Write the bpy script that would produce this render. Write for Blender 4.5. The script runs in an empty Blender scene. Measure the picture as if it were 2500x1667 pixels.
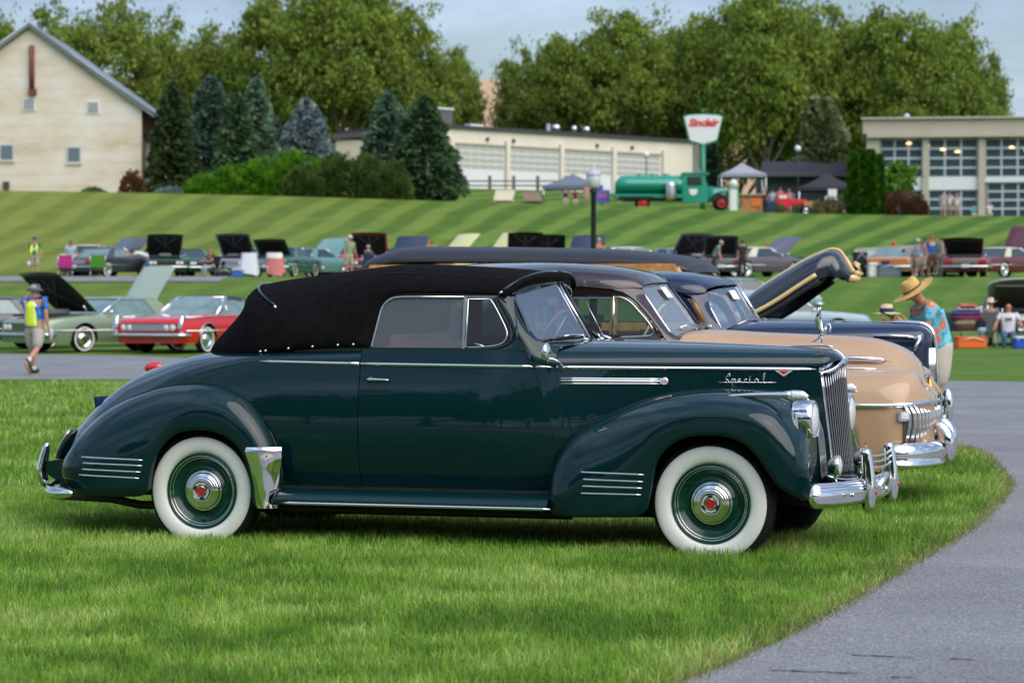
import bpy, bmesh, math, random
import numpy as np
from mathutils import Vector, Matrix, noise
from mathutils.geometry import tessellate_polygon
R = math.radians
random.seed(7)
RNG = np.random.default_rng(7)
sc = bpy.context.scene
COL = sc.collection

# ------------------------------------------------------------------ camera
cam_d = bpy.data.cameras.new("camera")
cam = bpy.data.objects.new("camera", cam_d)
COL.objects.link(cam)
cam.location = (0, 0, 1.477)
cam.rotation_euler = (R(90 - 0.893), 0, 0)
cam_d.lens = 91.71
cam_d.sensor_width = 36
cam_d.clip_end = 4000
cam_d.dof.use_dof = True
cam_d.dof.focus_distance = 15.0
cam_d.dof.aperture_fstop = 4.3
cam_d.dof.aperture_blades = 9
sc.camera = cam

# ------------------------------------------------------------------ sky
SUN_EL, SUN_AZ = 48.0, 140.0      # azimuth measured clockwise from +Y (the view direction)
world = bpy.data.worlds.new("World")
sc.world = world
world.use_nodes = True
nt = world.node_tree
for n in list(nt.nodes):
    nt.nodes.remove(n)
def wn(t, **k):
    n = nt.nodes.new(t)
    for a, b in k.items():
        setattr(n, a, b)
    return n
out = wn('ShaderNodeOutputWorld')
bg = wn('ShaderNodeBackground')
bg.inputs['Strength'].default_value = 0.108
sky = wn('ShaderNodeTexSky', sky_type='NISHITA')
sky.sun_disc = False
sky.sun_elevation = R(SUN_EL)
sky.sun_rotation = R(SUN_AZ)
sky.air_density = 1.0
sky.dust_density = 1.5
sky.ozone_density = 1.5
tc = wn('ShaderNodeTexCoord')
sep = wn('ShaderNodeSeparateXYZ')
nt.links.new(tc.outputs['Generated'], sep.inputs[0])
# cloud layer: project the direction on a flat ceiling so clouds flatten towards the horizon
zc = wn('ShaderNodeMath', operation='MAXIMUM'); zc.inputs[1].default_value = 0.0
nt.links.new(sep.outputs['Z'], zc.inputs[0])
za = wn('ShaderNodeMath', operation='ADD'); za.inputs[1].default_value = 0.22
nt.links.new(zc.outputs[0], za.inputs[0])
dx = wn('ShaderNodeMath', operation='DIVIDE'); dy = wn('ShaderNodeMath', operation='DIVIDE')
nt.links.new(sep.outputs['X'], dx.inputs[0]); nt.links.new(za.outputs[0], dx.inputs[1])
nt.links.new(sep.outputs['Y'], dy.inputs[0]); nt.links.new(za.outputs[0], dy.inputs[1])
cmb = wn('ShaderNodeCombineXYZ')
nt.links.new(dx.outputs[0], cmb.inputs[0]); nt.links.new(dy.outputs[0], cmb.inputs[1])
cmb.inputs[2].default_value = 1.7
n1 = wn('ShaderNodeTexNoise'); n1.inputs['Scale'].default_value = 1.15
n1.inputs['Detail'].default_value = 9; n1.inputs['Roughness'].default_value = 0.56
n1.inputs['Distortion'].default_value = 0.35
nt.links.new(cmb.outputs[0], n1.inputs['Vector'])
r1 = wn('ShaderNodeValToRGB')
r1.color_ramp.elements[0].position = 0.41; r1.color_ramp.elements[0].color = (0, 0, 0, 1)
r1.color_ramp.elements[1].position = 0.66; r1.color_ramp.elements[1].color = (1, 1, 1, 1)
nt.links.new(n1.outputs['Fac'], r1.inputs['Fac'])
n2 = wn('ShaderNodeTexNoise'); n2.inputs['Scale'].default_value = 2.1
n2.inputs['Detail'].default_value = 8; n2.inputs['Roughness'].default_value = 0.6
nt.links.new(cmb.outputs[0], n2.inputs['Vector'])
r2 = wn('ShaderNodeValToRGB')
r2.color_ramp.elements[0].position = 0.38; r2.color_ramp.elements[0].color = (2.1, 3.0, 4.7, 1)
r2.color_ramp.elements[1].position = 0.64; r2.color_ramp.elements[1].color = (6.6, 7.9, 9.9, 1)
nt.links.new(n2.outputs['Fac'], r2.inputs['Fac'])
mx = wn('ShaderNodeMix', data_type='RGBA')
fm = wn('ShaderNodeMath', operation='MULTIPLY'); fm.inputs[1].default_value = 0.85
nt.links.new(r1.outputs['Color'], fm.inputs[0])
nt.links.new(fm.outputs[0], mx.inputs['Factor'])
nt.links.new(sky.outputs[0], mx.inputs['A'])
nt.links.new(r2.outputs['Color'], mx.inputs['B'])
# cloud cover is thicker and brighter overhead than at the horizon
vz = wn('ShaderNodeMath', operation='MULTIPLY_ADD'); vz.inputs[1].default_value = .75; vz.inputs[2].default_value = .78
nt.links.new(zc.outputs[0], vz.inputs[0])
vs = wn('ShaderNodeVectorMath', operation='SCALE')
nt.links.new(mx.outputs['Result'], vs.inputs[0]); nt.links.new(vz.outputs[0], vs.inputs['Scale'])
nt.links.new(vs.outputs[0], bg.inputs['Color'])
nt.links.new(bg.outputs[0], out.inputs[0])

# ------------------------------------------------------------------ sun
sd = bpy.data.lights.new("sun", 'SUN')
sd.energy = 2.1
sd.angle = R(68)
sd.color = (1.0, 0.94, 0.84)
sun = bpy.data.objects.new("sun", sd)
COL.objects.link(sun)
az, el = R(SUN_AZ), R(SUN_EL)
sdir = Vector((math.sin(az) * math.cos(el), math.cos(az) * math.cos(el), math.sin(el)))
sun.rotation_euler = sdir.to_track_quat('Z', 'Y').to_euler()
sun.location = (0, -20, 40)

sc.view_settings.view_transform = 'Standard'
sc.view_settings.look = 'None'
sc.view_settings.exposure = 0.38
sc.view_settings.gamma = 1.0
sc.cycles.use_denoising = True
sc.cycles.max_bounces = 8
sc.cycles.transparent_max_bounces = 24
sc.cycles.sample_clamp_indirect = 6

# ------------------------------------------------------------------ helpers
MATS = {}
def mat(name, col=(.5, .5, .5), rough=.5, metal=0., coat=0., spec=.5, var=0., vscale=8., bump=0., bscale=60., alpha=None, emit=None, estr=0., sheen=0., aniso=False):
    if name in MATS:
        return MATS[name]
    m = bpy.data.materials.new(name)
    m.use_nodes = True
    N = m.node_tree.nodes; L = m.node_tree.links
    b = N['Principled BSDF']
    b.inputs['Base Color'].default_value = (*col, 1)
    b.inputs['Roughness'].default_value = rough
    b.inputs['Metallic'].default_value = metal
    b.inputs['Specular IOR Level'].default_value = spec
    b.inputs['Coat Weight'].default_value = coat
    b.inputs['Coat Roughness'].default_value = .02
    if sheen:
        b.inputs['Sheen Weight'].default_value = sheen
    if emit:
        b.inputs['Emission Color'].default_value = (*emit, 1)
        b.inputs['Emission Strength'].default_value = estr
    if var or bump:
        t = N.new('ShaderNodeTexCoord')
    if var:
        n = N.new('ShaderNodeTexNoise'); n.inputs['Scale'].default_value = vscale
        n.inputs['Detail'].default_value = 5
        L.new(t.outputs['Object'], n.inputs['Vector'])
        r = N.new('ShaderNodeValToRGB')
        r.color_ramp.elements[0].position = .3; r.color_ramp.elements[1].position = .7
        r.color_ramp.elements[0].color = tuple(c * (1 - var) for c in col) + (1,)
        r.color_ramp.elements[1].color = tuple(min(1, c * (1 + var)) for c in col) + (1,)
        L.new(n.outputs['Fac'], r.inputs['Fac'])
        L.new(r.outputs['Color'], b.inputs['Base Color'])
    if bump:
        n = N.new('ShaderNodeTexNoise'); n.inputs['Scale'].default_value = bscale
        n.inputs['Detail'].default_value = 4
        L.new(t.outputs['Object'], n.inputs['Vector'])
        bp = N.new('ShaderNodeBump'); bp.inputs['Strength'].default_value = bump
        bp.inputs['Distance'].default_value = .02
        L.new(n.outputs['Fac'], bp.inputs['Height'])
        L.new(bp.outputs[0], b.inputs['Normal'])
    MATS[name] = m
    return m

def glassmat(name, tint=(.75, .8, .8), refl=1.5, dens=.25, haze=(.3, .33, .36), rk=1.):
    """thin window glass: lets most light through, mirrors by Fresnel, a little haze"""
    if name in MATS:
        return MATS[name]
    m = bpy.data.materials.new(name); m.use_nodes = True
    N = m.node_tree.nodes; L = m.node_tree.links
    for n in list(N): N.remove(n)
    o = N.new('ShaderNodeOutputMaterial')
    tr = N.new('ShaderNodeBsdfTransparent'); tr.inputs[0].default_value = (*tint, 1)
    df = N.new('ShaderNodeBsdfDiffuse'); df.inputs[0].default_value = (*haze, 1)
    gl = N.new('ShaderNodeBsdfGlossy'); gl.inputs['Roughness'].default_value = .01
    fr = N.new('ShaderNodeFresnel'); fr.inputs[0].default_value = refl
    a = N.new('ShaderNodeMixShader'); a.inputs[0].default_value = dens
    L.new(tr.outputs[0], a.inputs[1]); L.new(df.outputs[0], a.inputs[2])
    c = N.new('ShaderNodeMixShader')
    fk = N.new('ShaderNodeMath'); fk.operation = 'MULTIPLY'; fk.inputs[1].default_value = rk
    L.new(fr.outputs[0], fk.inputs[0]); L.new(fk.outputs[0], c.inputs[0]); L.new(a.outputs[0], c.inputs[1]); L.new(gl.outputs[0], c.inputs[2])
    L.new(c.outputs[0], o.inputs[0])
    MATS[name] = m
    return m

def tag(o, label=None, cat=None, group=None, kind=None):
    if label: o['label'] = label
    if cat: o['category'] = cat
    if group: o['group'] = group
    if kind: o['kind'] = kind
    return o

def empty(name, loc=(0, 0, 0), rz=0., label=None, cat=None, group=None):
    o = bpy.data.objects.new(name, None)
    COL.objects.link(o)
    o.location = loc; o.rotation_euler = (0, 0, rz)
    o.empty_display_size = .2
    return tag(o, label, cat, group)

class MB:
    """collects shapes into one mesh"""
    def __init__(s):
        s.v = []; s.f = []; s.sm = []
    def add(s, vs, fs, smooth=True):
        o = len(s.v)
        s.v += [tuple(map(float, p)) for p in vs]
        s.f += [tuple(i + o for i in f) for f in fs]
        s.sm += [smooth] * len(fs)
        return s
    def grid(s, rows, closed_u=False, closed_v=False, smooth=True, mirror=False, caps=False):
        rows = [[tuple(map(float, p)) for p in r] for r in rows]
        n, m = len(rows), len(rows[0])
        vs = [p for r in rows for p in r]; fs = []
        for i in range(n if closed_u else n - 1):
            for j in range(m if closed_v else m - 1):
                a = i * m + j; b = i * m + (j + 1) % m
                c = ((i + 1) % n) * m + (j + 1) % m; d = ((i + 1) % n) * m + j
                fs.append((a, b, c, d))
        if caps:
            fs.append(tuple(range(m))[::-1]); fs.append(tuple((n - 1) * m + j for j in range(m)))
        s.add(vs, fs, smooth)
        if mirror:
            s.add([(p[0], -p[1], p[2]) for p in vs], [f[::-1] for f in fs], smooth)
        return s
    def box(s, c, d, rot=None, bev=0.):
        x, y, z = d[0] / 2, d[1] / 2, d[2] / 2
        if bev:
            bm = bmesh.new(); bmesh.ops.create_cube(bm, size=1)
            for v in bm.verts: v.co = Vector((v.co.x * d[0], v.co.y * d[1], v.co.z * d[2]))
            bmesh.ops.bevel(bm, geom=bm.edges[:], offset=min(bev, min(d) * .45), segments=2, affect='EDGES')
            bm.verts.ensure_lookup_table()
            P = [v.co.copy() for v in bm.verts]; fs = [tuple(v.index for v in f.verts) for f in bm.faces]
            bm.free()
        else:
            P = [Vector((a * x, b * y, e * z)) for a in (-1, 1) for b in (-1, 1) for e in (-1, 1)]
            fs = [(0, 1, 3, 2), (4, 6, 7, 5), (0, 4, 5, 1), (2, 3, 7, 6), (0, 2, 6, 4), (1, 5, 7, 3)]
        if rot is not None:
            M = rot if isinstance(rot, Matrix) else Matrix.Rotation(rot, 3, 'Z')
            P = [M @ p for p in P]
        return s.add([p + Vector(c) for p in P], fs, False)
    def tube(s, pts, r, seg=8, closed=False, caps=True, flat=1., up=(0, 0, 1), mirror=False, smooth=True):
        """sweep an ellipse (r wide, r*flat along 'up') along pts; r may be a list"""
        P = [Vector(p) for p in pts]; n = len(P)
        rr = list(r) if hasattr(r, '__len__') else [r] * n
        rows = []; upv = Vector(up)
        for i in range(n):
            if closed:
                t = P[(i + 1) % n] - P[i - 1]
            else:
                t = P[min(i + 1, n - 1)] - P[max(i - 1, 0)]
            if t.length < 1e-9: t = Vector((1, 0, 0))
            t.normalize()
            a = t.cross(upv)
            if a.length < 1e-3: a = t.cross(Vector((0, 1, .01)))
            a.normalize(); b = a.cross(t)
            rows.append([P[i] + a * rr[i] * math.cos(q) + b * rr[i] * flat * math.sin(q) for q in [2 * math.pi * k / seg for k in range(seg)]])
        return s.grid(rows, closed_u=closed, closed_v=True, caps=caps and not closed, mirror=mirror, smooth=smooth)
    def lathe(s, prof, axis='y', c=(0, 0, 0), seg=32, a0=0., a1=2 * math.pi, smooth=True):
        """prof: (radius, along-axis)"""
        rows = []; full = abs(a1 - a0 - 2 * math.pi) < 1e-6
        k = seg if full else seg + 1
        for i in range(k):
            q = a0 + (a1 - a0) * i / seg; cs, sn = math.cos(q), math.sin(q)
            row = []
            for rad, h in prof:
                if axis == 'y': p = (rad * cs, h, rad * sn)
                elif axis == 'x': p = (h, rad * cs, rad * sn)
                else: p = (rad * cs, rad * sn, h)
                row.append((p[0] + c[0], p[1] + c[1], p[2] + c[2]))
            rows.append(row)
        return s.grid(rows, closed_u=full, smooth=smooth)
    def poly(s, pts, thick=None, smooth=False):
        """flat polygon, optionally extruded by vector thick"""
        P = [Vector(p) for p in pts]; n = len(P)
        tris = tessellate_polygon([P])
        if thick is None:
            return s.add(P, [tuple(t) for t in tris], smooth)
        T = Vector(thick)
        fs = [tuple(t) for t in tris] + [tuple(i + n for i in t[::-1]) for t in tris]
        fs += [(i, (i + 1) % n, (i + 1) % n + n, i + n) for i in range(n)]
        return s.add(P + [p + T for p in P], fs, smooth)
    def ball(s, c, r, seg=16, rings=10, rot=None):
        rx, ry, rz = (r, r, r) if not hasattr(r, '__len__') else r
        rows = []
        for i in range(rings + 1):
            th = math.pi * i / rings
            row = []
            for j in range(seg):
                q = 2 * math.pi * j / seg
                p = Vector((rx * math.sin(th) * math.cos(q), ry * math.sin(th) * math.sin(q), rz * math.cos(th)))
                if rot is not None: p = rot @ p
                row.append(p + Vector(c))
            rows.append(row)
        return s.grid(rows, closed_v=True)
    def xf(s, M):
        s.v = [tuple(M @ Vector(p)) for p in s.v]
        return s
    def mesh(s, name):
        me = bpy.data.meshes.new(name)
        me.from_pydata(s.v, [], s.f)
        me.polygons.foreach_set('use_smooth', s.sm)
        me.update()
        return me
    def build(s, name, m, parent=None, label=None, loc=None, sub=0, sharp=None, solid=0.):
        me = s.mesh(name)
        if m is not None:
            for q in (m if isinstance(m, (list, tuple)) else [m]): me.materials.append(q)
        if sharp is not None:
            me.set_sharp_from_angle(angle=R(sharp))
        o = bpy.data.objects.new(name, me)
        COL.objects.link(o)
        if parent is not None: o.parent = parent
        if loc is not None: o.location = loc
        if label: o['label'] = label
        if solid:
            md = o.modifiers.new('thick', 'SOLIDIFY'); md.thickness = solid; md.offset = -1
        if solid:
            md = o.modifiers.new('split', 'EDGE_SPLIT'); md.split_angle = R(42)
        if sub:
            md = o.modifiers.new('sub', 'SUBSURF'); md.levels = sub; md.render_levels = sub
        return o

def linkcopy(o, parent=None, loc=None, rz=None):
    c = o.copy(); COL.objects.link(c)
    if parent is not None: c.parent = parent
    if loc is not None: c.location = loc
    if rz is not None: c.rotation_euler = (0, 0, rz)
    return c
def copy_tree(o, parent=None):
    c = o.copy(); COL.objects.link(c)
    if parent is not None: c.parent = parent
    for ch in list(o.children): copy_tree(ch, c)
    return c

def cr(pts, k=4, closed=False):
    """Catmull-Rom resample of n-d points, k steps per segment"""
    P = [np.array(p, float) for p in pts]; n = len(P); res = []
    rng = range(n) if closed else range(n - 1)
    for i in rng:
        p1, p2 = P[i], P[(i + 1) % n]
        p0 = P[i - 1] if (i > 0 or closed) else 2 * p1 - p2
        p3 = P[(i + 2) % n] if (i + 2 < n or closed) else 2 * p2 - p1
        for j in range(k):
            t = j / k
            res.append(.5 * ((2 * p1) + (-p0 + p2) * t + (2 * p0 - 5 * p1 + 4 * p2 - p3) * t * t + (-p0 + 3 * p1 - 3 * p2 + p3) * t ** 3))
    if not closed: res.append(P[-1])
    return [tuple(map(float, r)) for r in res]

def hs(x, tab):
    """smooth monotone interpolation through (x, y) pairs"""
    xs = [t[0] for t in tab]; ys = [t[1] for t in tab]
    if x <= xs[0]: return ys[0]
    if x >= xs[-1]: return ys[-1]
    i = max(j for j in range(len(xs) - 1) if xs[j] <= x)
    def sl(j): return (ys[j + 1] - ys[j]) / (xs[j + 1] - xs[j])
    def tg(j):
        if j == 0: return sl(0)
        if j == len(xs) - 1: return sl(j - 1)
        a, b = sl(j - 1), sl(j)
        return 0. if a * b <= 0 else 2 * a * b / (a + b)
    h = xs[i + 1] - xs[i]; t = (x - xs[i]) / h
    return ys[i] * (1 + 2 * t) * (1 - t) ** 2 + tg(i) * h * t * (1 - t) ** 2 + ys[i + 1] * t * t * (3 - 2 * t) + tg(i + 1) * h * t * t * (t - 1)

def lin(a, b, t): return a + (b - a) * t
def sst(a, b, x):
    t = min(1, max(0, (x - a) / (b - a))); return t * t * (3 - 2 * t)

def text_part(name, s, size, m, parent, M, extrude=.002, font_shear=0., bold=0., align='CENTER'):
    cu = bpy.data.curves.new(name, 'FONT'); cu.body = s; cu.size = size; cu.extrude = extrude
    cu.shear = font_shear; cu.offset = bold; cu.align_x = align; cu.align_y = 'CENTER'
    cu.resolution_u = 3
    t = bpy.data.objects.new(name, cu); COL.objects.link(t)
    dg = bpy.context.evaluated_depsgraph_get()
    me = bpy.data.meshes.new_from_object(t.evaluated_get(dg))
    bpy.data.objects.remove(t); bpy.data.curves.remove(cu)
    me.transform(M); me.materials.clear(); me.materials.append(m)
    o = bpy.data.objects.new(name, me); COL.objects.link(o)
    if parent is not None: o.parent = parent
    return o

# ------------------------------------------------------------------ terrain height
F_M = 2.5475          # metres across per metre of distance: frame is 2500 px wide, focal 6369 px
def px(x_full, d):
    """metres to the right of the view axis for a bearing read in 2500-px units"""
    return (x_full - 1250.0) / 6369.0 * d
GZ0 = .066
def crest(x):
    return hs(x, [(-120, 8.6), (-34, 8.55), (-15, 8.2), (-5, 7.9), (8, 7.55), (18, 7.1), (34, 6.9), (120, 6.6)])
def ground_z(x, y):
    if y < 46: return GZ0
    if y < 64: return GZ0 + (y - 46) / 18 * .15
    if y < 84: return GZ0 + .15
    c = crest(x)
    z1 = 2.52
    if y < 112: return max(GZ0 + .15, z1 * sst(80, 114, y)) if y < 112 else z1
    if y < 126: return lin(z1 * sst(80, 114, 112), 2.62, (y - 112) / 14)
    if y < 168:
        t = (y - 126) / 42
        return lin(2.62, c, t * (1.0) - .05 * math.sin(math.pi * t))
    if y < 235:
        t = (y - 168) / 67
        rise = hs(x, [(-60, .4), (-12, .8), (-4, 3.5), (16, 3.3), (24, .2), (60, 0.)])
        return c + rise * t * t * (3 - 2 * t)
    return ground_z(x, 234.9) + (y - 235) * .01
# ================================================================== SETTING
def mnodes(name):
    m = bpy.data.materials.new(name); m.use_nodes = True; MATS[name] = m
    return m, m.node_tree.nodes, m.node_tree.links, m.node_tree.nodes['Principled BSDF']

def mathn(N, L, op, a, b=None):
    n = N.new('ShaderNodeMath'); n.operation = op
    for i, v in enumerate((a, b)):
        if v is None: continue
        if hasattr(v, 'links') or hasattr(v, 'is_linked'): L.new(v, n.inputs[i])
        else: n.inputs[i].default_value = v
    return n.outputs[0]

def lawn_material():
    m, N, L, b = mnodes('mown_lawn')
    b.inputs['Roughness'].default_value = .8
    b.inputs['Specular IOR Level'].default_value = .15
    g = N.new('ShaderNodeNewGeometry'); s = N.new('ShaderNodeSeparateXYZ')
    L.new(g.outputs['Position'], s.inputs[0])
    X, Y = s.outputs['X'], s.outputs['Y']
    wob = N.new('ShaderNodeTexNoise'); wob.inputs['Scale'].default_value = .06; wob.inputs['Detail'].default_value = 2
    L.new(g.outputs['Position'], wob.inputs['Vector'])
    # mowing stripes fan slightly: u = x - (y-128)*(0.11+0.004x)
    k = mathn(N, L, 'ADD', mathn(N, L, 'MULTIPLY', X, .0050), .19)
    u = mathn(N, L, 'SUBTRACT', X, mathn(N, L, 'MULTIPLY', mathn(N, L, 'SUBTRACT', Y, 128.), k))
    u = mathn(N, L, 'ADD', u, mathn(N, L, 'MULTIPLY', wob.outputs['Fac'], 2.0))
    w = mathn(N, L, 'SINE', mathn(N, L, 'MULTIPLY', u, 2 * math.pi / 2.3))
    w2 = mathn(N, L, 'SINE', mathn(N, L, 'MULTIPLY', u, 2 * math.pi / 5.1))
    w = mathn(N, L, 'ADD', mathn(N, L, 'MULTIPLY', w, .85), mathn(N, L, 'MULTIPLY', w2, .22))
    w = mathn(N, L, 'MULTIPLY', mathn(N, L, 'ADD', mathn(N, L, 'MULTIPLY', w, 2.6), 1.), .5)
    cl = N.new('ShaderNodeClamp'); L.new(w, cl.inputs[0])
    far = N.new('ShaderNodeMapRange'); far.inputs['From Min'].default_value = 84; far.inputs['From Max'].default_value = 130
    L.new(Y, far.inputs['Value'])
    ndet = N.new('ShaderNodeTexNoise'); ndet.inputs['Scale'].default_value = .45; ndet.inputs['Detail'].default_value = 6; ndet.inputs['Roughness'].default_value = .65
    L.new(g.outputs['Position'], ndet.inputs['Vector'])
    mixn = mathn(N, L, 'ADD', mathn(N, L, 'MULTIPLY', mathn(N, L, 'MULTIPLY', mathn(N, L, 'SUBTRACT', cl.outputs[0], .5), far.outputs[0]), .42), ndet.outputs['Fac'])
    r = N.new('ShaderNodeValToRGB')
    e = r.color_ramp.elements
    e[0].position = .2; e[0].color = (.048, .112, .010, 1)
    e[1].position = .82; e[1].color = (.140, .215, .032, 1)
    m1 = e.new(.5); m1.color = (.086, .160, .018, 1)
    L.new(mixn, r.inputs['Fac'])
    # drier, yellower grass to the left
    yl = N.new('ShaderNodeMapRange'); yl.inputs['From Min'].default_value = 4; yl.inputs['From Max'].default_value = -30
    L.new(X, yl.inputs['Value'])
    n3 = N.new('ShaderNodeTexNoise'); n3.inputs['Scale'].default_value = .35; n3.inputs['Detail'].default_value = 5
    L.new(g.outputs['Position'], n3.inputs['Vector'])
    yf = mathn(N, L, 'MULTIPLY', mathn(N, L, 'MULTIPLY', yl.outputs[0], n3.outputs['Fac']), .85)
    yf = mathn(N, L, 'MULTIPLY', yf, far.outputs[0])
    mxx = N.new('ShaderNodeMix'); mxx.data_type = 'RGBA'
    L.new(yf, mxx.inputs['Factor']); L.new(r.outputs['Color'], mxx.inputs['A'])
    mxx.inputs['B'].default_value = (.25, .24, .045, 1)
    L.new(mxx.outputs['Result'], b.inputs['Base Color'])
    nb = N.new('ShaderNodeTexNoise'); nb.inputs['Scale'].default_value = 30; nb.inputs['Detail'].default_value = 3
    L.new(g.outputs['Position'], nb.inputs['Vector'])
    bp = N.new('ShaderNodeBump'); bp.inputs['Strength'].default_value = .6; bp.inputs['Distance'].default_value = .03
    L.new(nb.outputs['Fac'], bp.inputs['Height']); L.new(bp.outputs[0], b.inputs['Normal'])
    return m

def build_ground():
    ys = list(np.arange(-60, 0, 10)) + [0, 6, 12, 18, 24, 30, 36, 42, 46, 52, 58, 64, 70, 78] + list(np.arange(84, 236, 2)) + [240, 260, 300, 400, 600, 900, 1500, 3000]
    xs = [-1500, -600, -300, -160, -100] + list(np.arange(-72, 73, 4)) + [100, 160, 300, 600, 1500]
    b = MB(); rows = []
    for y in ys:
        rows.append([(x * (1 if abs(x) < 100 or y > 0 else 1), y, ground_z(min(120, max(-120, x)), float(y)) - (0 if y > 84 else 0)) for x in xs])
    b.grid([r[::-1] for r in rows])
    o = b.build('ground', lawn_material())
    return tag(o, kind='structure')
build_ground()

def asphalt():
    m, N, L, b = mnodes('asphalt')
    t = N.new('ShaderNodeTexCoord')
    b.inputs['Roughness'].default_value = .82
    n = N.new('ShaderNodeTexNoise'); n.inputs['Scale'].default_value = 75; n.inputs['Detail'].default_value = 4; n.inputs['Roughness'].default_value = .75
    n2 = N.new('ShaderNodeTexNoise'); n2.inputs['Scale'].default_value = .8; n2.inputs['Detail'].default_value = 6
    v = N.new('ShaderNodeTexVoronoi'); v.inputs['Scale'].default_value = 130
    for q in (n, n2, v): L.new(t.outputs['Object'], q.inputs['Vector'])
    r = N.new('ShaderNodeValToRGB'); e = r.color_ramp.elements
    e[0].position = .30; e[0].color = (.075, .076, .080, 1); e[1].position = .72; e[1].color = (.50, .50, .51, 1)
    m_ = e.new(.5); m_.color = (.215, .217, .225, 1)
    L.new(n.outputs['Fac'], r.inputs['Fac'])
    r2 = N.new('ShaderNodeValToRGB'); e = r2.color_ramp.elements
    e[0].position = .3; e[0].color = (.78, .78, .80, 1); e[1].position = .7; e[1].color = (1.12, 1.12, 1.12, 1)
    L.new(n2.outputs['Fac'], r2.inputs['Fac'])
    mu = N.new('ShaderNodeMix'); mu.data_type = 'RGBA'; mu.blend_type = 'MULTIPLY'; mu.inputs['Factor'].default_value = 1
    L.new(r.outputs['Color'], mu.inputs['A']); L.new(r2.outputs['Color'], mu.inputs['B'])
    L.new(mu.outputs['Result'], b.inputs['Base Color'])
    bp = N.new('ShaderNodeBump'); bp.inputs['Strength'].default_value = .9; bp.inputs['Distance'].default_value = .006
    L.new(v.outputs['Distance'], bp.inputs['Height']); L.new(bp.outputs[0], b.inputs['Normal'])
    return m

EDGE = cr([(p[0] * .965, p[1] * .965) if p[1] < 30 and p[0] > -3 else p for p in [(-80, 43), (-30, 44.5), (-14, 46), (-8, 46.6), (-3, 45), (1.6, 36), (4.1, 29), (4.5, 25.4), (4.15, 22.2), (3.93, 20.6), (3.50, 18.8), (2.94, 16.7), (2.24, 14.5), (1.46, 12.1), (.70, 10.08), (-.25, 8.0), (-2.2, 5.2), (-7, 2.0), (-30, -4), (-80, -8)]], 6)
def edge_x(y):
    """x of the lawn's kerbless edge at distance y (front part)"""
    P = [p for p in EDGE]
    best = None
    for a, c in zip(P[:-1], P[1:]):
        if (a[1] - y) * (c[1] - y) <= 0 and a[1] != c[1] and a[0] > -9:
            x = a[0] + (c[0] - a[0]) * (y - a[1]) / (c[1] - a[1])
            best = x if best is None else max(best, x)
    return best
def build_roads():
    A = asphalt()
    rnd = random.Random(3)
    near = [(p[0] + rnd.uniform(-.02, .02), p[1], GZ0 + .004) for p in EDGE]
    far = [(-80, -30), (90, -30), (90, 42), (30, 44.2), (9, 45.3), (6, 46.4), (2, 49.5), (-3, 55), (-9, 61), (-14, 63.4), (-30, 64.6), (-80, 66)]
    far = [(x, y, GZ0 + .004) for x, y in far]
    b = MB(); b.poly(near + far)
    o = tag(b.build('road', A), kind='structure')
    bm = bmesh.new(); bm.from_mesh(o.data)
    for yy in (46., 52., 58., 64.):
        bmesh.ops.bisect_plane(bm, geom=bm.verts[:] + bm.edges[:] + bm.faces[:], plane_co=(0, yy, 0), plane_no=(0, 1, 0))
    for v in bm.verts: v.co.z = ground_z(0, v.co.y) + .005
    bm.to_mesh(o.data); bm.free()
    b = MB(); rows = []
    for x in np.arange(-90, -11, 3.):
        rows.append([(x, y, ground_z(x, y) + .03) for y in (107, 109, 111, 113, 115)])
    b.grid(rows); tag(b.build('upper_road', A), kind='structure')
    # repair cracks in the asphalt: thin tar seams
    tar = mat('tar', (.02, .02, .022), .5)
    b = MB()
    for (x0, y0, n, L_) in [(1.35, 10.35, 7, .11), (1.72, 10.22, 4, .09), (.98, 9.93, 9, .12), (1.42, 9.75, 4, .08), (2.0, 10.0, 3, .06), (2.2, 9.8, 2, .05)]:
        pts = []; yy = y0
        for i in range(n):
            yy += rnd.uniform(-.03, .012); pts.append((x0 + i * L_ * .35, yy, GZ0 + .0085))
        for i in range(len(pts) - 1):
            p, q = pts[i], pts[i + 1]; w = .012 * rnd.uniform(.4, 1.3)
            b.add([(p[0], p[1] - w, p[2]), (q[0], q[1] - w * .7, q[2]), (q[0], q[1] + w * .7, q[2]), (p[0], p[1] + w, p[2])], [(0, 1, 2, 3)], False)
    tag(b.build('crack_filler', tar), kind='stuff')
build_roads()

# ------------------------------------------------------------------ grass blades
def grass_mat():
    m, N, L, b = mnodes('grass_blade')
    a = N.new('ShaderNodeAttribute'); a.attribute_name = 'Col'
    L.new(a.outputs['Color'], b.inputs['Base Color'])
    b.inputs['Roughness'].default_value = .45
    b.inputs['Specular IOR Level'].default_value = .35
    # blades let some light through
    tl = N.new('ShaderNodeBsdfTranslucent'); L.new(a.outputs['Color'], tl.inputs[0])
    mx_ = N.new('ShaderNodeMixShader'); mx_.inputs[0].default_value = .3
    o = N['Material Output']
    L.new(b.outputs[0], mx_.inputs[1]); L.new(tl.outputs[0], mx_.inputs[2]); L.new(mx_.outputs[0], o.inputs[0])
    return m
GM = grass_mat()

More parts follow.
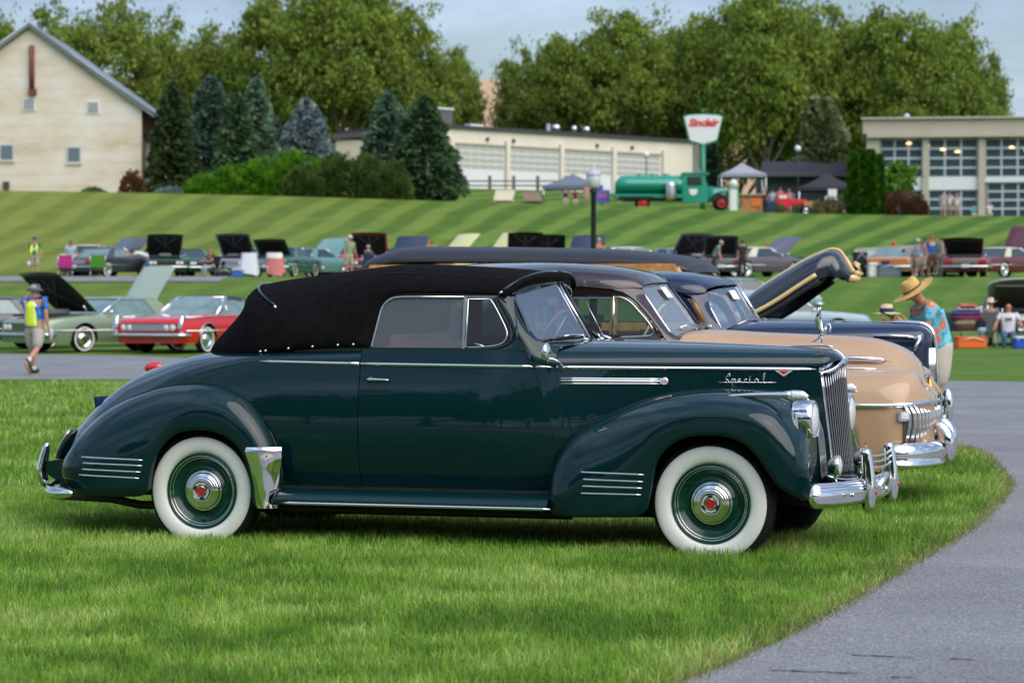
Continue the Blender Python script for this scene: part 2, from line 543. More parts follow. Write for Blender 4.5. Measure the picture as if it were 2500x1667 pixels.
def blades(name, X, Y, Z, hgt, wid, col, lean, label, cat):
    n = len(X)
    th = RNG.uniform(0, 2 * np.pi, n); ph = RNG.uniform(0, 2 * np.pi, n)
    cx, cy = np.cos(th) * wid * .5, np.sin(th) * wid * .5
    lx, ly = np.cos(ph) * lean * hgt, np.sin(ph) * lean * hgt
    V = np.empty((n, 5, 3), np.float32)
    V[:, 0] = np.stack([X - cx, Y - cy, Z - .003], 1); V[:, 1] = np.stack([X + cx, Y + cy, Z - .003], 1)
    V[:, 2] = np.stack([X + cx * .8 + lx * .35, Y + cy * .8 + ly * .35, Z + hgt * .55], 1)
    V[:, 3] = np.stack([X - cx * .8 + lx * .35, Y - cy * .8 + ly * .35, Z + hgt * .55], 1)
    V[:, 4] = np.stack([X + lx, Y + ly, Z + hgt * np.sqrt(np.maximum(.15, 1 - .6 * lean ** 2))], 1)
    me = bpy.data.meshes.new(name)
    me.vertices.add(n * 5); me.vertices.foreach_set('co', V.reshape(-1))
    base = (np.arange(n) * 5)[:, None]
    q = (base + np.array([0, 1, 2, 3])).reshape(-1, 4); t = (base + np.array([3, 2, 4])).reshape(-1, 3)
    loops = np.concatenate([np.concatenate([q, t], 1)]).reshape(-1)
    me.loops.add(n * 7); me.loops.foreach_set('vertex_index', loops.astype(np.int32))
    me.polygons.add(n * 2)
    ls = (np.arange(n) * 7)[:, None] + np.array([0, 4]); me.polygons.foreach_set('loop_start', ls.reshape(-1).astype(np.int32))
    me.polygons.foreach_set('loop_total', np.tile([4, 3], n).astype(np.int32))
    me.update(calc_edges=True)
    at = me.color_attributes.new('Col', 'FLOAT_COLOR', 'POINT')
    C = np.ones((n, 5, 4), np.float32); C[:, :, :3] = col[:, None, :]
    at.data.foreach_set('color', C.reshape(-1))
    me.materials.append(GM)
    o = bpy.data.objects.new(name, me); COL.objects.link(o)
    return tag(o, label, cat, kind='stuff')

def vnoise(x, y, s, seed=0):
    """cheap smooth value noise on numpy arrays, 0..1"""
    r = np.random.default_rng(seed); T = r.random((64, 64))
    u, v = x * s, y * s
    i, j = np.floor(u).astype(int), np.floor(v).astype(int); fu, fv = u - i, v - j
    fu = fu * fu * (3 - 2 * fu); fv = fv * fv * (3 - 2 * fv)
    g = lambda a, b_: T[a % 64, b_ % 64]
    return (g(i, j) * (1 - fu) + g(i + 1, j) * fu) * (1 - fv) + (g(i, j + 1) * (1 - fu) + g(i + 1, j + 1) * fu) * fv

EX = np.array([p[0] for p in EDGE[::-1]]); EY = np.array([p[1] for p in EDGE[::-1]])
_sel = (EY > 2) & (EY < 45.2) & (EX > -8)
EYs, EXs = EY[_sel], EX[_sel]
_o = np.argsort(EYs); EYs, EXs = EYs[_o], EXs[_o]

def scatter(y0, y1, dens, marg=.4):
    Y, X = [], []
    for ya in np.arange(y0, y1, .5):
        yb = min(ya + .5, y1); h = (yb + .5) * F_M / 13.0 * 2.62 + marg
        h = yb * .1963 + marg; hl_ = h + (1.6 if yb < 30 else 3.)
        k = int(dens * (h + hl_) * (yb - ya))
        Y.append(RNG.uniform(ya, yb, k)); X.append(RNG.uniform(-hl_, h, k))
    Y = np.concatenate(Y); X = np.concatenate(X)
    lim = np.interp(Y, EYs, EXs)
    keep = (X < lim + RNG.normal(0, .012, len(X)))
    return X[keep], Y[keep], (lim - X)[keep]

def grass_cols(X, Y, edge):
    n = len(X)
    p1 = vnoise(X, Y * 1.0, .8, 1) * .38 + vnoise(X, Y, 3.1, 2) * .32 + vnoise(X, Y, 9., 3) * .30
    dark = np.array([.100, .225, .022]); mid = np.array([.205, .385, .042]); lite = np.array([.37, .52, .13])
    t = np.clip((p1 - .32) / .36, 0, 1)[:, None]
    c = np.where(t < .5, dark + (mid - dark) * t * 2, mid + (lite - mid) * (t - .5) * 2)
    c = c * np.where(Y[:, None] > 24, RNG.uniform(.8, 1.15, (n, 1)), RNG.uniform(.55, 1.5, (n, 1)))
    straw = RNG.random(n) < .02
    ed = np.exp(-np.maximum(edge, 0) / .10)
    straw |= RNG.random(n) < ed * .28 * (Y < 26)
    c[straw] = np.array([.42, .32, .15]) * RNG.uniform(.6, 1.2, (straw.sum(), 1))
    yel = RNG.random(n) < .12
    c[yel] = c[yel] * np.array([1.5, 1.15, .9])
    return c.astype(np.float32)

Xs, Ys, Es = [], [], []
for (a, c_, d) in [(9.0, 12.5, 5600), (12.5, 15.5, 4400), (15.5, 19.5, 2600), (19.5, 26, 1000), (26, 31, 420), (31, 38, 190), (38, 45, 110)]:
    x, y, e = scatter(a, c_, d); Xs.append(x); Ys.append(y); Es.append(e)
X = np.concatenate(Xs); Y = np.concatenate(Ys); E_ = np.concatenate(Es)
n = len(X)
edge_w = np.exp(-np.maximum(E_, 0) / .22) * (Y < 26)
hh = RNG.uniform(.028, .070, n) * (1 + .25 * edge_w) * (.8 + .5 * vnoise(X, Y, 1.3, 5))
hh = np.where(Y > 26, hh * 1.2, hh)
ww = np.where(Y < 20, RNG.uniform(.0022, .0042, n), RNG.uniform(.004, .007, n))
ww = np.where(Y > 26, .011, ww); ww = np.where(Y > 33, .018, ww)
ln = np.abs(RNG.normal(.45, .36, n)) + edge_w * .25
GRASS = blades('grass', X, Y, np.full(n, GZ0), hh, ww, grass_cols(X, Y, E_), np.clip(ln, 0, 1.3), 'thick mown lawn grass under the parked cars', 'grass')
# dead thatch along the asphalt edge
n = 4000
yy = RNG.uniform(9.0, 25, n); xx = np.interp(yy, EYs, EXs) + RNG.normal(.01, .025, n)
cc = np.array([.44, .33, .18]) * RNG.uniform(.6, 1.15, (n, 1)); cc[::2] = np.array([.16, .26, .05])
blades('dry_grass', xx, yy, np.full(n, GZ0 + .007), RNG.uniform(.02, .05, n), np.full(n, .0035), cc.astype(np.float32), RNG.uniform(.8, 1.5, n), 'straw coloured dead grass fringe along the asphalt edge', 'dry grass')
# ================================================================== SHARED MATERIALS
PAINT = mat('teal_paint', (.0002, .0185, .0225), .5, 0, 1., .05)
PAINT.node_tree.nodes['Principled BSDF'].inputs['Coat IOR'].default_value = 1.45
CHROME = mat('chrome', (.80, .80, .82), .05, 1.)
DULLCHROME = mat('satin_metal', (.62, .62, .62), .2, 1.)
RUBBER = mat('tyre_rubber', (.018, .018, .018), .7, spec=.2, bump=.15, bscale=90)
WHITEWALL = mat('whitewall', (.80, .79, .74), .38, var=.04, vscale=9)
BLACK = mat('flat_black', (.010, .010, .010), .8)
SEAL = mat('rubber_seal', (.012, .012, .012), .45)
CLOTH = mat('black_top_cloth', (.0075, .0068, .0078), .95, spec=.06, var=.25, vscale=25, bump=.25, bscale=420)
LINING = mat('grey_headliner', (.20, .20, .205), .9)
GLASS = glassmat('window_glass', (.80, .86, .88), 1.36, .05, (.42, .48, .56), .5)
SIDEGLASS = glassmat('side_glass', (.72, .76, .80), 1.5, .22, (.40, .43, .47))
LAMPGLASS = mat('lamp_glass', (.75, .77, .78), .12, 0, 1., .6, var=.15, vscale=60, bump=.4, bscale=120)
REDGLASS = mat('red_lens', (.35, .004, .008), .15, 0, 1.)
RED = mat('red_enamel', (.45, .006, .008), .3, 0, 1.)
LEATHER = mat('tan_leather', (.30, .15, .085), .5)
GRILLE_CHROME = mat('grille_chrome', (.36, .36, .38), .14, 1.)
WHEELGREEN = mat('wheel_green', (.001, .040, .025), .25, 0, .35, .25)
IVORY = mat('white_enamel', (.75, .74, .70), .35)

def arc(cx, cy, r, a0, a1, n):
    return [(cx + r * math.cos(R(lin(a0, a1, i / n))), cy + r * math.sin(R(lin(a0, a1, i / n)))) for i in range(n + 1)]

def classic_wheel(name_parent, x, side, z=.352, detail=True, rimmat=None, cap='classic', turn=0.):
    """side=-1: the face points to local -y.  Profile is (radius, outward) with outward from tyre centre."""
    RT = .348
    w = bpy.data.objects.new('wheel', None); COL.objects.link(w); w.parent = name_parent
    w.location = (x, side * .715, z)
    seg = 72 if detail else 28
    b = MB()
    prof = [(.215, -.07), (.25, -.088), (.30, -.090), (.330, -.074), (.343, -.055), (RT, -.03), (RT, .03), (.343, .055), (.330, .072), (.319, .0815)]
    b.lathe([(r, h * -side * -1 if False else h * side) for r, h in prof], 'y', seg=seg)
    if detail:   # tread blocks along the shoulder
        n = 96
        for i in range(n):
            q = 2 * math.pi * i / n; M = Matrix.Rotation(-q, 4, 'Y')
            for h0, h1, r0, r1 in ((.046, .078, .3445, .3305), (-.078, -.046, .3305, .3445), (-.02, .02, .3505, .3505)):
                dq = .012
                P = []
                for (rr_, hh_) in ((r0, h0), (r1, h1)):
                    for s_ in (-1, 1):
                        P.append((rr_ * math.cos(s_ * dq), hh_ * side, rr_ * math.sin(s_ * dq)))
                        P.append(((rr_ + .0045) * math.cos(s_ * dq * .8), hh_ * side, (rr_ + .0045) * math.sin(s_ * dq * .8)))
                b.add([M @ Vector(p) for p in P], [(1, 3, 7, 5), (0, 1, 5, 4), (2, 6, 7, 3), (0, 2, 3, 1), (4, 5, 7, 6)], False)
    ty = b.build('tyre', RUBBER, w, sharp=40)
    b = MB(); b.lathe([(r, h * side) for r, h in [(.319, .0812), (.315, .0862), (.300, .0905), (.282, .0935), (.262, .0925), (.243, .0880), (.232, .0805), (.224, .070)]], 'y', seg=seg)
    b.build('whitewall', WHITEWALL, w)
    b = MB()
    if cap == 'classic':
        pr = [(.226, .066), (.224, .079), (.218, .0835), (.212, .0815), (.207, .073), (.203, .066), (.197, .062), (.190, .055), (.183, .050), (.170, .034), (.150, .026), (.135, .030), (.125, .040), (.118, .045), (.10, .046)]
    else:
        pr = [(.226, .066), (.222, .078), (.212, .078), (.200, .06), (.185, .05), (.15, .05), (.10, .046)]
    b.lathe([(r, h * side) for r, h in pr], 'y', seg=seg)
    b.build('rim', rimmat or WHEELGREEN, w)
    b = MB()
    for rr_, hh_, t in ((.2065, .074, .0035), (.194, .0605, .003)):
        b.lathe([(rr_ + t * math.cos(q), (hh_ + t * math.sin(q)) * side) for q in [k * math.pi / 4 for k in range(9)]], 'y', seg=seg)
    b.build('trim_ring', CHROME, w)
    b = MB()
    b.lathe([(r, h * side) for r, h in [(.121, .042), (.120, .051), (.115, .056), (.111, .052), (.109, .058), (.103, .067), (.095, .073), (.093, .0725), (.091, .0755), (.082, .0785), (.080, .0775), (.078, .080), (.066, .083), (.064, .082), (.062, .0835), (.057, .0845), (.0565, .0835), (.03, .086)]], 'y', seg=seg)
    b.build('hubcap', CHROME, w)
    if detail:
        b = MB(); b.lathe([(.054, .0848 * side), (.054, .0862 * side), (.033, .0866 * side), (.033, .085 * side)], 'y', seg=48)
        b.build('emblem_ring', mat('black_enamel', (.006, .006, .007), .3, 0, 1.), w)
        b = MB(); hexa = [(.0275 * math.cos(R(60 * k + 12 + turn)), .0875 * side, .0275 * math.sin(R(60 * k + 12 + turn))) for k in range(6)]
        b.poly(hexa, (0, .003 * side, 0))
        b.build('hexagon_emblem', RED, w)
        b = MB(); h2 = [(.031 * math.cos(R(60 * k + 12 + turn)), .0868 * side, .031 * math.sin(R(60 * k + 12 + turn))) for k in range(6)]
        b.tube(h2, .0022, 6, closed=True); b.build('emblem_frame', CHROME, w)
        for rep in range(3):
            for k, ch in enumerate("PACKARD"):
                ang = R(turn + 120 * rep + 62 - (k - 3) * 11.5)
                p = Vector((.0435 * math.cos(ang), 0, .0435 * math.sin(ang)))
                M = Matrix.Translation((p.x, .0872 * side, p.z)) @ Matrix.Rotation(math.pi / 2 - ang, 4, 'Y') @ Matrix.Rotation(R(90), 4, 'X')
                if side > 0: M = Matrix.Translation((p.x, .0872 * side, p.z)) @ Matrix.Rotation(R(180), 4, 'Z') @ Matrix.Rotation(math.pi / 2 - ang, 4, 'Y') @ Matrix.Rotation(R(90), 4, 'X')
                text_part('letter', ch, .0165, IVORY, w, M, .0006, bold=.0006)
        # slots of the pressed disc and the valve
        for k in range(5):
            b = MB(); a0 = R(72 * k + 20 + turn)
            pts = [(.158 * math.cos(a0 + t), .0285 * side, .158 * math.sin(a0 + t)) for t in np.linspace(0, .55, 9)]
            b.tube(pts, [.001, .005, .006, .006, .006, .006, .006, .005, .001], 6, flat=.35, up=(0, 1, 0))
            b.build('wheel_slot', mat('slot_dark', (.001, .012, .008), .4), w)
        b = MB(); a0 = R(200 + turn * 2)
        b.tube([(.175 * math.cos(a0), .04 * side, .175 * math.sin(a0)), (.172 * math.cos(a0), .075 * side, .172 * math.sin(a0))], [.006, .005], 8)
        b.build('valve', BLACK, w)
    return w
# ================================================================== TEAL CONVERTIBLE (front of the row)
MAIN_LOC, YAW = (-1.589, 16.194, 0), -.3208
def half_width(x, z):
    """half width of the body side (without wings) at x, height z"""
    wb = hs(x, [(-1.25, .20), (-1.14, .30), (-.95, .42), (-.7, .525), (-.4, .60), (0, .655), (.4, .685), (1., .705), (1.7, .705), (2.05, .672), (2.3, .605), (2.6, .52), (2.9, .43), (3.2, .345), (3.45, .265), (3.60, .215)])
    if z >= 1.10: k = -.22 * (z - 1.10)
    elif z >= .72: k = .05 * (1 - ((z - .72) / .38) ** 2)
    else: k = .05 - .10 * ((.72 - z) / .38) ** 2
    fade = hs(x, [(-.6, .3), (.2, 1.), (2.1, 1.), (2.8, .35), (3.6, .25)])
    return wb + k * fade

def fan(ribs, tc=.55, nt=14, sub=4, inner=.035, power=.5):
    """ribs: (xs,zs,ys, xl,zl,yl [,bulge [,lean]]) seam point to low point; returns rows for +y side"""
    ribs = [tuple(r) + (0.,) * (7 - len(r)) for r in ribs]
    ribs = cr(ribs, sub)
    rows = []
    for r in ribs:
        a = np.array(r[:3]); l = np.array(r[3:6]); bl = r[6]
        row = []
        d = np.array([l[0] - a[0], l[1] - a[1]]); L_ = np.hypot(*d) + 1e-9
        nrm = np.array([-d[1], d[0]]) / L_
        if nrm[0] < 0 and a[0] > 1.5: nrm = -nrm
        if nrm[0] > 0 and a[0] < 1.5: nrm = -nrm
        for i in range(nt + 1):
            t = (i / nt) ** 1.6
            q = min(t / tc, 1.)
            y = a[2] + (l[2] - a[2]) * (1 - (1 - q) ** 2.2) ** power
            p = a[:2] + d * t + nrm * bl * math.sin(math.pi * min(1, t * 1.15)) if t < .87 else a[:2] + d * t
            row.append((p[0], y, p[1]))
        lx, ly, lz = row[-1]
        row.append((lx, ly - inner * .4, lz - .000)); row.append((lx, ly - inner * 1.6, lz + .004))
        rows.append(row)
    return rows

def main_car():
    car = empty('convertible_car', MAIN_LOC, YAW, 'dark teal prewar convertible with black cloth top and whitewall tyres, nearest on the grass', 'car')
    # ---------- body tail and quarters
    zc = [(-1.235, .45), (-1.215, .62), (-1.13, .735), (-1.05, .805), (-.96, .875), (-.87, .938), (-.74, 1.012), (-.58, 1.078), (-.45, 1.118), (-.3, 1.152), (-.15, 1.172), (.1, 1.185), (.6, 1.20), (.975, 1.205)]
    rows = []
    xs = [-1.235, -1.228, -1.21, -1.17, -1.13, -1.09, -1.05, -1., -.95, -.9, -.83, -.76, -.68, -.6, -.5, -.4, -.3, -.2, -.1, 0, .1, .2, .3, .4, .5, .6, .7, .8, .9, .9765]
    for x in xs:
        c = hs(x, zc); drop = hs(x, [(-1.235, .1), (-1.1, .30), (-.6, .34), (-.2, .22), (.3, .10), (1., .07)])
        n = hs(x, [(-1.2, 2.), (-.3, 2.3), (.3, 3.2), (1, 3.6)])
        zb = c - drop; row = []
        zlow = hs(x, [(-1.235, .40), (-1.1, .34), (-.9, .33), (0, .36), (1, .373)])
        for k in range(13):
            a = math.pi / 2 * k / 12
            row.append((x, half_width(x, zb) * math.sin(a) ** (2 / n), zb + drop * math.cos(a) ** (2 / n)))
        for k in range(1, 11):
            z = lin(zb, zlow, k / 10)
            row.append((x, half_width(x, z), z))
        rows.append(row)
    # left half mirrored: two sheets welded at the ridge
    b = MB(); b.grid(rows, mirror=True)
    b.build('rear_body', PAINT, car, solid=.004)
    # tail closing panel
    b = MB(); end = rows[0]; b.poly([(p[0], p[1], p[2]) for p in end] + [(p[0], -p[1], p[2]) for p in end[::-1][:-1]]); b.build('tail_panel', PAINT, car)

    # ---------- door (both sides)
    frontx = [(.373, 2.169), (.473, 2.167), (.637, 2.158), (.801, 2.135), (.954, 2.086), (1.085, 2.033), (1.17, 1.992), (1.2, 1.975)]
    rearx = [(.36, .9785), (1.2, .9785)]
    for sd in (-1, 1):
        rows = []
        for i in range(15):
            z = lin(.376, 1.196, i / 14)
            xf_, xr_ = hs(z, frontx) - .0015, hs(z, rearx) + .0015
            rows.append([(lin(xr_, xf_, j / 24), sd * (half_width(lin(xr_, xf_, j / 24), z) + 0), z) for j in range(25)])
        rows.append([(p[0], p[1] - sd * .05, p[2] + .004) for p in rows[-1]])
        d = MB().grid(rows).build('door', PAINT, car, solid=.006)
        # upswept part of the door round the vent pane
        inn = cr([(1.78, 1.201), (1.82, 1.211), (1.868, 1.240), (1.905, 1.285), (1.905, 1.34), (1.872, 1.42), (1.786, 1.502)], 4)
        outp = cr([(1.785, 1.194), (1.88, 1.194), (1.972, 1.196), (1.960, 1.220), (1.935, 1.265), (1.885, 1.345), (1.786, 1.5065)], 4)
        rows = []
        for (a, c) in zip(inn, outp):
            ya = lambda z: hs(z, [(1.19, .674), (1.35, .642), (1.5, .607)])
            mid = ((a[0] + c[0]) / 2, (a[1] + c[1]) / 2)
            rows.append([(a[0], sd * (ya(a[1]) - .012), a[1]), (lin(a[0], c[0], .3), sd * (ya(lin(a[1], c[1], .3)) - .002), lin(a[1], c[1], .3)), (mid[0], sd * (ya(mid[1]) + .001), mid[1]), (c[0], sd * (ya(c[1])), c[1])])
        MB().grid(rows).build('door_pillar', PAINT, d, solid=.012)
        # handle
        y = sd * (half_width(1.06, 1.02) + .004)
        h = MB(); h.lathe([(.0, .0), (.016, 0), (.018, .006), (.012, .012), (.009, .022), (.0, .024)] if sd > 0 else [(.0, -.0), (.016, 0), (.018, -.006), (.012, -.012), (.009, -.022), (0, -.024)], 'y', (1.047, y, 1.019), 20)
        h.tube(cr([(1.035, y + sd * .024, 1.020), (1.07, y + sd * .030, 1.021), (1.12, y + sd * .032, 1.020), (1.172, y + sd * .026, 1.018)], 4), [.006, .008, .009, .009, .009, .009, .009, .008, .008, .007, .006, .005, .003], 8)
        h.build('door_handle', CHROME, d)
        h = MB(); h.box((2.166, sd * (half_width(2.166, .48) + .004), .478), (.020, .014, .070), bev=.004); h.build('hinge', PAINT, d)
        # cowl panel between door and bonnet
        rows = []
        cx = [(.25, 2.15), (.45, 2.19), (.70, 2.245), (.936, 2.189), (1.08, 2.150), (1.12, 2.145)]
        for i in range(15):
            z = lin(.34, 1.10, i / 14)
            a0, a1 = hs(z, frontx) + .0015, hs(z, [(.3, 2.30), (.70, 2.26), (.936, 2.19), (1.08, 2.152), (1.12, 2.146)]) - .001
            rows.append([(lin(a0, a1, j / 5), sd * half_width(lin(a0, a1, j / 5), z), z) for j in range(6)])
        MB().grid(rows).build('cowl_side', PAINT, car, solid=.004)
        # ---------- bonnet side
        rows = []
        for i in range(13):
            z = lin(.62, 1.092, i / 12)
            a0 = hs(z, [(.3, 2.30), (.70, 2.26), (.936, 2.19), (1.08, 2.152), (1.12, 2.146)]) + .0015
            a1 = hs(z, [(.45, 3.67), (.62, 3.655), (.84, 3.625), (1.065, 3.598), (1.1, 3.595)]) - .006
            rows.append([(lin(a0, a1, j / 30), sd * half_width(lin(a0, a1, j / 30), z), z) for j in range(31)])
        MB().grid(rows).build('bonnet_side', PAINT, car, solid=.003)
        # lower nose side down to the apron
        rows = []
        for i in range(7):
            z = lin(.40, .62, i / 6)
            rows.append([(lin(3.0, hs(z, [(.45, 3.67), (.62, 3.655)]) - .006, j / 8), sd * half_width(lin(3.0, 3.66, j / 8), z), z) for j in range(9)])
        MB().grid(rows).build('nose_side', PAINT, car)

    # ---------- cowl top and A pillar shells
    wsn = [(1.876, .552, 1.501), (1.889, .556, 1.459), (1.917, .566, 1.398), (1.962, .582, 1.332), (2.019, .598, 1.267), (2.057, .60, 1.240)]
    drf = [(1.790, .606, 1.506), (1.828, .618, 1.440), (1.868, .635, 1.380), (1.922, .655, 1.300), (1.972, .672, 1.215), (2.010, .688, 1.140)]
    for sd in (-1, 1):
        A_, B_ = cr(wsn, 4), cr(drf, 4)
        rows = [[(lin(a[0], c[0], t), sd * (lin(a[1], c[1], t) + .018 * math.sin(math.pi * t)), lin(a[2], c[2], t)) for t in (0, .12, .35, .6, .85, 1)] for a, c in zip(A_, B_)]
        # continue onto the cowl
        MB().grid(rows).build('windscreen_pillar', PAINT, car, solid=.01)
        low = [(2.010, .688, 1.140), (2.035, .686, 1.10), (2.10, .660, 1.10), (2.148, .643, 1.098)]
        up_ = [(2.057, .60, 1.240), (2.075, .59, 1.235), (2.12, .56, 1.222), (2.148, .55, 1.212)]
        rows = [[(lin(a[0], c[0], t), sd * (lin(a[1], c[1], t) + .03 * math.sin(math.pi * t)), lin(a[2], c[2], t)) for t in np.linspace(0, 1, 7)] for a, c in zip(cr(up_, 4), cr(low, 4))]
        MB().grid(rows).build('cowl_corner', PAINT, car)
    rows = []
    bot = [(2.152, 0, 1.258), (2.148, .1, 1.257), (2.135, .25, 1.252), (2.11, .42, 1.246), (2.075, .56, 1.238), (2.057, .60, 1.236)]
    frn = [(2.40, 0, 1.2425), (2.35, .1, 1.242), (2.28, .25, 1.236), (2.22, .42, 1.225), (2.17, .52, 1.218), (2.15, .555, 1.212)]
    for a, c in zip(cr(bot, 3), cr(frn, 3)):
        rows.append([(lin(a[0], c[0], t), lin(a[1], c[1], t), lin(a[2], c[2], t) - .004 * math.sin(math.pi * t)) for t in np.linspace(0, 1, 6)])
    MB().grid(rows, mirror=True).build('cowl_top', PAINT, car, solid=.003)

    # ---------- bonnet top
    hz = [(2.15, 1.248), (2.36, 1.244), (2.578, 1.238), (2.882, 1.229), (3.256, 1.214), (3.50, 1.203), (3.60, 1.196), (3.645, 1.186), (3.675, 1.166), (3.690, 1.142)]
    rows = []
    for x in [2.150, 2.17, 2.2, 2.25, 2.3, 2.36, 2.5, 2.65, 2.8, 2.95, 3.1, 3.25, 3.38, 3.48, 3.54, 3.58, 3.61, 3.635, 3.655, 3.67, 3.682, 3.690]:
        w = half_width(min(x, 3.6), 1.095) * (1 if x < 3.59 else math.sqrt(max(0.003, 1 - ((x - 3.59) / .101) ** 2)))
        z0 = 1.098 if x < 3.59 else lin(1.098, 1.140, (x - 3.59) / .10)
        zt = hs(x, hz); row = []
        if x < 2.36: zt -= 0
        for k in range(21):
            a = math.pi / 2 * k / 20
            cy = math.cos(a) ** (2 / 2.5); sy = math.sin(a) ** (2 / 2.5)
            row.append((x, w * cy, z0 + (zt - z0) * sy))
        rows.append(row)
    hood = MB().grid(rows, mirror=True).build('bonnet', PAINT, car, solid=.003)
    MB().tube([(x, 0, hs(x, hz) + .002) for x in np.linspace(2.36, 3.60, 14)] + [(x, 0, hs(x, hz) + .003) for x in (3.62, 3.64, 3.655, 3.67, 3.682, 3.692)] + [(3.697, 0, 1.12)], [.004] * 14 + [.007] * 7, 6).build('centre_strip', CHROME, hood)

    # ---------- rear wings
    rear_ribs = [(-1.0, .34, .40, -.99, .322, .50), (-1.005, .45, .40, -.96, .325, .64), (-.985, .55, .42, -.88, .318, .76, .012), (-.93, .635, .45, -.79, .314, .82, .018), (-.85, .718, .50, -.68, .31, .85, .018), (-.72, .812, .56, -.56, .31, .86, .01),
        (-.57, .882, .60, -.45, .311, .865), (-.44, .925, .63, -.365, .318, .865), (-.33, .955, .645, -.322, .352, .865), (-.24, .972, .655, -.313, .41, .865), (-.15, .981, .665, -.293, .500, .865), (-.07, .986, .672, -.250, .590, .865),
        (0, .984, .678, -.190, .657, .865), (.07, .976, .685, -.115, .698, .865), (.136, .960, .69, 0, .715, .865), (.236, .911, .70, .095, .708, .865), (.323, .832, .715, .19, .678, .865), (.385, .754, .728, .27, .613, .865), (.434, .675, .736, .317, .54, .865),
        (.465, .607, .742, .341, .46, .865), (.490, .517, .748, .352, .36, .862), (.502, .437, .75, .360, .30, .86), (.500, .33, .75, .385, .266, .855), (.499, .27, .75, .44, .262, .84)]
    for sd in (-1, 1):
        rows = fan(rear_ribs, tc=.62)
        f = MB().grid([[(p[0], sd * p[1], p[2]) for p in r] for r in rows]).build('rear_wing', PAINT, car)
        s_ = MB(); s_.tube([(r[0][0], sd * (r[0][1] + .003), r[0][2] + .002) for r in rows[12:-6]], .0045, 6); s_.build('wing_piping', SEAL, f)
        # bright stone shield
        P = cr([(.309, .613), (.350, .620), (.40, .623), (.46, .619), (.522, .611), (.520, .567), (.503, .466), (.500, .406), (.499, .274), (.462, .262), (.40, .262), (.384, .298), (.372, .39), (.348, .50), (.318, .58)], 2, closed=True)
        # patch that follows the wing surface
        rows2 = []
        for i in range(15):
            z = lin(.618, .264, i / 14)
            xa = hs(z, [(.262, .395), (.298, .382), (.39, .371), (.50, .347), (.57, .322), (.60, .311), (.62, .322)])
            xb = hs(z, [(.262, .497), (.40, .499), (.466, .503), (.567, .517), (.62, .515)])
            row = []
            for j in range(9):
                t = j / 8; x = lin(xa, xb, t)
                row.append((x, sd * (.873 - .075 * max(0, (t - .35) / .65) ** 2.0 - .006 * (1 - t) ** 3), z))
            rows2.append(row)
        rows2.insert(0, [(p[0], p[1] - sd * .008, p[2] + .004) for p in rows2[0]])
        MB().grid(rows2).build('stone_shield', CHROME, f)
        for (x0, z0, x1, z1) in ((-.801, .542, -.349, .531), (-.807, .507, -.355, .498), (-.814, .470, -.365, .460), (-.820, .435, -.374, .423)):
            k = MB(); n_ = 12
            pts = []
            for i in range(n_ + 1):
                t = i / n_; x = lin(x0, x1, t)
                pts.append((x, sd * (.8655 - .045 * max(0, (.35 - t) / .35) ** 2), lin(z0, z1, t)))
            k.tube(pts, [.002] + [.0052] * (n_ - 1) + [.002], 6, flat=1.1); k.build('wing_strip', CHROME, f)

    # ---------- front wings
    front_ribs = [(2.150, .29, .755, 2.23, .268, .83), (2.153, .42, .75, 2.33, .262, .865), (2.172, .53, .74, 2.42, .264, .875), (2.205, .615, .725, 2.52, .267, .88), (2.26, .70, .70, 2.62, .270, .885), (2.349, .776, .665, 2.70, .276, .885), (2.45, .832, .62, 2.748, .31, .885),
        (2.56, .884, .58, 2.766, .37, .885), (2.66, .924, .54, 2.782, .45, .885), (2.76, .951, .50, 2.803, .56, .885), (2.86, .970, .465, 2.845, .634, .885), (2.96, .980, .435, 2.915, .692, .885), (3.06, .985, .405, 2.993, .724, .885), (3.15, .985, .375, 3.085, .7345, .885),
        (3.24, .982, .345, 3.17, .7345, .885), (3.33, .975, .32, 3.245, .719, .885), (3.42, .962, .30, 3.32, .685, .885), (3.49, .94, .285, 3.385, .62, .880), (3.545, .90, .28, 3.44, .537, .870), (3.585, .84, .29, 3.485, .470, .855, .012), (3.612, .76, .31, 3.535, .428, .83, .022), (3.622, .66, .33, 3.585, .398, .79, .025),
        (3.625, .55, .36, 3.625, .380, .72, .02), (3.62, .44, .39, 3.64, .385, .60, .01)]
    for sd in (-1, 1):
        rows = fan(front_ribs, tc=.60, nt=16)
        # shallow shelf: the wing crown sits lower than the seam
        f = MB().grid([[(p[0], sd * p[1], p[2]) for p in r] for r in rows]).build('front_wing', PAINT, car)
        for (x0, z0, x1, z1) in ((2.341, .518, 2.742, .511), (2.338, .478, 2.737, .472), (2.332, .440, 2.731, .436), (2.327, .399, 2.725, .399)):
            k = MB(); n_ = 12
            pts = [(lin(x0, x1, i / n_), sd * (.886 - .03 * max(0, (.3 - i / n_) / .3) ** 2), lin(z0, z1, i / n_)) for i in range(n_ + 1)]
            k.tube(pts, [.002] + [.0052] * (n_ - 1) + [.002], 6, flat=1.1); k.build('wing_strip', CHROME, f)
        # headlight
        hl = MB(); hl.lathe([(.0, -.16), (.05, -.14), (.085, -.08), (.098, -.02), (.101, .0)], 'x', (3.565, sd * .535, .815), 32)
        hl.build('headlight_shell', PAINT, car)
        hd = bpy.data.objects.new('headlight', None); COL.objects.link(hd); hd.parent = car; hd.location = (3.565, sd * .535, .815)
        h = MB(); h.lathe([(.106, -.045), (.112, -.03), (.113, .035), (.110, .058), (.102, .070), (.095, .072), (.093, .062)], 'x', seg=40); h.build('bezel', CHROME, hd)
        h = MB(); h.lathe([(.0, .088), (.03, .086), (.06, .080), (.085, .070), (.096, .062)], 'x', seg=36); h.build('lens', LAMPGLASS, hd)
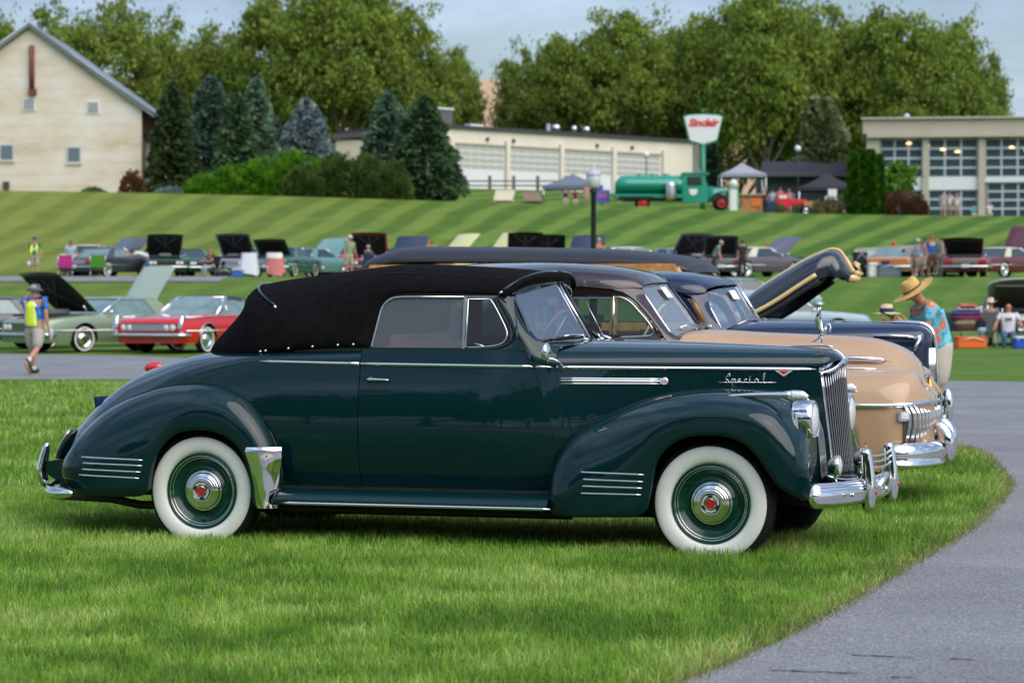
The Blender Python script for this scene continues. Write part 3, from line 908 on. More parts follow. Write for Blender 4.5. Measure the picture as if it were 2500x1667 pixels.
        # torpedo parking lamp on the wing crown
        tp = bpy.data.objects.new('parking_lamp', None); COL.objects.link(tp); tp.parent = car; tp.location = (0, 0, 0)
        k = MB(); pts = [(3.155, sd * .70, .944), (3.24, sd * .70, .950), (3.34, sd * .70, .954), (3.45, sd * .70, .955), (3.535, sd * .70, .955)]
        k.tube(cr(pts, 3), [.002] + [lin(.007, .022, (i / 11) ** .7) for i in range(12)], 12, flat=1.0)
        k.tube(cr([(3.49, sd * .70, .972), (3.55, sd * .70, .979), (3.60, sd * .70, .974), (3.632, sd * .70, .95)], 3), .0045, 8)
        k.tube(cr([(3.535, sd * .70, .931), (3.60, sd * .70, .930), (3.634, sd * .70, .932)], 3), .006, 8)
        k.build('housing', CHROME, tp)
        k = MB(); k.tube(cr([(3.535, sd * .70, .955), (3.58, sd * .70, .955), (3.61, sd * .70, .952), (3.628, sd * .70, .944)], 3), [.0245, .0245, .024, .0235, .0225, .021, .019, .016, .012, .007], 12); k.build('lens', LAMPGLASS, tp)

    # ---------- running boards
    for sd in (-1, 1):
        rows = []
        for x in np.linspace(.497, 2.168, 24):
            t = (x - .497) / 1.67
            rows.append([(x, sd * .70, .376), (x, sd * .745, .376), (x, sd * .80, .368), (x, sd * .845, .350), (x, sd * .866, .325), (x, sd * .868, .305), (x, sd * .862, .288), (x, sd * .80, .282)])
        r_ = MB().grid(rows).build('running_board', PAINT, car)
        MB().tube([(.545, sd * .868, .300), (.60, sd * .871, .300), (1.4, sd * .872, .3015), (2.14, sd * .871, .303), (2.19, sd * .868, .303)], [.003, .0075, .0075, .0075, .003], 8, flat=1.2).build('chrome_edge', CHROME, r_)
        MB().tube([(.512, sd * .76, .385), (.500, sd * .862, .355), (.492, sd * .872, .30), (.490, sd * .868, .27)], .006, 6).build('welting', SEAL, r_)

    # ---------- chassis, floor and wheel houses
    b = MB(); b.box((1.2, 0, .35), (3.6, 1.36, .08)); b.box((.0, 0, .52), (.9, .9, .38)); b.box((3.05, 0, .55), (.95, .70, .42))
    b.box((-.62, 0, .42), (.75, 1.35, .18)); b.box((1.2, 0, .27), (3.0, .5, .10)); b.box((2.2, 0, .6), (.12, 1.14, .5)); b.box((.42, 0, .6), (.06, 1.3, .5)); b.box((-.42, 0, .55), (.06, 1.3, .45))
    b.build('underbody', BLACK, car)
    b = MB(); b.tube([(-1.15, -.45, .275), (-.75, -.48, .265), (-.55, -.50, .235), (-.2, -.50, .235), (2.2, -.48, .24)], .026, 10)
    b.build('exhaust_pipe', mat('rusty_metal', (.035, .024, .018), .6), car)
    b = MB(); b.tube([(0, -.7, .352), (0, .7, .352)], .04, 10); b.build('rear_axle', BLACK, car)
    b = MB(); b.tube([(3.1, -.68, .30), (3.1, .68, .30)], .03, 10); b.build('front_axle', BLACK, car)
    b = MB(); b.tube([(3.1, .35, .30), (3.35, .50, .26), (3.42, .60, .22)], .018, 8); b.build('track_rod', BLACK, car)

    # ---------- belt mouldings
    for sd in (-1, 1):
        def bt(x): return hs(x, [(.32, 1.119), (.97, 1.110), (2.02, 1.1005), (2.13, 1.0985), (3.56, 1.088)])
        for (x0, x1, n_, nm) in ((.327, .970, 10, 'belt_strip'), (.982, 2.028, 16, 'belt_strip'), (2.042, 2.135, 4, 'belt_strip'), (2.158, 3.575, 22, 'belt_strip')):
            pts = [(x, sd * (half_width(x, 1.10) + .004), bt(x)) for x in np.linspace(x0, x1, n_)]
            r_ = [.0085] * n_
            if x0 < .4: r_[0] = .002
            if x1 > 3.5: r_[-1] = .003
            if abs(x0 - 2.042) < .01: r_ = [.0085, .0085, .006, .002]
            MB().tube(pts, r_, 8, flat=1.15).build(nm, CHROME, car)
        # red vee below the strip
        y = half_width(3.4, 1.07)
        V_ = MB(); V_.poly([(3.352, sd * (half_width(3.352, 1.08) + .002), 1.082), (3.450, sd * (half_width(3.45, 1.08) + .002), 1.080), (3.401, sd * (y + .002), 1.046)][::sd], (0, sd * .006, 0)); vee = V_.build('vee_badge', CHROME, car)
        V_ = MB(); V_.poly([(3.372, sd * (half_width(3.37, 1.08) + .009), 1.079), (3.430, sd * (half_width(3.43, 1.08) + .009), 1.078), (3.401, sd * (y + .009), 1.058)][::sd], (0, sd * .002, 0)); V_.build('red_enamel_inlay', RED, vee)
        # louvre trim with round badge
        lv = bpy.data.objects.new('louvre_trim', None); COL.objects.link(lv); lv.parent = car
        for (z0, z1, xa) in ((1.036, 1.032, 2.186), (1.022, 1.019, 2.186), (1.005, 1.004, 2.190)):
            pts = [(x, sd * (half_width(x, 1.02) + .004), lin(z0, z1, (x - xa) / .54)) for x in np.linspace(xa, 2.735, 9)]
            MB().tube(pts, .0045 if z0 != 1.022 else .0068, 6).build('bar', CHROME, lv)
        y = sd * (half_width(2.75, 1.018) + .004)
        q = MB(); q.lathe([(0, 0), (.024, 0), (.024, sd * .008), (.018, sd * .010)], 'y', (2.752, y, 1.018), 24); q.build('badge_ring', CHROME, lv)
        q = MB(); q.lathe([(.019, sd * .0095), (0, sd * .0105)], 'y', (2.752, y, 1.018), 20); q.build('badge_face', IVORY, lv)
        Mx = Matrix.Translation((2.752, y + sd * .0112, 1.018)) @ (Matrix.Rotation(R(180), 4, 'Z') if sd > 0 else Matrix.Identity(4)) @ Matrix.Rotation(R(90), 4, 'X')
        text_part('badge_number', '110', .016, RED, lv, Mx, .0005, bold=.0004)
        # chrome script 'Special'
        S_ = MB()
        strokes = [[(.052, .030), (.060, .044), (.053, .050), (.044, .036), (.036, .022), (.048, .012), (.052, .004), (.040, .0), (.030, .006)],
                   [(.060, .003), (.075, .020), (.070, -.030)], [(.072, .010), (.082, .020), (.090, .012), (.082, .002), (.073, .004)],
                   [(.098, .006), (.116, .010), (.112, .020), (.102, .015), (.102, .004), (.114, .001), (.124, .004)],
                   [(.152, .017), (.144, .020), (.136, .010), (.142, .001), (.154, .002)], [(.166, .022), (.168, .002), (.178, .002)], [(.167, .031), (.171, .034)],
                   [(.212, .016), (.202, .020), (.193, .010), (.199, .001), (.210, .006), (.213, .018), (.213, .003), (.220, .001)], [(.240, .003), (.246, .030), (.250, .050), (.243, .048), (.241, .020), (.242, .0), (.256, .0)]]
        for st in strokes:
            pts = [(3.050 + p[0], sd * (half_width(3.05 + p[0], 1.02) + .0045), 1.012 + p[1]) for p in cr(st, 3)]
            if sd > 0: pts = [(2 * 3.205 - p[0], sd * (half_width(2 * 3.205 - p[0], 1.02) + .0045), p[2]) for p in pts]
            S_.tube(pts, .0027, 6)
        S_.tube([(x, sd * (half_width(x, 1.02) + .0035), 1.0125) for x in np.linspace(3.046, 3.36, 8)], .0026, 6)
        S_.build('script_badge', CHROME, car)

    # ---------- grille
    gc = lambda z: hs(z, [(.43, 3.748), (.99, 3.703), (1.10, 3.693), (1.145, 3.690)])
    ge = lambda z: hs(z, [(.43, 3.672), (.50, 3.668), (.62, 3.655), (.84, 3.627), (1.065, 3.600)])
    GW = .205
    def gx(y, z): t = abs(y) / GW; return lin(gc(z), ge(z), t ** 1.35)
    def gtop(y): t = abs(y) / GW; return 1.118 - .055 * sst(.25, .9, t)
    gr = bpy.data.objects.new('grille', None); COL.objects.link(gr); gr.parent = car
    rows = [[(gx(y, z) - .03, y, z) for y in np.linspace(-GW, GW, 13)] for z in np.linspace(.44, 1.07, 8)]
    MB().grid(rows).build('grille_backing', BLACK, gr)
    N_ = 11
    for i in range(-N_, N_ + 1):
        y = GW * .955 * i / N_
        zt = gtop(y) - .012
        b = MB(); b.tube([(gx(y, z), y, z) for z in np.linspace(.43, zt, 9)], .0050 if i else .008, 6, flat=1., up=(0, 1, 0))
        b.build('grille_bar', GRILLE_CHROME, gr)
    for sd in (-1, 1):
        pts = [(3.693, 0, 1.136), (3.690, sd * .03, 1.130), (3.675, sd * .08, 1.112), (3.655, sd * .125, 1.090), (3.630, sd * .165, 1.075), (3.604, sd * .205, 1.066), (3.602, sd * .214, 1.04)]
        MB().tube(cr(pts, 4), [.018] * 17 + [.014, .012, .011, .010, .009, .008, .007, .006], 10, flat=.8).build('grille_surround', CHROME, gr)
        MB().tube([(ge(z) + .0, sd * (GW + .006), z) for z in np.linspace(1.055, .44, 9)], .0065, 8).build('grille_side', CHROME, gr)
    # shell filling behind surround
    rows = []
    for z in np.linspace(1.145, 1.07, 4):
        rows.append([(gx(y, z) - .012, y, min(z, gtop(y) + .035)) for y in np.linspace(-GW, GW, 13)])
    MB().grid(rows).build('grille_shell', CHROME, gr)
    # ---------- catwalk, side grilles and apron
    for sd in (-1, 1):
        rows = []
        for z in np.linspace(.40, .93, 10):
            y0, y1 = half_width(3.6, z) , .37
            rows.append([(3.60 - .10 * sst(.72, .95, z) + .02 * (y_ > .3) * 0, sd * y_, z) for y_ in np.linspace(y0 - .005, y1 + .05, 6)])
        MB().grid(rows).build('catwalk', PAINT, car)
        for i in range(8):
            y = lin(.245, .405, i / 7); b = MB()
            zt = hs(y, [(.24, .86), (.33, .80), (.42, .74)])
            b.tube([(lin(3.648, 3.612, (z - .44) / .4) - .03 * sst(.7, .86, z), sd * y, z) for z in np.linspace(.445, zt, 8)], .0045, 6)
            b.build('side_grille_bar', GRILLE_CHROME, gr)
    b = MB(); rows = []
    for t in np.linspace(0, 1, 7):
        z = lin(.455, .37, t); rows.append([(lin(3.755, 3.62, (abs(y) / .62) ** 1.5) - .05 * t, y, z) for y in np.linspace(-.62, .62, 17)])
    b.grid(rows); b.build('front_apron', PAINT, car)
    MB().tube([(lin(3.765, 3.66, (abs(y) / .3) ** 1.5), y, .452 + .03 * (abs(y) / .3) ** 3) for y in np.linspace(-.3, .3, 13)], .010, 8).build('apron_trim', CHROME, car)
    # fog lamps
    for sd in (-1, 1):
        fl = bpy.data.objects.new('fog_lamp', None); COL.objects.link(fl); fl.parent = car; fl.location = (3.735, sd * .37, .548)
        h = MB(); h.lathe([(0, -.068), (.022, -.062), (.044, -.045), (.058, -.02), (.062, 0), (.058, .008), (.052, .010)], 'x', seg=32); h.build('shell', CHROME, fl)
        h = MB(); h.lathe([(0, .02), (.03, .017), (.053, .008)], 'x', seg=24); h.build('lens', LAMPGLASS, fl)
        h = MB(); h.tube([(-.02, 0, -.055), (-.01, 0, -.13)], .008, 8); h.build('stem', CHROME, fl)
    # club badge by the grille
    bd = MB(); bd.lathe([(0, .006), (.018, .006), (.024, 0)], 'x', (3.80, .10, .625), 20); o = bd.build('club_badge', mat('gold_enamel', (.55, .38, .15), .3, .6), car)
    bd = MB(); bd.lathe([(0, .010), (.014, .008)], 'x', (3.80, .10, .625), 20); bd.ball((3.80, .10, .657), (.006, .012, .01), 8, 6); bd.tube([(3.795, .10, .60), (3.79, .10, .50)], .004, 6); bd.build('red_centre', RED, o)

    # ---------- bumpers
    def blade(plan, z0, hgt, name, ridges=3, taper=.6, zarc=0., thick=.022):
        rows = []; P = cr(plan, 5); n = len(P)
        for i, p in enumerate(P):
            t = i / (n - 1); e = min(t, 1 - t) * 2
            k = 1 if e > .16 else lin(taper * .6, 1, math.sqrt(e / .16))
            a = Vector(P[min(i + 1, n - 1)]) - Vector(P[max(i - 1, 0)]); nrm = Vector((a.y, -a.x)).normalized()
            if nrm.dot(Vector((p[0] - 1.5, p[1]))) < 0: nrm = -nrm
            row = []
            prof = [(-.5, .0), (-.50, .5), (-.42, .85), (-.25, 1.0), (-.02, 1.05), (.14, .98), (.20, .80), (.22, .92), (.30, .86), (.33, .66), (.35, .76), (.41, .68), (.44, .46), (.46, .52), (.5, .2), (.5, -.2), (.4, -.3), (-.4, -.3)]
            for (h_, o_) in prof:
                row.append((p[0] + nrm.x * o_ * thick * 1.6 * k, p[1] + nrm.y * o_ * thick * 1.6 * k, z0 + h_ * hgt * k + zarc * (1 - e)))
            rows.append(row)
        return MB().grid(rows, closed_v=True, caps=True).build(name, CHROME, car, sharp=50)
    blade([(3.670, -.875), (3.70, -.85), (3.765, -.75), (3.825, -.58), (3.865, -.38), (3.885, -.18), (3.89, 0), (3.885, .18), (3.865, .38), (3.825, .58), (3.765, .75), (3.70, .85), (3.670, .875)], .412, .135, 'front_bumper')
    for sd in (-1, 1):
        g = MB()
        # overrider: upright blade-like casting
        pts = [(3.893, sd * .36, .292), (3.900, sd * .36, .33), (3.905, sd * .36, .40), (3.902, sd * .36, .46), (3.898, sd * .36, .52), (3.890, sd * .36, .60), (3.886, sd * .36, .632), (3.884, sd * .36, .646)]
        g.tube(cr(pts, 3), [.012, .03, .038, .042, .045, .047, .048, .048, .048, .047, .046, .045, .043, .042, .040, .038, .036, .036, .034, .031, .027, .014][:22], 14, flat=.85, up=(1, 0, 0))
        gg = g.build('bumper_guard', CHROME, car)
        for zz in (.438, .450, .462):
            MB().tube([(3.945 - abs(q) * .35, sd * .36 + q, zz) for q in np.linspace(-.047, .047, 9)], .0035, 6).build('guard_ring', CHROME, gg)
        e = MB(); e.lathe([(0, .010), (.012, .010), (.017, 0)], 'x', (3.942, sd * .36, .405), 16); e.build('guard_emblem', RED, gg)
        br = MB(); br.box((3.78, sd * .36, .40), (.16, .04, .05)); br.build('bumper_bracket', CHROME, car)
    for zz in (.605, .572, .538):
        MB().tube([(3.905 + .012 * math.cos(q / .36 * 1.57), q, zz - .01 * math.cos(q / .36 * 1.57)) for q in np.linspace(-.36, .36, 11)], .0065, 8).build('guard_rod', CHROME, car)
    b = MB(); b.tube(cr([(3.90, -.12, .40), (3.925, -.07, .45), (3.93, 0, .475), (3.925, .07, .45), (3.90, .12, .40)], 4), .022, 10); b.lathe([(0, .014), (.014, .012), (.019, 0)], 'x', (3.935, 0, .40), 18)
    b.build('crank_hole_cover', CHROME, car)
    for q in (-.66, .66): MB().ball((3.868, q, .41), .013, 10, 8).build('bumper_bolt', CHROME, car)

    # rear bumper
    blade([(-.80, -.885), (-.92, -.86), (-1.03, -.74), (-1.135, -.53), (-1.22, -.28), (-1.25, 0), (-1.22, .28), (-1.135, .53), (-1.03, .74), (-.92, .86), (-.80, .885)], .325, .075, 'rear_bumper', taper=.5)
    for sd in (-1, 1):
        g = MB(); pts = [(-1.300, sd * .30, .315), (-1.320, sd * .30, .36), (-1.330, sd * .30, .41), (-1.322, sd * .30, .46), (-1.305, sd * .30, .53), (-1.292, sd * .30, .575), (-1.288, sd * .30, .59)]
        g.tube(cr(pts, 3), [.012, .03, .036, .04, .042, .043, .043, .043, .042, .04, .038, .035, .032, .029, .026, .022, .018, .014, .008], 14, flat=.8, up=(1, 0, 0))
        gg = g.build('bumper_guard', CHROME, car)
        for zz in (.455, .467): MB().tube([(-1.36 + abs(q) * .35, sd * .30 + q, zz) for q in np.linspace(-.042, .042, 9)], .0035, 6).build('guard_ring', CHROME, gg)
        k = MB(); k.poly([(-1.17, sd * .30 - .02, .492), (-1.285, sd * .30 - .02, .475), (-1.29, sd * .30 - .02, .40), (-1.17, sd * .30 - .02, .33)][::-1], (0, .04, 0)); k.build('bumper_bracket', PAINT, car)
    # tail lamps
    for sd in (-1, 1):
        tl = bpy.data.objects.new('tail_lamp', None); COL.objects.link(tl); tl.parent = car
        rows = []
        for t in np.linspace(0, 1, 8):
            cxm, czm = lin(-1.115, -1.015, t), lin(.505, .685, t); rr_ = .055 * math.sin(math.pi * (t * .8 + .12)) + .004
            rows.append([(cxm + .05 * math.cos(q) * .5 + .03, sd * .52 + rr_ * math.sin(q), czm) for q in np.linspace(0, 2 * math.pi, 12, endpoint=False)])
        k = MB(); k.grid(rows, closed_v=True, caps=True); k.build('housing', PAINT, tl)
        rows = []
        for t in np.linspace(.04, .96, 8):
            cxm, czm = lin(-1.115, -1.015, t), lin(.505, .685, t); rr_ = .046 * math.sin(math.pi * (t * .8 + .12)) + .002
            rows.append([(cxm - .022 * math.cos(q) * (1 if math.cos(q) > 0 else .2) + .015, sd * .52 + rr_ * math.sin(q), czm) for q in np.linspace(0, 2 * math.pi, 12, endpoint=False)])
        k = MB(); k.grid(rows, closed_v=True, caps=True); k.build('lens', REDGLASS, tl)
        k = MB(); k.tube([(lin(-1.112, -1.012, t) + .006, sd * .52 - .053 * math.sin(math.pi * (t * .8 + .12)), lin(.50, .69, t)) for t in np.linspace(0, 1, 8)], .004, 6); k.build('rim', CHROME, tl)
    k = MB(); k.box((-1.035, 0, .832), (.012, .30, .085), Matrix.Rotation(R(-8), 3, 'Y'), bev=.004); pl = k.build('licence_plate', mat('navy_plate', (.006, .015, .09), .4), car)
    k = MB(); k.box((-1.04, 0, .835), (.07, .06, .03)); k.build('plate_bracket', PAINT, car)

    # ---------- soft top
    low = [(-.262, 0, 1.168), (-.245, .12, 1.160), (-.195, .25, 1.150), (-.12, .36, 1.143), (-.02, .45, 1.139), (.10, .53, 1.141), (.274, .605, 1.160), (.468, .640, 1.178), (.70, .660, 1.193), (.90, .668, 1.202), (.985, .668, 1.204), (1.020, .668, 1.206),
           (1.032, .658, 1.27), (1.050, .640, 1.36), (1.068, .622, 1.44), (1.105, .612, 1.492), (1.152, .610, 1.514), (1.25, .608, 1.521), (1.42, .608, 1.520), (1.6, .608, 1.518), (1.73, .612, 1.514), (1.800, .614, 1.512)]
    top = [(-.262, 0, 1.170), (-.235, 0, 1.200), (-.205, 0, 1.232), (-.155, 0, 1.287), (-.10, 0, 1.347), (-.04, 0, 1.413), (.012, 0, 1.475), (.05, 0, 1.530), (.085, 0, 1.566), (.125, 0, 1.583), (.22, 0, 1.600), (.32, 0, 1.615),
           (.46, 0, 1.632), (.62, 0, 1.652), (.80, 0, 1.673), (.94, 0, 1.689), (1.05, 0, 1.697), (1.2, 0, 1.696), (1.4, 0, 1.688), (1.6, 0, 1.677), (1.78, 0, 1.664), (1.950, 0, 1.645)]
    lw, tp_ = cr(low, 3), cr(top, 3)
    rows = []; nlow = len(lw)
    for i, (a, c) in enumerate(zip(lw, tp_)):
        n = 2.6; row = []
        for k in range(17):
            q = math.pi / 2 * k / 16
            u = math.cos(q) ** (2 / n); v = math.sin(q) ** (2 / 2.1)
            bw = sst(-.2, .5, a[0]); row.append((lin(c[0], a[0], lin(u, 1 - v, bw)), a[1] * u, a[2] + (c[2] - a[2]) * v))
        rows.append(row)
    ST = MB().grid(rows, mirror=True)
    # visor over the windscreen
    topo = MB()
    fr_top = [(1.905, 0, 1.656), (1.945, 0, 1.641), (1.975, 0, 1.615), (2.000, 0, 1.580), (2.018, 0, 1.545)]
    end_row = rows[-1]
    hdr_low = [(1.830, .612, 1.500), (1.862, .60, 1.522), (1.89, .565, 1.560), (1.915, .48, 1.590), (1.938, .35, 1.606), (1.955, .2, 1.610), (1.966, 0, 1.604)]
    hl_ = cr(hdr_low, 3); m_ = len(end_row)
    rows2 = []
    for k, p in enumerate(end_row):
        t = k / (m_ - 1); j = t * (len(hl_) - 1); j0 = min(int(j), len(hl_) - 2); f = j - j0
        q = tuple(lin(hl_[j0][a], hl_[j0 + 1][a], f) for a in range(3))
        row = []
        for s_ in np.linspace(0, 1, 6):
            bul = .006 * math.sin(math.pi * s_)
            row.append((lin(p[0], q[0], s_) + bul * (.4 + .6 * t), lin(p[1], q[1], s_) + bul * (1 - t) * .3, lin(p[2], q[2], s_) + bul * .35))
        rows2.append(row)
    ST.grid(rows2, mirror=True)
    stop = ST.build('soft_top', CLOTH, car)
    md = stop.modifiers.new('thick', 'SOLIDIFY'); md.thickness = .012; md.offset = -1
    # grey lining: the same shape set inside
    inn = [[(p[0], p[1] * .955, p[2] - .022) for p in r] for r in rows[22:]]
    MB().grid(inn, mirror=True).build('headlining', LINING, car)
    # seams, welting, fasteners
    def on_top(i, k, off=.003):
        p = rows[i][k]; return (p[0], -(p[1] + off * .6), p[2] + off)
    def seam_pts(sd, K0=9):
        pts = []
        for i in range(34, len(rows) - 1):
            k = 8 + (i - 34) * -1.6 / (len(rows) - 35); k0 = int(k); f = k - k0
            p, q = rows[i][k0], rows[i][k0 + 1]
            pts.append((lin(p[0], q[0], f), sd * (lin(p[1], q[1], f) + .001), lin(p[2], q[2], f) + .002))
        return pts
    for sd in (-1, 1):
        MB().tube(seam_pts(sd), .0028, 5).build('seam', mat('seam_thread', (.004, .004, .004), .9), stop)
        er = [(p[0] + .004, sd * (p[1] + .005), p[2] + .004) for p in end_row]
        MB().tube([er[i] for i in range(1, len(er))], .0085, 8).build('front_welt', PAINT, stop)
        MB().tube([er[1], (er[1][0] - .012, er[1][1], er[1][2] - .012), (er[1][0] - .022, er[1][1], er[1][2] - .022)], [.010, .009, .002], 8).build('welt_tip', CHROME, stop)
        # rear bow welt
        pts = []
        i = 26
        for k in range(7, 17): pts.append((rows[i][k][0], sd * (rows[i][k][1] + .004), rows[i][k][2] + .004))
        MB().tube(pts, .0075, 8).build('bow_welt', PAINT, stop)
        MB().tube([pts[0], (pts[0][0] + .006, pts[0][1], pts[0][2] - .014), (pts[0][0] + .012, pts[0][1], pts[0][2] - .026)], [.009, .008, .002], 8).build('welt_tip', CHROME, stop)
        MB().tube([(p[0] - .004, sd * (p[1] + .012), p[2] - .004) for p in lw[0:18]], .0085, 8).build('hem_welt', PAINT, stop)
        for (x, z) in ((.337, 1.176), (.495, 1.191), (.655, 1.203), (.819, 1.213), (.918, 1.217), (.30, 1.171)):
            y = hs(x, [(.274, .605), (.468, .640), (.70, .660), (.92, .668)])
            MB().ball((x, sd * (y + .004), z + .004), (.0085, .006, .0085), 10, 6).build('snap_fastener', CHROME, stop)

    # ---------- windscreen
    wf = bpy.data.objects.new('windscreen', None); COL.objects.link(wf); wf.parent = car
    pane = [(1.962, 0, 1.580), (2.150, 0, 1.266), (2.135, .15, 1.262), (2.110, .32, 1.255), (2.080, .50, 1.244), (2.050, .578, 1.244), (2.008, .588, 1.275), (1.962, .577, 1.332), (1.917, .560, 1.398), (1.893, .550, 1.450), (1.882, .538, 1.495), (1.885, .49, 1.520), (1.900, .40, 1.541), (1.925, .22, 1.560)]
    for sd in (-1, 1):
        P = [(2.908 - .275 * p[1] - .5987 * p[2], sd * p[1], p[2]) for p in pane]
        MB().poly(P).build('glass', GLASS, wf)
        MB().tube(cr([P[i] for i in range(2, 14)], 3), .009, 8).build('rubber_frame', SEAL, wf)
        MB().tube(cr([(p[0] + .004, p[1] * 1.012, p[2] + .002) for p in P[4:14]], 3), .011, 8).build('painted_frame', PAINT, wf)
    MB().tube([(1.957, 0, 1.592), (2.160, 0, 1.258)], .0105, 10, flat=1.).build('centre_bar', CHROME, wf)
    MB().tube([(1.975, .028, 1.585), (2.168, .028, 1.262)], .011, 8).build('painted_bar', PAINT, wf)
    MB().tube(cr([(1.866, -.58, 1.512), (1.90, -.45, 1.552), (1.935, -.22, 1.576), (1.957, 0, 1.588), (1.935, .22, 1.576), (1.90, .45, 1.552), (1.866, .58, 1.512)], 4), .009, 8).build('header_rail', PAINT, wf)
    for sd in (-1, 1):
        wp = bpy.data.objects.new('wiper', None); COL.objects.link(wp); wp.parent = car
        MB().tube([(2.175, sd * .16, 1.255), (2.165, sd * .16, 1.275), (2.135, sd * .26, 1.279), (2.115, sd * .36, 1.272)], [.010, .009, .005, .004], 8).build('arm', CHROME, wp)
        MB().tube([(2.148, sd * .27, 1.270), (2.115, sd * .42, 1.262), (2.085, sd * .53, 1.254)], .006, 6, flat=1.6).build('blade', SEAL, wp)
        MB().ball((2.185, sd * .16, 1.250), (.022, .022, .012), 12, 8).build('pivot', CHROME, wp)
    an = bpy.data.objects.new('radio_aerial', None); COL.objects.link(an); an.parent = car
    MB().tube([(2.170, .26, 1.262), (2.06, .26, 1.47)], [.004, .002], 6).build('mast', CHROME, an)
    MB().tube([(2.215, .26, 1.245), (2.175, .26, 1.262), (2.15, .26, 1.278)], [.014, .010, .004], 8).build('mount', CHROME, an)
    # ---------- side windows
    for sd in (-1, 1):
        sw = bpy.data.objects.new('side_window', None); COL.objects.link(sw); sw.parent = car
        def yy(z): return sd * hs(z, [(1.19, .672), (1.3, .650), (1.5, .606)])
        big = cr([(1.030, 1.200), (1.043, 1.263), (1.061, 1.355), (1.077, 1.428), (1.108, 1.472), (1.150, 1.494), (1.211, 1.500)], 3) + [(1.586, 1.499), (1.592, 1.200)]
        MB().poly([(x, yy(z) - sd * .006, z) for x, z in big]).build('glass', SIDEGLASS, sw)
        MB().tube([(x, yy(z), z) for x, z in big[:-1]], .0072, 6, flat=1.).build('frame', DULLCHROME, sw)
        MB().box((1.597, yy(1.35), 1.350), (.016, .014, .305), Matrix.Rotation(sd * R(-7.6) * -1, 3, 'X')).build('division_bar', DULLCHROME, sw)
        MB().box((1.69, yy(1.503), 1.500), (.20, .012, .014)).build('top_rail', DULLCHROME, sw)
        v = cr([(1.612, 1.487), (1.745, 1.485)], 1) + cr([(1.753, 1.475), (1.775, 1.447), (1.82, 1.375), (1.852, 1.318), (1.862, 1.280), (1.848, 1.243), (1.799, 1.220), (1.703, 1.211), (1.612, 1.207)], 3)
        vw = bpy.data.objects.new('vent_window', None); COL.objects.link(vw); vw.parent = car
        MB().poly([(x, yy(z) - sd * .004, z) for x, z in v]).build('glass', GLASS, vw)
        MB().tube([(x, yy(z), z) for x, z in v], .0058, 6, closed=True).build('frame', DULLCHROME, vw)
        v2 = cr([(1.770, 1.500), (1.800, 1.440), (1.845, 1.370), (1.878, 1.318), (1.887, 1.275), (1.870, 1.232), (1.81, 1.207), (1.703, 1.199), (1.612, 1.197)], 3)
        MB().tube([(x, yy(z) - sd * .006, z) for x, z in v2], .013, 6).build('weather_seal', SEAL, vw)
        MB().tube([(1.655, yy(1.22) - sd * .02, 1.235), (1.69, yy(1.22) - sd * .02, 1.222), (1.735, yy(1.22) - sd * .02, 1.212)], [.004, .007, .003], 6).build('latch', CHROME, vw)
        MB().box((1.30, yy(1.20), 1.199), (.58, .016, .012)).build('sill_seal', SEAL, sw)
    # ---------- mirror
    mr = bpy.data.objects.new('wing_mirror', None); COL.objects.link(mr); mr.parent = car
    h = MB(); h.ball((2.143, -.80, 1.183), (.026, .050, .058), 20, 14); h.build('mirror_head', CHROME, mr)
    h = MB(); h.tube(cr([(2.155, -.80, 1.150), (2.185, -.785, 1.145), (2.212, -.76, 1.125), (2.205, -.70, 1.105), (2.175, -.66, 1.100)], 4), .0065, 8); h.build('stalk', CHROME, mr)

    # ---------- interior
    SE = mat('seat_cloth', (.20, .155, .14), .85)
    for (x, w_, nm) in ((1.22, 1.12, 'front_seat'), (.42, 1.0, 'rear_seat')):
        st = bpy.data.objects.new(nm, None); COL.objects.link(st); st.parent = car
        MB().box((x + .2, 0, .78), (.52, w_, .20), bev=.05).build('cushion', LEATHER, st)
        MB().box((x - .08, 0, 1.03), (.16, w_, .50), Matrix.Rotation(R(-10), 3, 'Y'), bev=.06).build('backrest', LEATHER, st)
    MB().box((2.03, 0, 1.10), (.16, 1.22, .20), bev=.03).build('dashboard', mat('woodgrain_dash', (.09, .045, .02), .35, 0, .5), car)
    sw = bpy.data.objects.new('steering_wheel', None); COL.objects.link(sw); sw.parent = car
    sw.location = (1.80, .34, 1.235); sw.rotation_euler = (0, R(-62), 0)
    h = MB(); h.tube([(.205 * math.cos(q), .205 * math.sin(q), 0) for q in np.linspace(0, 2 * math.pi, 36, endpoint=False)], .0105, 8, closed=True)
    h.build('rim', mat('orange_plastic', (.50, .13, .06), .35, 0, .5), sw)
    h = MB()
    for k in range(3):
        q = 2 * math.pi * k / 3 + .5; h.tube([(0, 0, -.02), (.2 * math.cos(q), .2 * math.sin(q), 0)], .006, 6)
    h.tube([(0, 0, 0), (0, 0, -.5)], .02, 8); h.build('column', IVORY, sw)
    MB().box((1.93, 0, 1.47), (.015, .20, .055), bev=.006).build('rear_view_mirror', mat('mirror_back', (.12, .13, .14), .4), car)
    # inner door trim
    for sd in (-1, 1):
        MB().box((1.5, sd * .64, .85), (.98, .02, .66)).build('door_trim', LEATHER, car)

    # ---------- swan ornament (mascot of the bonnet)
    sn = bpy.data.objects.new('bonnet_ornament', None); COL.objects.link(sn); sn.parent = car
    h = MB(); h.tube(cr([(3.37, 0, 1.2155), (3.45, 0, 1.217), (3.55, 0, 1.218), (3.60, 0, 1.216), (3.632, 0, 1.208)], 3), [.002, .005, .007, .009, .010, .011, .012, .012, .013, .014, .013, .010, .004], 10, flat=.6); h.build('base', CHROME, sn)
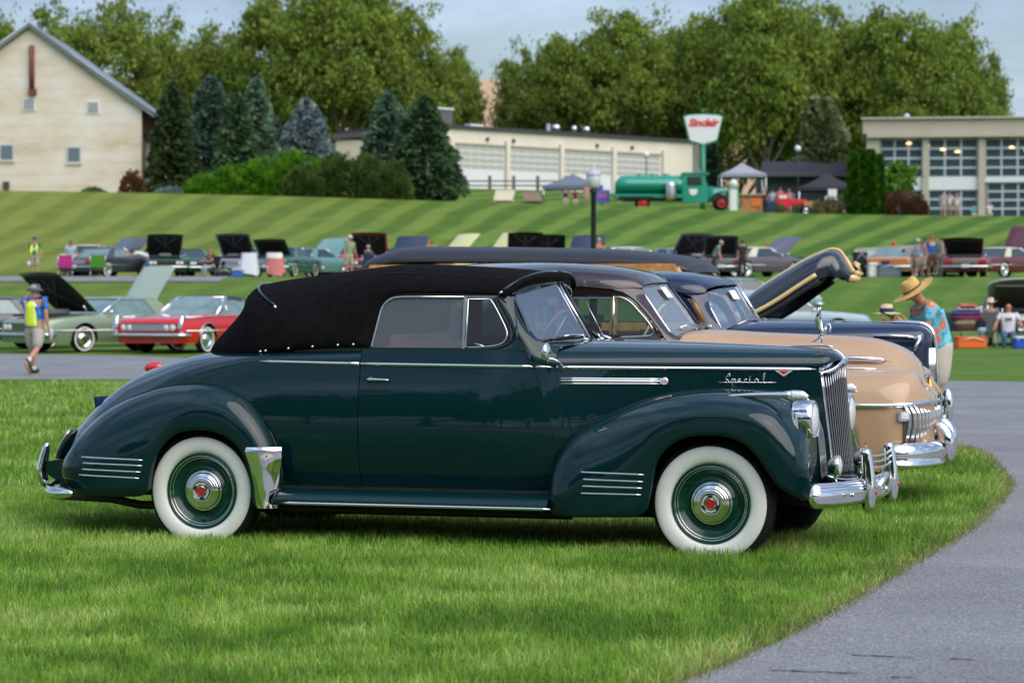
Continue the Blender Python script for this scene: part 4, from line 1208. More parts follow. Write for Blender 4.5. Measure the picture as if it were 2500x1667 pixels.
    h = MB(); h.tube(cr([(3.500, 0, 1.240), (3.520, 0, 1.246), (3.538, 0, 1.258), (3.555, 0, 1.278), (3.572, 0, 1.294), (3.582, 0, 1.312), (3.586, 0, 1.330), (3.595, 0, 1.341), (3.606, 0, 1.338), (3.612, 0, 1.324), (3.609, 0, 1.306), (3.603, 0, 1.290)], 4),
                     list(np.interp(np.linspace(0, 1, 45), [0, .08, .3, .42, .5, .58, .8, .88, .95, 1], [.002, .006, .013, .014, .009, .0055, .0045, .006, .0065, .002])), 10); h.build('swan_body', CHROME, sn)
    h = MB(); h.tube([(3.562, 0, 1.286), (3.560, 0, 1.25), (3.562, 0, 1.216)], [.006, .005, .006], 8); h.build('swan_leg', CHROME, sn)
    for sd in (-1, 1):
        rows_ = []
        for t in np.linspace(0, 1, 10):
            cx_, cz_ = lin(3.560, 3.548, t) - .014 * math.sin(math.pi * t), lin(1.285, 1.440, t)
            w_ = .0135 * math.sin(math.pi * min(1, .30 + t * .66)) + .0015
            rows_.append([(cx_ + w_ * math.cos(q), sd * (.012 + .020 * math.sin(math.pi * t * .8)) + .0035 * math.sin(q), cz_ + w_ * .25 * math.cos(q)) for q in np.linspace(0, 2 * math.pi, 10, endpoint=False)])
        MB().grid(rows_, closed_v=True, caps=True).build('swan_wing', CHROME, sn)

    # ---------- wheels
    classic_wheel(car, 0, -1, turn=35); classic_wheel(car, 3.10, -1, turn=-30)
    classic_wheel(car, 0, 1, detail=False); classic_wheel(car, 3.10, 1, detail=False)
    return car
MAIN = main_car()
# ================================================================== THE THREE PREWAR CARS BEHIND
CARGLASS = glassmat('car_glass', (.84, .89, .90), 1.45, .07, (.30, .36, .40))
def arch_low(x, base, wheels, r=.42, zc=.34):
    z = base
    for w in wheels:
        if abs(x - w) < r: z = max(z, zc + math.sqrt(max(0, r * r - (x - w) ** 2)))
    return z
def arch_xs(xs, wheels, r=.42):
    s = set(round(x, 4) for x in xs)
    for w in wheels:
        for q in np.linspace(-1, 1, 15): s.add(round(w + r * math.sin(q * math.pi / 2), 4))
        s.add(round(w - r - .002, 4)); s.add(round(w + r + .002, 4))
    return sorted(s)

def plain_wheel(parent, x, y, r=.34, white=True, capm=None, rimm=None, w=.19):
    sd = -1 if y < 0 else 1
    o = bpy.data.objects.new('wheel', None); COL.objects.link(o); o.parent = parent; o.location = (x, y, r)
    t = w / 2
    k = ('W', round(r, 3), white, sd, w, capm.name if capm else 0, rimm.name if rimm else 0)
    if k not in WCACHE:
        a = MB().lathe([(r * .64, -t * sd), (r * .9, -t * sd), (r, -t * .6 * sd), (r, t * .6 * sd), (r * .93, t * sd), (r * .64, t * .9 * sd)], 'y', seg=28).mesh('tyre')
        a.materials.append(RUBBER)
        b = MB().lathe([(r * .89, t * 1.01 * sd), (r * .87, t * 1.06 * sd), (r * (.66 if white == 'wide' else .78), t * 1.05 * sd), (r * (.65 if white == 'wide' else .77), t * .9 * sd)], 'y', seg=28).mesh('whitewall'); b.materials.append(WHITEWALL)
        c = MB().lathe([(r * .66, t * .95 * sd), (r * .62, t * .98 * sd), (r * .56, t * .6 * sd), (r * .35, t * .5 * sd)], 'y', seg=24).mesh('rim'); c.materials.append(rimm or DULLCHROME)
        d = MB().lathe([(r * .46, t * .55 * sd), (r * .42, t * .8 * sd), (r * .2, t * 1.0 * sd), (.001, t * 1.05 * sd)], 'y', seg=20).mesh('hubcap'); d.materials.append(capm or CHROME)
        WCACHE[k] = (a, b, c, d)
    for nm, me in zip(('tyre', 'whitewall', 'rim', 'hubcap'), WCACHE[k]):
        if nm == 'whitewall' and not white: continue
        q = bpy.data.objects.new(nm, me); COL.objects.link(q); q.parent = o
    return o
WCACHE = {}

def flat_pane(pane, i0, i1, i2, pts=None):
    a, c, e = pane[i0], pane[i1], pane[i2]
    kz = (a[0] - c[0]) / (a[2] - c[2]); k0 = a[0] - kz * a[2]; ky = (e[0] - k0 - kz * e[2]) / e[1]
    return [(k0 + ky * abs(p[1]) + kz * p[2], p[1], p[2]) for p in (pts or pane)]
def cabin(car, P, roofc, drip, winl, ws, roofm, postm, sides=True):
    """closed prewar cabin: roof shell, window frames, glass.  drip: [(x,y,z)], roofc: [(x,z)] ridge, ws: near edge of windscreen [(x,y,z)]"""
    dr = cr(drip, 4); n = len(dr)
    x0, x1 = roofc[0][0], roofc[-1][0]
    rows = []
    for i, p in enumerate(dr):
        t = i / (n - 1)
        cx = lin(x0, x1, t); cz = hs(cx, roofc)
        row = []
        for k in range(15):
            q = math.pi / 2 * k / 14; u = math.cos(q) ** (2 / 2.7); v = math.sin(q) ** (2 / 2.2)
            row.append((lin(cx, p[0], u), p[1] * u, p[2] + (cz - p[2]) * v))
        rows.append(row)
    roof = MB().grid(rows, mirror=True).build('roof', roofm, car, solid=.01)
    for sd in (-1, 1):
        MB().tube([(p[0], sd * (p[1] + .004), p[2]) for p in dr], .009, 6, flat=.7).build('drip_rail', postm, roof)
    return roof, rows

def tan_sedan():
    TAN = mat('tan_paint', (.47, .30, .175), .4, 0, 1., .15)
    BRN = mat('brown_paint', (.030, .014, .014), .35, 0, 1., .3)
    # parked at a slightly different angle from the teal car
    Y2, kx = -.235, .995
    p0 = Vector((2.3, -.65)); c0, s0, c1, s1 = math.cos(YAW), math.sin(YAW), math.cos(Y2), math.sin(Y2)
    wx_, wy_ = -.95 + p0.x * c0 - p0.y * s0, 19.8 + p0.x * s0 + p0.y * c0
    car = empty('sedan_car', (wx_ - (p0.x * kx * c1 - p0.y * s1), wy_ - (p0.x * kx * s1 + p0.y * c1), 0), Y2, 'two tone tan and dark brown prewar sedan, second car in the row', 'car')
    car.scale = (kx, 1, 1)
    wheels = (-.02, 3.32)
    # lower body loft, tail to nose
    def zc(x): return hs(x, [(-1.75, .55), (-1.70, .72), (-1.5, .92), (-1.2, 1.05), (-.8, 1.14), (0, 1.19), (2.2, 1.20), (2.42, 1.262), (2.57, 1.268), (3.03, 1.248), (3.4, 1.234), (3.63, 1.224), (3.78, 1.208), (3.92, 1.170), (4.03, 1.115), (4.09, 1.05), (4.125, .98), (4.15, .90), (4.19, .86), (4.235, .80)])
    rows = []
    for x in arch_xs(list(np.linspace(-1.74, 2.4, 26)) + list(np.linspace(2.45, 3.8, 14)) + [3.9, 3.98, 4.04, 4.09, 4.13, 4.16, 4.19, 4.215, 4.23], wheels, .44):
        k = 1.
        if x > 3.75: k = max(.02, 1 - ((x - 3.75) / .49) ** 5) ** .45
        if x < -1.0: k = max(.03, 1 - ((-1.0 - x) / .76) ** 2.6) ** .6
        f = sst(2.2, 2.9, x); kc = k
        z = zc(x); low = arch_low(x, .33, wheels, .44)
        hz = z - (.02 + .10 * f)
        row = [(x, 0, z), (x, .14 * k, z - .002), (x, .27 * k, z - .010 - .012 * f), (x, lin(.5, .37, f) * k, hz - .01 * (1 - f)), (x, lin(.62, .43, f) * k, min(hz - .02, lin(1.16, 1.03, f))), (x, lin(.66, .55, f) * k, lin(1.13, .995, f)), (x, lin(.70, .68, f) * k, lin(1.08, .975, f)),
               (x, lin(.76, .80, f) * k, lin(.98, .925, f)), (x, lin(.82, .865, f) * k, lin(.88, .84, f)), (x, lin(.86, .885, f) * k, .75), (x, .885 * k, .64), (x, .88 * k, max(low, .50)), (x, .862 * k, max(low, .33) if x < 4. else .40)]
        row = [(a, b_, min(c_, z)) for a, b_, c_ in row]
        rows.append(row)
    b = MB().grid(rows, mirror=True); o = b.build('body', TAN, car)
    # upper body dark brown skirt under the windows
    MB().box((1.0, 0, .45), (4.2, 1.5, .35)).build('underbody', BLACK, car)
    drip = [(-.85, .30, 1.14), (-.68, .50, 1.18), (-.40, .62, 1.31), (-.05, .66, 1.47), (.4, .675, 1.56), (1.0, .68, 1.585), (1.689, .68, 1.581), (1.884, .675, 1.571), (2.012, .67, 1.546), (2.102, .665, 1.509), (2.179, .662, 1.447), (2.243, .660, 1.367), (2.319, .665, 1.275), (2.37, .68, 1.20)]
    roofc = [(-.90, 1.12), (-.70, 1.28), (-.40, 1.47), (-.05, 1.63), (.4, 1.720), (.891, 1.752), (1.2, 1.757), (1.48, 1.751), (1.75, 1.738), (1.95, 1.716), (2.10, 1.690), (2.18, 1.665), (2.22, 1.645), (2.262, 1.612)]
    dr2 = drip[:8] + [(1.95, .66, 1.60), (2.06, .62, 1.585), (2.13, .585, 1.578), (2.180, .56, 1.570)]
    # roof down to the windscreen header
    roof, rr = cabin(car, None, roofc, drip[:7] + [(1.80, .676, 1.578), (1.92, .67, 1.566), (2.01, .65, 1.562), (2.10, .61, 1.568), (2.18, .565, 1.568)], None, None, BRN, BRN)
    for sd in (-1, 1):
        # pillar between windscreen and door
        wsn = [(2.180, .562, 1.572), (2.196, .565, 1.522), (2.240, .575, 1.447), (2.292, .59, 1.373), (2.356, .60, 1.286), (2.425, .60, 1.231), (2.47, .58, 1.225)]
        dd = [(1.98, .672, 1.560), (2.07, .668, 1.530), (2.15, .664, 1.475), (2.22, .664, 1.40), (2.30, .668, 1.30), (2.37, .68, 1.20), (2.42, .69, 1.13)]
        rows = [[(lin(a[0], c[0], t), sd * (lin(a[1], c[1], t) + .012 * math.sin(math.pi * t)), lin(a[2], c[2], t)) for t in np.linspace(0, 1, 6)] for a, c in zip(cr(wsn, 3), cr(dd, 3))]
        MB().grid(rows).build('windscreen_pillar', BRN, car, solid=.01)
        # door frame ribbon between drip rail and the glass
        outr = [(1.45, .678, 1.575), (1.75, .677, 1.572), (1.92, .672, 1.553), (2.04, .668, 1.522), (2.13, .664, 1.465), (2.20, .662, 1.385), (2.28, .665, 1.285), (2.33, .672, 1.205), (2.30, .69, 1.165), (2.1, .70, 1.16), (1.45, .70, 1.16)]
        innr = [(1.45, .660, 1.522), (1.75, .660, 1.520), (1.98, .658, 1.509), (2.051, .656, 1.500), (2.110, .652, 1.472), (2.166, .652, 1.412), (2.235, .656, 1.335), (2.283, .664, 1.262), (2.268, .668, 1.230), (2.20, .668, 1.220), (1.45, .668, 1.212)]
        rows = [[(lin(a[0], c[0], t), sd * lin(a[1], c[1], t), lin(a[2], c[2], t)) for t in (0, .5, 1)] for a, c in zip(cr(outr, 3), cr(innr, 3))]
        MB().grid(rows).build('door_frame', BRN, car, solid=.012)
        for (xa, xb) in ((.92, 1.02), (.10, .22)):
            MB().box(((xa + xb) / 2, sd * .665, 1.37), (xb - xa, .02, .42), Matrix.Rotation(sd * R(3), 3, 'X')).build('door_post', BRN, car)
        MB().box((.78, sd * .676, 1.54), (1.5, .014, .06)).build('window_header', BRN, car)
        MB().box((.6, sd * .70, 1.18), (1.9, .03, .06)).build('window_sill', BRN, car)
        MB().box((-.1, sd * .655, 1.33), (.44, .02, .34)).build('rear_quarter', BRN, car)
        vw = bpy.data.objects.new('vent_window', None); COL.objects.link(vw); vw.parent = car
        v = cr([(1.985, 1.506), (2.051, 1.497), (2.105, 1.468), (2.160, 1.412), (2.228, 1.335), (2.274, 1.265), (2.262, 1.234), (2.20, 1.224), (1.985, 1.216)], 3)
        MB().poly([(x, sd * .655, z) for x, z in v]).build('glass', CARGLASS, vw)
        MB().tube([(x, sd * .660, z) for x, z in v], .009, 6, closed=True).build('frame', DULLCHROME, vw)
        MB().tube([(1.985, sd * .662, 1.51), (1.985, sd * .668, 1.21)], .010, 6).build('division_bar', DULLCHROME, vw)
        MB().poly([(1.02, sd * .655, 1.21), (1.975, sd * .655, 1.21), (1.975, sd * .655, 1.515), (1.02, sd * .655, 1.52)]).build('door_window', CARGLASS, car)
        MB().poly([(.22, sd * .655, 1.20), (.92, sd * .655, 1.20), (.92, sd * .655, 1.52), (.22, sd * .655, 1.49)]).build('rear_door_window', CARGLASS, car)
        # windscreen pane
        pane = [(2.262, 0, 1.600), (2.498, 0, 1.290), (2.49, .2, 1.275), (2.465, .42, 1.25), (2.425, .57, 1.232), (2.36, .585, 1.285), (2.292, .575, 1.373), (2.240, .56, 1.447), (2.196, .55, 1.522), (2.186, .53, 1.556), (2.20, .45, 1.575), (2.24, .2, 1.595)]
        pane0 = pane; pane = flat_pane(pane, 0, 1, 7)
        wn_ = bpy.data.objects.new('windscreen', None); COL.objects.link(wn_); wn_.parent = car
        MB().poly([(p[0], sd * p[1], p[2]) for p in pane]).build('glass', GLASS, wn_)
        MB().tube(cr([(p[0], sd * p[1], p[2]) for p in pane[1:]], 3), .011, 6).build('bright_frame', DULLCHROME, wn_)
        if sd < 0:
            MB().poly(flat_pane(pane0, 0, 1, 7, [(0, -.13, 1.570), (0, -.23, 1.566), (0, -.235, 1.49), (0, -.13, 1.492)])).xf(Matrix.Translation((.014, -.004, .010))).build('paper_sticker', IVORY, wn_)
    MB().tube([(2.258, 0, 1.608), (2.505, 0, 1.288)], .010, 6).build('centre_bar', BRN, car)
    MB().box((1.62, 0, 1.0), (.2, 1.1, .62), bev=.06).build('front_seat', mat('brown_cloth', (.06, .045, .04), .9), car)
    MB().box((2.33, 0, 1.10), (.2, 1.2, .18), bev=.03).build('dashboard', BRN, car)
    h = MB(); h.tube([(.2 * math.cos(q), .2 * math.sin(q), 0) for q in np.linspace(0, 2 * math.pi, 24, endpoint=False)], .011, 8, closed=True)
    sw = h.build('steering_wheel', IVORY, car); sw.location = (2.08, .34, 1.27); sw.rotation_euler = (0, R(-62), 0)
    # wipers
    for sd in (-1, 1):
        MB().tube([(2.56, sd * .16, 1.285), (2.47, sd * .25, 1.31), (2.42, sd * .40, 1.285)], [.012, .007, .006], 6).build('wiper', DULLCHROME, car)
    # chrome lines
    for sd in (-1, 1):
        MB().tube([(2.0, sd * .895, .76), (3.2, sd * .895, .76), (3.7, sd * .895, .758), (3.93, sd * .885, .757), (4.06, sd * .85, .763), (4.16, sd * .72, .772), (4.22, sd * .5, .775), (4.245, sd * .2, .775), (4.25, 0, .775)], .0165, 8, flat=1.1).build('wing_strip', CHROME, car)
        MB().tube([(2.9, sd * .445, 1.085), (3.3, sd * .44, 1.078), (3.72, sd * .435, 1.070), (3.86, sd * .43, 1.064), (3.90, sd * .42, 1.06)], [.008, .018, .019, .015, .003], 8, flat=1.1).build('bonnet_strip', CHROME, car)
        MB().tube([(3.0, sd * .53, 1.012), (3.4, sd * .53, 1.008), (3.75, sd * .53, 1.002), (3.88, sd * .52, .998)], [.004, .010, .010, .003], 8).build('wing_top_strip', CHROME, car)
        MB().tube([(3.0, sd * .40, 1.075), (3.6, sd * .40, 1.062), (3.88, sd * .39, 1.052), (3.99, sd * .33, 1.034), (4.064, sd * .22, 1.00), (4.11, sd * .10, .965)], .005, 6).build('bonnet_gap', SEAL, car)
        bd = MB(); bd.box((4.06, sd * .865, .690), (.085, .03, .075), Matrix.Rotation(sd * R(-28), 3, 'Z'), bev=.008); q = bd.build('side_lamp', CHROME, car)
        bd = MB(); bd.box((4.064, sd * .872, .690), (.06, .03, .05), Matrix.Rotation(sd * R(-28), 3, 'Z'), bev=.004); bd.build('lens', LAMPGLASS, q)
        # upright bars of the waterfall grille, side part
        for i in range(21):
            t = i / 20
            P = cr([(4.085, .86), (4.145, .78), (4.185, .62), (4.21, .42), (4.225, .2), (4.23, .03)], 6)
            p = P[int(t * (len(P) - 1))]
            b = MB(); b.tube([(p[0] - .02, sd * p[1], .755), (p[0] + .008, sd * p[1], .70), (p[0] + .01, sd * p[1], .62), (p[0] - .012, sd * p[1], .51)], .0068, 8, up=(0, 1, 0)).build('grille_bar', CHROME, car)
        MB().grid([[(p[0] - .022, sd * p[1], z) for z in (.76, .70, .62, .50)] for p in cr([(4.085, .86), (4.145, .78), (4.185, .62), (4.21, .42), (4.225, .2), (4.23, 0)], 4)]).build('grille_backing', mat('grey_backing', (.10, .10, .105), .5), car)
        # bumper guard
        g = MB(); gx = -.075 - (.03 if sd > 0 else 0); pts = [(4.350 + gx, sd * .34, .335), (4.385 + gx, sd * .34, .40), (4.39 + gx, sd * .34, .48), (4.375 + gx, sd * .34, .55), (4.34 + gx, sd * .34, .595), (4.31 + gx, sd * .34, .60)]
        g.tube(cr(pts, 3), [.03, .05, .056, .06, .062, .062, .062, .062, .06, .056, .052, .048, .044, .04, .034, .02], 12, up=(1, 0, 0)); g.build('bumper_guard', CHROME, car)
    nb = MB(); nb.tube([(4.05, -.19, .955), (4.12, -.1, .952), (4.165, 0, .95), (4.12, .1, .952), (4.05, .19, .955)], .022, 8, flat=.9); nb.build('nose_badge', CHROME, car)
    nb = MB(); nb.tube([(4.165, 0, .93), (4.175, 0, .85), (4.20, 0, .78)], [.012, .02, .03], 8); nb.build('nose_trim', mat('gold_trim', (.6, .38, .12), .25, .8), car)
    P = cr([(3.92, -.95), (4.03, -.935), (4.15, -.83), (4.235, -.62), (4.275, -.36), (4.285, 0), (4.265, .36), (4.20, .62), (4.10, .84), (3.98, .935), (3.88, .95)], 4)
    rows = []
    for i, p in enumerate(P):
        e = min(i, len(P) - 1 - i) / (len(P) / 2); k = min(1, .35 + math.sqrt(e * 5) * .65)
        a = Vector(P[min(i + 1, len(P) - 1)]) - Vector(P[max(i - 1, 0)]); nm = Vector((a.y, -a.x)).normalized()
        if nm.dot(Vector((p[0] - 2, p[1]))) < 0: nm = -nm
        rows.append([(p[0] + nm.x * o_ * k, p[1] + nm.y * o_ * k, .42 + h_ * k) for h_, o_ in [(-.09, 0), (-.085, .03), (-.06, .045), (-.05, .030), (0, .05), (.05, .04), (.08, .015), (.09, -.02), (.07, -.05), (-.07, -.05)]])
    MB().grid(rows, closed_v=True, caps=True).build('front_bumper', CHROME, car)
    fl = bpy.data.objects.new('fog_lamp', None); COL.objects.link(fl); fl.parent = car; fl.location = (4.20, .30, .705)
    MB().lathe([(0, -.16), (.03, -.14), (.06, -.07), (.112, -.012), (.125, .0), (.118, .012), (.10, .016)], 'x', seg=28).build('shell', CHROME, fl)
    MB().lathe([(0, .03), (.06, .024), (.11, .012)], 'x', seg=24).build('lens', LAMPGLASS, fl)
    for sd in (-1, 1):
        t = MB(); t.ball((-1.43, sd * .82, .985), (.085, .045, .045), 14, 10); t.build('tail_lamp', mat('bright_red_lens', (.62, .008, .010), .15, 0, 1.), car)
    P = [(-1.6, -.85), (-1.78, -.7), (-1.85, 0), (-1.78, .7), (-1.6, .85)]
    MB().tube([(x, y, .45) for x, y in cr(P, 4)], .05, 8, flat=1.4).build('rear_bumper', CHROME, car)
    for x in wheels:
        for sd in (-1, 1): plain_wheel(car, x, sd * .74, .345, 'wide', rimm=TAN)
    return car
tan_sedan()

def blue_coupe():
    BL = mat('navy_paint', (.004, .014, .050), .35, 0, 1., .2)
    car = empty('coupe_car', (.05, 23.2, 0), YAW, 'dark navy blue prewar coupe with tall chrome edged radiator, third car in the row', 'car')
    # reuse the wing fans
    fr = [(2.150, .29, .755, 2.23, .268, .83), (2.172, .53, .74, 2.42, .264, .875), (2.26, .70, .70, 2.62, .270, .885), (2.45, .832, .62, 2.748, .31, .885), (2.66, .924, .54, 2.782, .45, .885), (2.86, .970, .465, 2.845, .634, .885), (3.06, .985, .405, 2.993, .724, .885), (3.24, .982, .345, 3.17, .7345, .885),
          (3.42, .962, .30, 3.32, .685, .885), (3.545, .90, .28, 3.44, .537, .870), (3.612, .76, .31, 3.535, .428, .83, .02), (3.625, .55, .36, 3.625, .380, .72, .02)]
    rr = [(-1.0, .34, .40, -.99, .322, .50), (-.985, .55, .42, -.88, .318, .76), (-.85, .718, .50, -.68, .31, .85), (-.57, .882, .60, -.45, .311, .865), (-.33, .955, .645, -.322, .352, .865), (-.15, .981, .665, -.293, .500, .865), (0, .984, .678, -.190, .657, .865), (.136, .960, .69, 0, .715, .865), (.323, .832, .715, .19, .678, .865), (.434, .675, .736, .317, .54, .865), (.502, .437, .75, .360, .30, .86), (.499, .27, .75, .44, .262, .84)]
    for sd in (-1, 1):
        for ribs, nm in ((fr, 'front_wing'), (rr, 'rear_wing')):
            rows = fan(ribs, tc=.6, nt=10, sub=3)
            MB().grid([[(p[0], sd * p[1], p[2]) for p in r] for r in rows]).build(nm, BL, car)
    rows = []
    for x in list(np.linspace(-1.2, 2.1, 24)):
        z = hs(x, [(-1.2, .6), (-1., .82), (-.6, 1.05), (0, 1.15), (2.1, 1.2)]); k = 1 if x > -.3 else math.sqrt(max(.02, 1 - ((-.3 - x) / .95) ** 2))
        rows.append([(x, 0, z), (x, .4 * k, z - .005), (x, .6 * k, z - .03), (x, .68 * k, z - .08), (x, .72 * k, z - .25), (x, .72 * k, .6), (x, .70 * k, .35)])
    MB().grid(rows, mirror=True).build('body', BL, car)
    hz = [(2.05, 1.30), (2.19, 1.310), (2.32, 1.309), (2.7, 1.302), (3.07, 1.292), (3.31, 1.287), (3.52, 1.281), (3.60, 1.272), (3.65, 1.250), (3.685, 1.215), (3.70, 1.17)]
    rows = []
    for x in [2.05, 2.1, 2.2, 2.35, 2.6, 2.9, 3.2, 3.4, 3.52, 3.58, 3.62, 3.65, 3.67, 3.685, 3.697]:
        w = hs(x, [(2.05, .62), (2.3, .55), (2.9, .40), (3.4, .28), (3.6, .23)]) * (1 if x < 3.6 else math.sqrt(max(.01, 1 - ((x - 3.6) / .1) ** 2)))
        zt = hs(x, hz); row = []
        for k in range(13):
            a = math.pi / 2 * k / 12; row.append((x, w * math.cos(a) ** (2 / 2.4), 1.10 + (zt - 1.10) * math.sin(a) ** (2 / 2.4)))
        row = [(x, w, .45), (x, w, .8)] + row
        rows.append(row)
    MB().grid(rows, mirror=True).build('bonnet', BL, car)
    MB().tube([(x, 0, hs(x, hz) + .008) for x in np.linspace(2.2, 3.3, 8)] + [(x, 0, hs(x, hz) + .01) for x in (3.4, 3.5, 3.58, 3.62, 3.65, 3.68, 3.70)] + [(3.715, 0, 1.10), (3.73, 0, .86), (3.735, 0, .55)], [.004] * 8 + [.014, .020, .022, .022, .022, .022, .020, .018, .018, .018], 8).build('centre_trim', CHROME, car)
    for sd in (-1, 1):
        P = [(3.25, sd * .315, 1.185), (3.40, sd * .30, 1.185), (3.52, sd * .275, 1.18), (3.60, sd * .25, 1.165), (3.63, sd * .22, 1.20), (3.60, sd * .255, 1.11), (3.58, sd * .265, 1.06)]
        for k_, (a, c) in enumerate(((0, 4), (3, 7))): MB().tube(P[a:c], .018, 8, flat=.8).build('radiator_flash', CHROME, car)
        for k_ in range(5):
            y = .03 + .022 * k_; b = MB(); b.tube([(3.725 - y * .35, sd * y, z) for z in (1.08, .9, .7, .5)], .007, 6); b.build('grille_bar', CHROME, car)
    drip = [(-.9, .30, 1.10), (-.6, .50, 1.18), (-.2, .60, 1.34), (.3, .63, 1.50), (.9, .645, 1.565), (1.4, .65, 1.565), (1.62, .645, 1.555), (1.72, .63, 1.545), (1.80, .60, 1.542), (1.86, .56, 1.545)]
    roofc = [(-.95, 1.08), (-.6, 1.32), (-.2, 1.52), (.3, 1.66), (.8, 1.725), (1.26, 1.737), (1.47, 1.730), (1.70, 1.706), (1.86, 1.676), (1.96, 1.644), (2.0, 1.618)]
    roof, rr_ = cabin(car, None, roofc, drip, None, None, BL, BL)
    for sd in (-1, 1):
        wsn = [(1.868, .552, 1.540), (1.88, .556, 1.486), (1.925, .57, 1.375), (1.985, .59, 1.280), (2.03, .60, 1.228), (2.08, .59, 1.21)]
        dd = [(1.66, .648, 1.545), (1.76, .65, 1.51), (1.84, .655, 1.41), (1.885, .66, 1.30), (1.93, .67, 1.20), (1.97, .68, 1.12)]
        rows = [[(lin(a[0], c[0], t), sd * (lin(a[1], c[1], t) + .012 * math.sin(math.pi * t)), lin(a[2], c[2], t)) for t in np.linspace(0, 1, 6)] for a, c in zip(cr(wsn, 3), cr(dd, 3))]
        MB().grid(rows).build('windscreen_pillar', BL, car, solid=.01)
        outr = [(.5, .65, 1.55), (1.3, .65, 1.555), (1.58, .65, 1.545), (1.70, .65, 1.505), (1.78, .655, 1.41), (1.83, .66, 1.30), (1.86, .67, 1.17)]
        innr = [(.5, .63, 1.50), (1.3, .63, 1.50), (1.54, .63, 1.495), (1.64, .635, 1.46), (1.72, .64, 1.38), (1.77, .65, 1.28), (1.78, .66, 1.20)]
        rows = [[(lin(a[0], c[0], t), sd * lin(a[1], c[1], t), lin(a[2], c[2], t)) for t in (0, .5, 1)] for a, c in zip(cr(outr, 3), cr(innr, 3))]
        MB().grid(rows).build('door_frame', BL, car, solid=.012)
        MB().tube([(p[0] + .0, sd * (p[1] + .01), p[2]) for p in cr(innr, 3)], .008, 6).build('window_trim', DULLCHROME, car)
        MB().poly([(.55, sd * .63, 1.16), (1.76, sd * .635, 1.16), (1.76, sd * .635, 1.28), (1.70, sd * .632, 1.38), (1.63, sd * .63, 1.45), (1.53, sd * .63, 1.49), (.55, sd * .63, 1.49)]).build('door_window', CARGLASS, car)
        MB().box((-.46, sd * .60, 1.26), (.40, .02, .32)).build('rear_quarter', BL, car)
        MB().poly([(-.26, sd * .62, 1.18), (.48, sd * .63, 1.18), (.48, sd * .63, 1.49), (.0, sd * .62, 1.44), (-.26, sd * .61, 1.34)]).build('quarter_window', CARGLASS, car)
        MB().box((.515, sd * .635, 1.33), (.07, .02, .36)).build('door_post', BL, car)
        pane = [(2.004, 0, 1.600), (2.183, 0, 1.318), (2.17, .2, 1.30), (2.14, .38, 1.27), (2.09, .52, 1.235), (2.03, .575, 1.232), (1.985, .575, 1.280), (1.925, .56, 1.375), (1.885, .55, 1.486), (1.880, .53, 1.525), (1.90, .45, 1.55), (1.96, .2, 1.585)]
        pane0 = pane; pane = flat_pane(pane, 0, 1, 7)
        wn_ = bpy.data.objects.new('windscreen', None); COL.objects.link(wn_); wn_.parent = car
        MB().poly([(p[0], sd * p[1], p[2]) for p in pane]).build('glass', GLASS, wn_)
        MB().tube(cr([(p[0], sd * p[1], p[2]) for p in pane[4:]], 3), .009, 6).build('bright_frame', DULLCHROME, wn_)
        if sd < 0: MB().poly(flat_pane(pane0, 0, 1, 7, [(0, -.10, 1.560), (0, -.19, 1.556), (0, -.195, 1.480), (0, -.10, 1.482)])).xf(Matrix.Translation((.014, -.004, .010))).build('paper_sticker', IVORY, wn_)
        MB().tube([(2.215, sd * .16, 1.31), (2.16, sd * .27, 1.315), (2.10, sd * .42, 1.275)], [.014, .007, .005], 6).build('wiper', DULLCHROME, car)
    MB().tube([(2.0, 0, 1.615), (2.195, 0, 1.305)], .018, 8).build('centre_bar', CHROME, car)
    MB().box((1.3, 0, .98), (.2, 1.1, .5), bev=.06).build('front_seat', mat('brown_cloth', (.06, .045, .04), .9), car)
    MB().box((1.0, 0, .45), (4.2, 1.3, .3)).build('underbody', BLACK, car)
    for sd in (-1, 1):
        MB().ball((3.77, sd * .3, .565), (.055, .05, .165), 14, 12).build('bumper_guard', CHROME, car)
        MB().tube([(3.45, sd * .3, .46), (3.62, sd * .3, .50), (3.74, sd * .3, .54)], [.03, .045, .06], 10).build('bumper_bracket', CHROME, car)
    P = [(3.5, -.88), (3.68, -.62), (3.72, 0), (3.68, .62), (3.5, .88)]
    MB().tube([(x, y, .44) for x, y in cr(P, 4)], .05, 8, flat=1.3).build('front_bumper', CHROME, car)
    for x in (0, 3.1):
        for sd in (-1, 1): plain_wheel(car, x, sd * .74, .345, 'wide', rimm=BL)
    return car
blue_coupe()

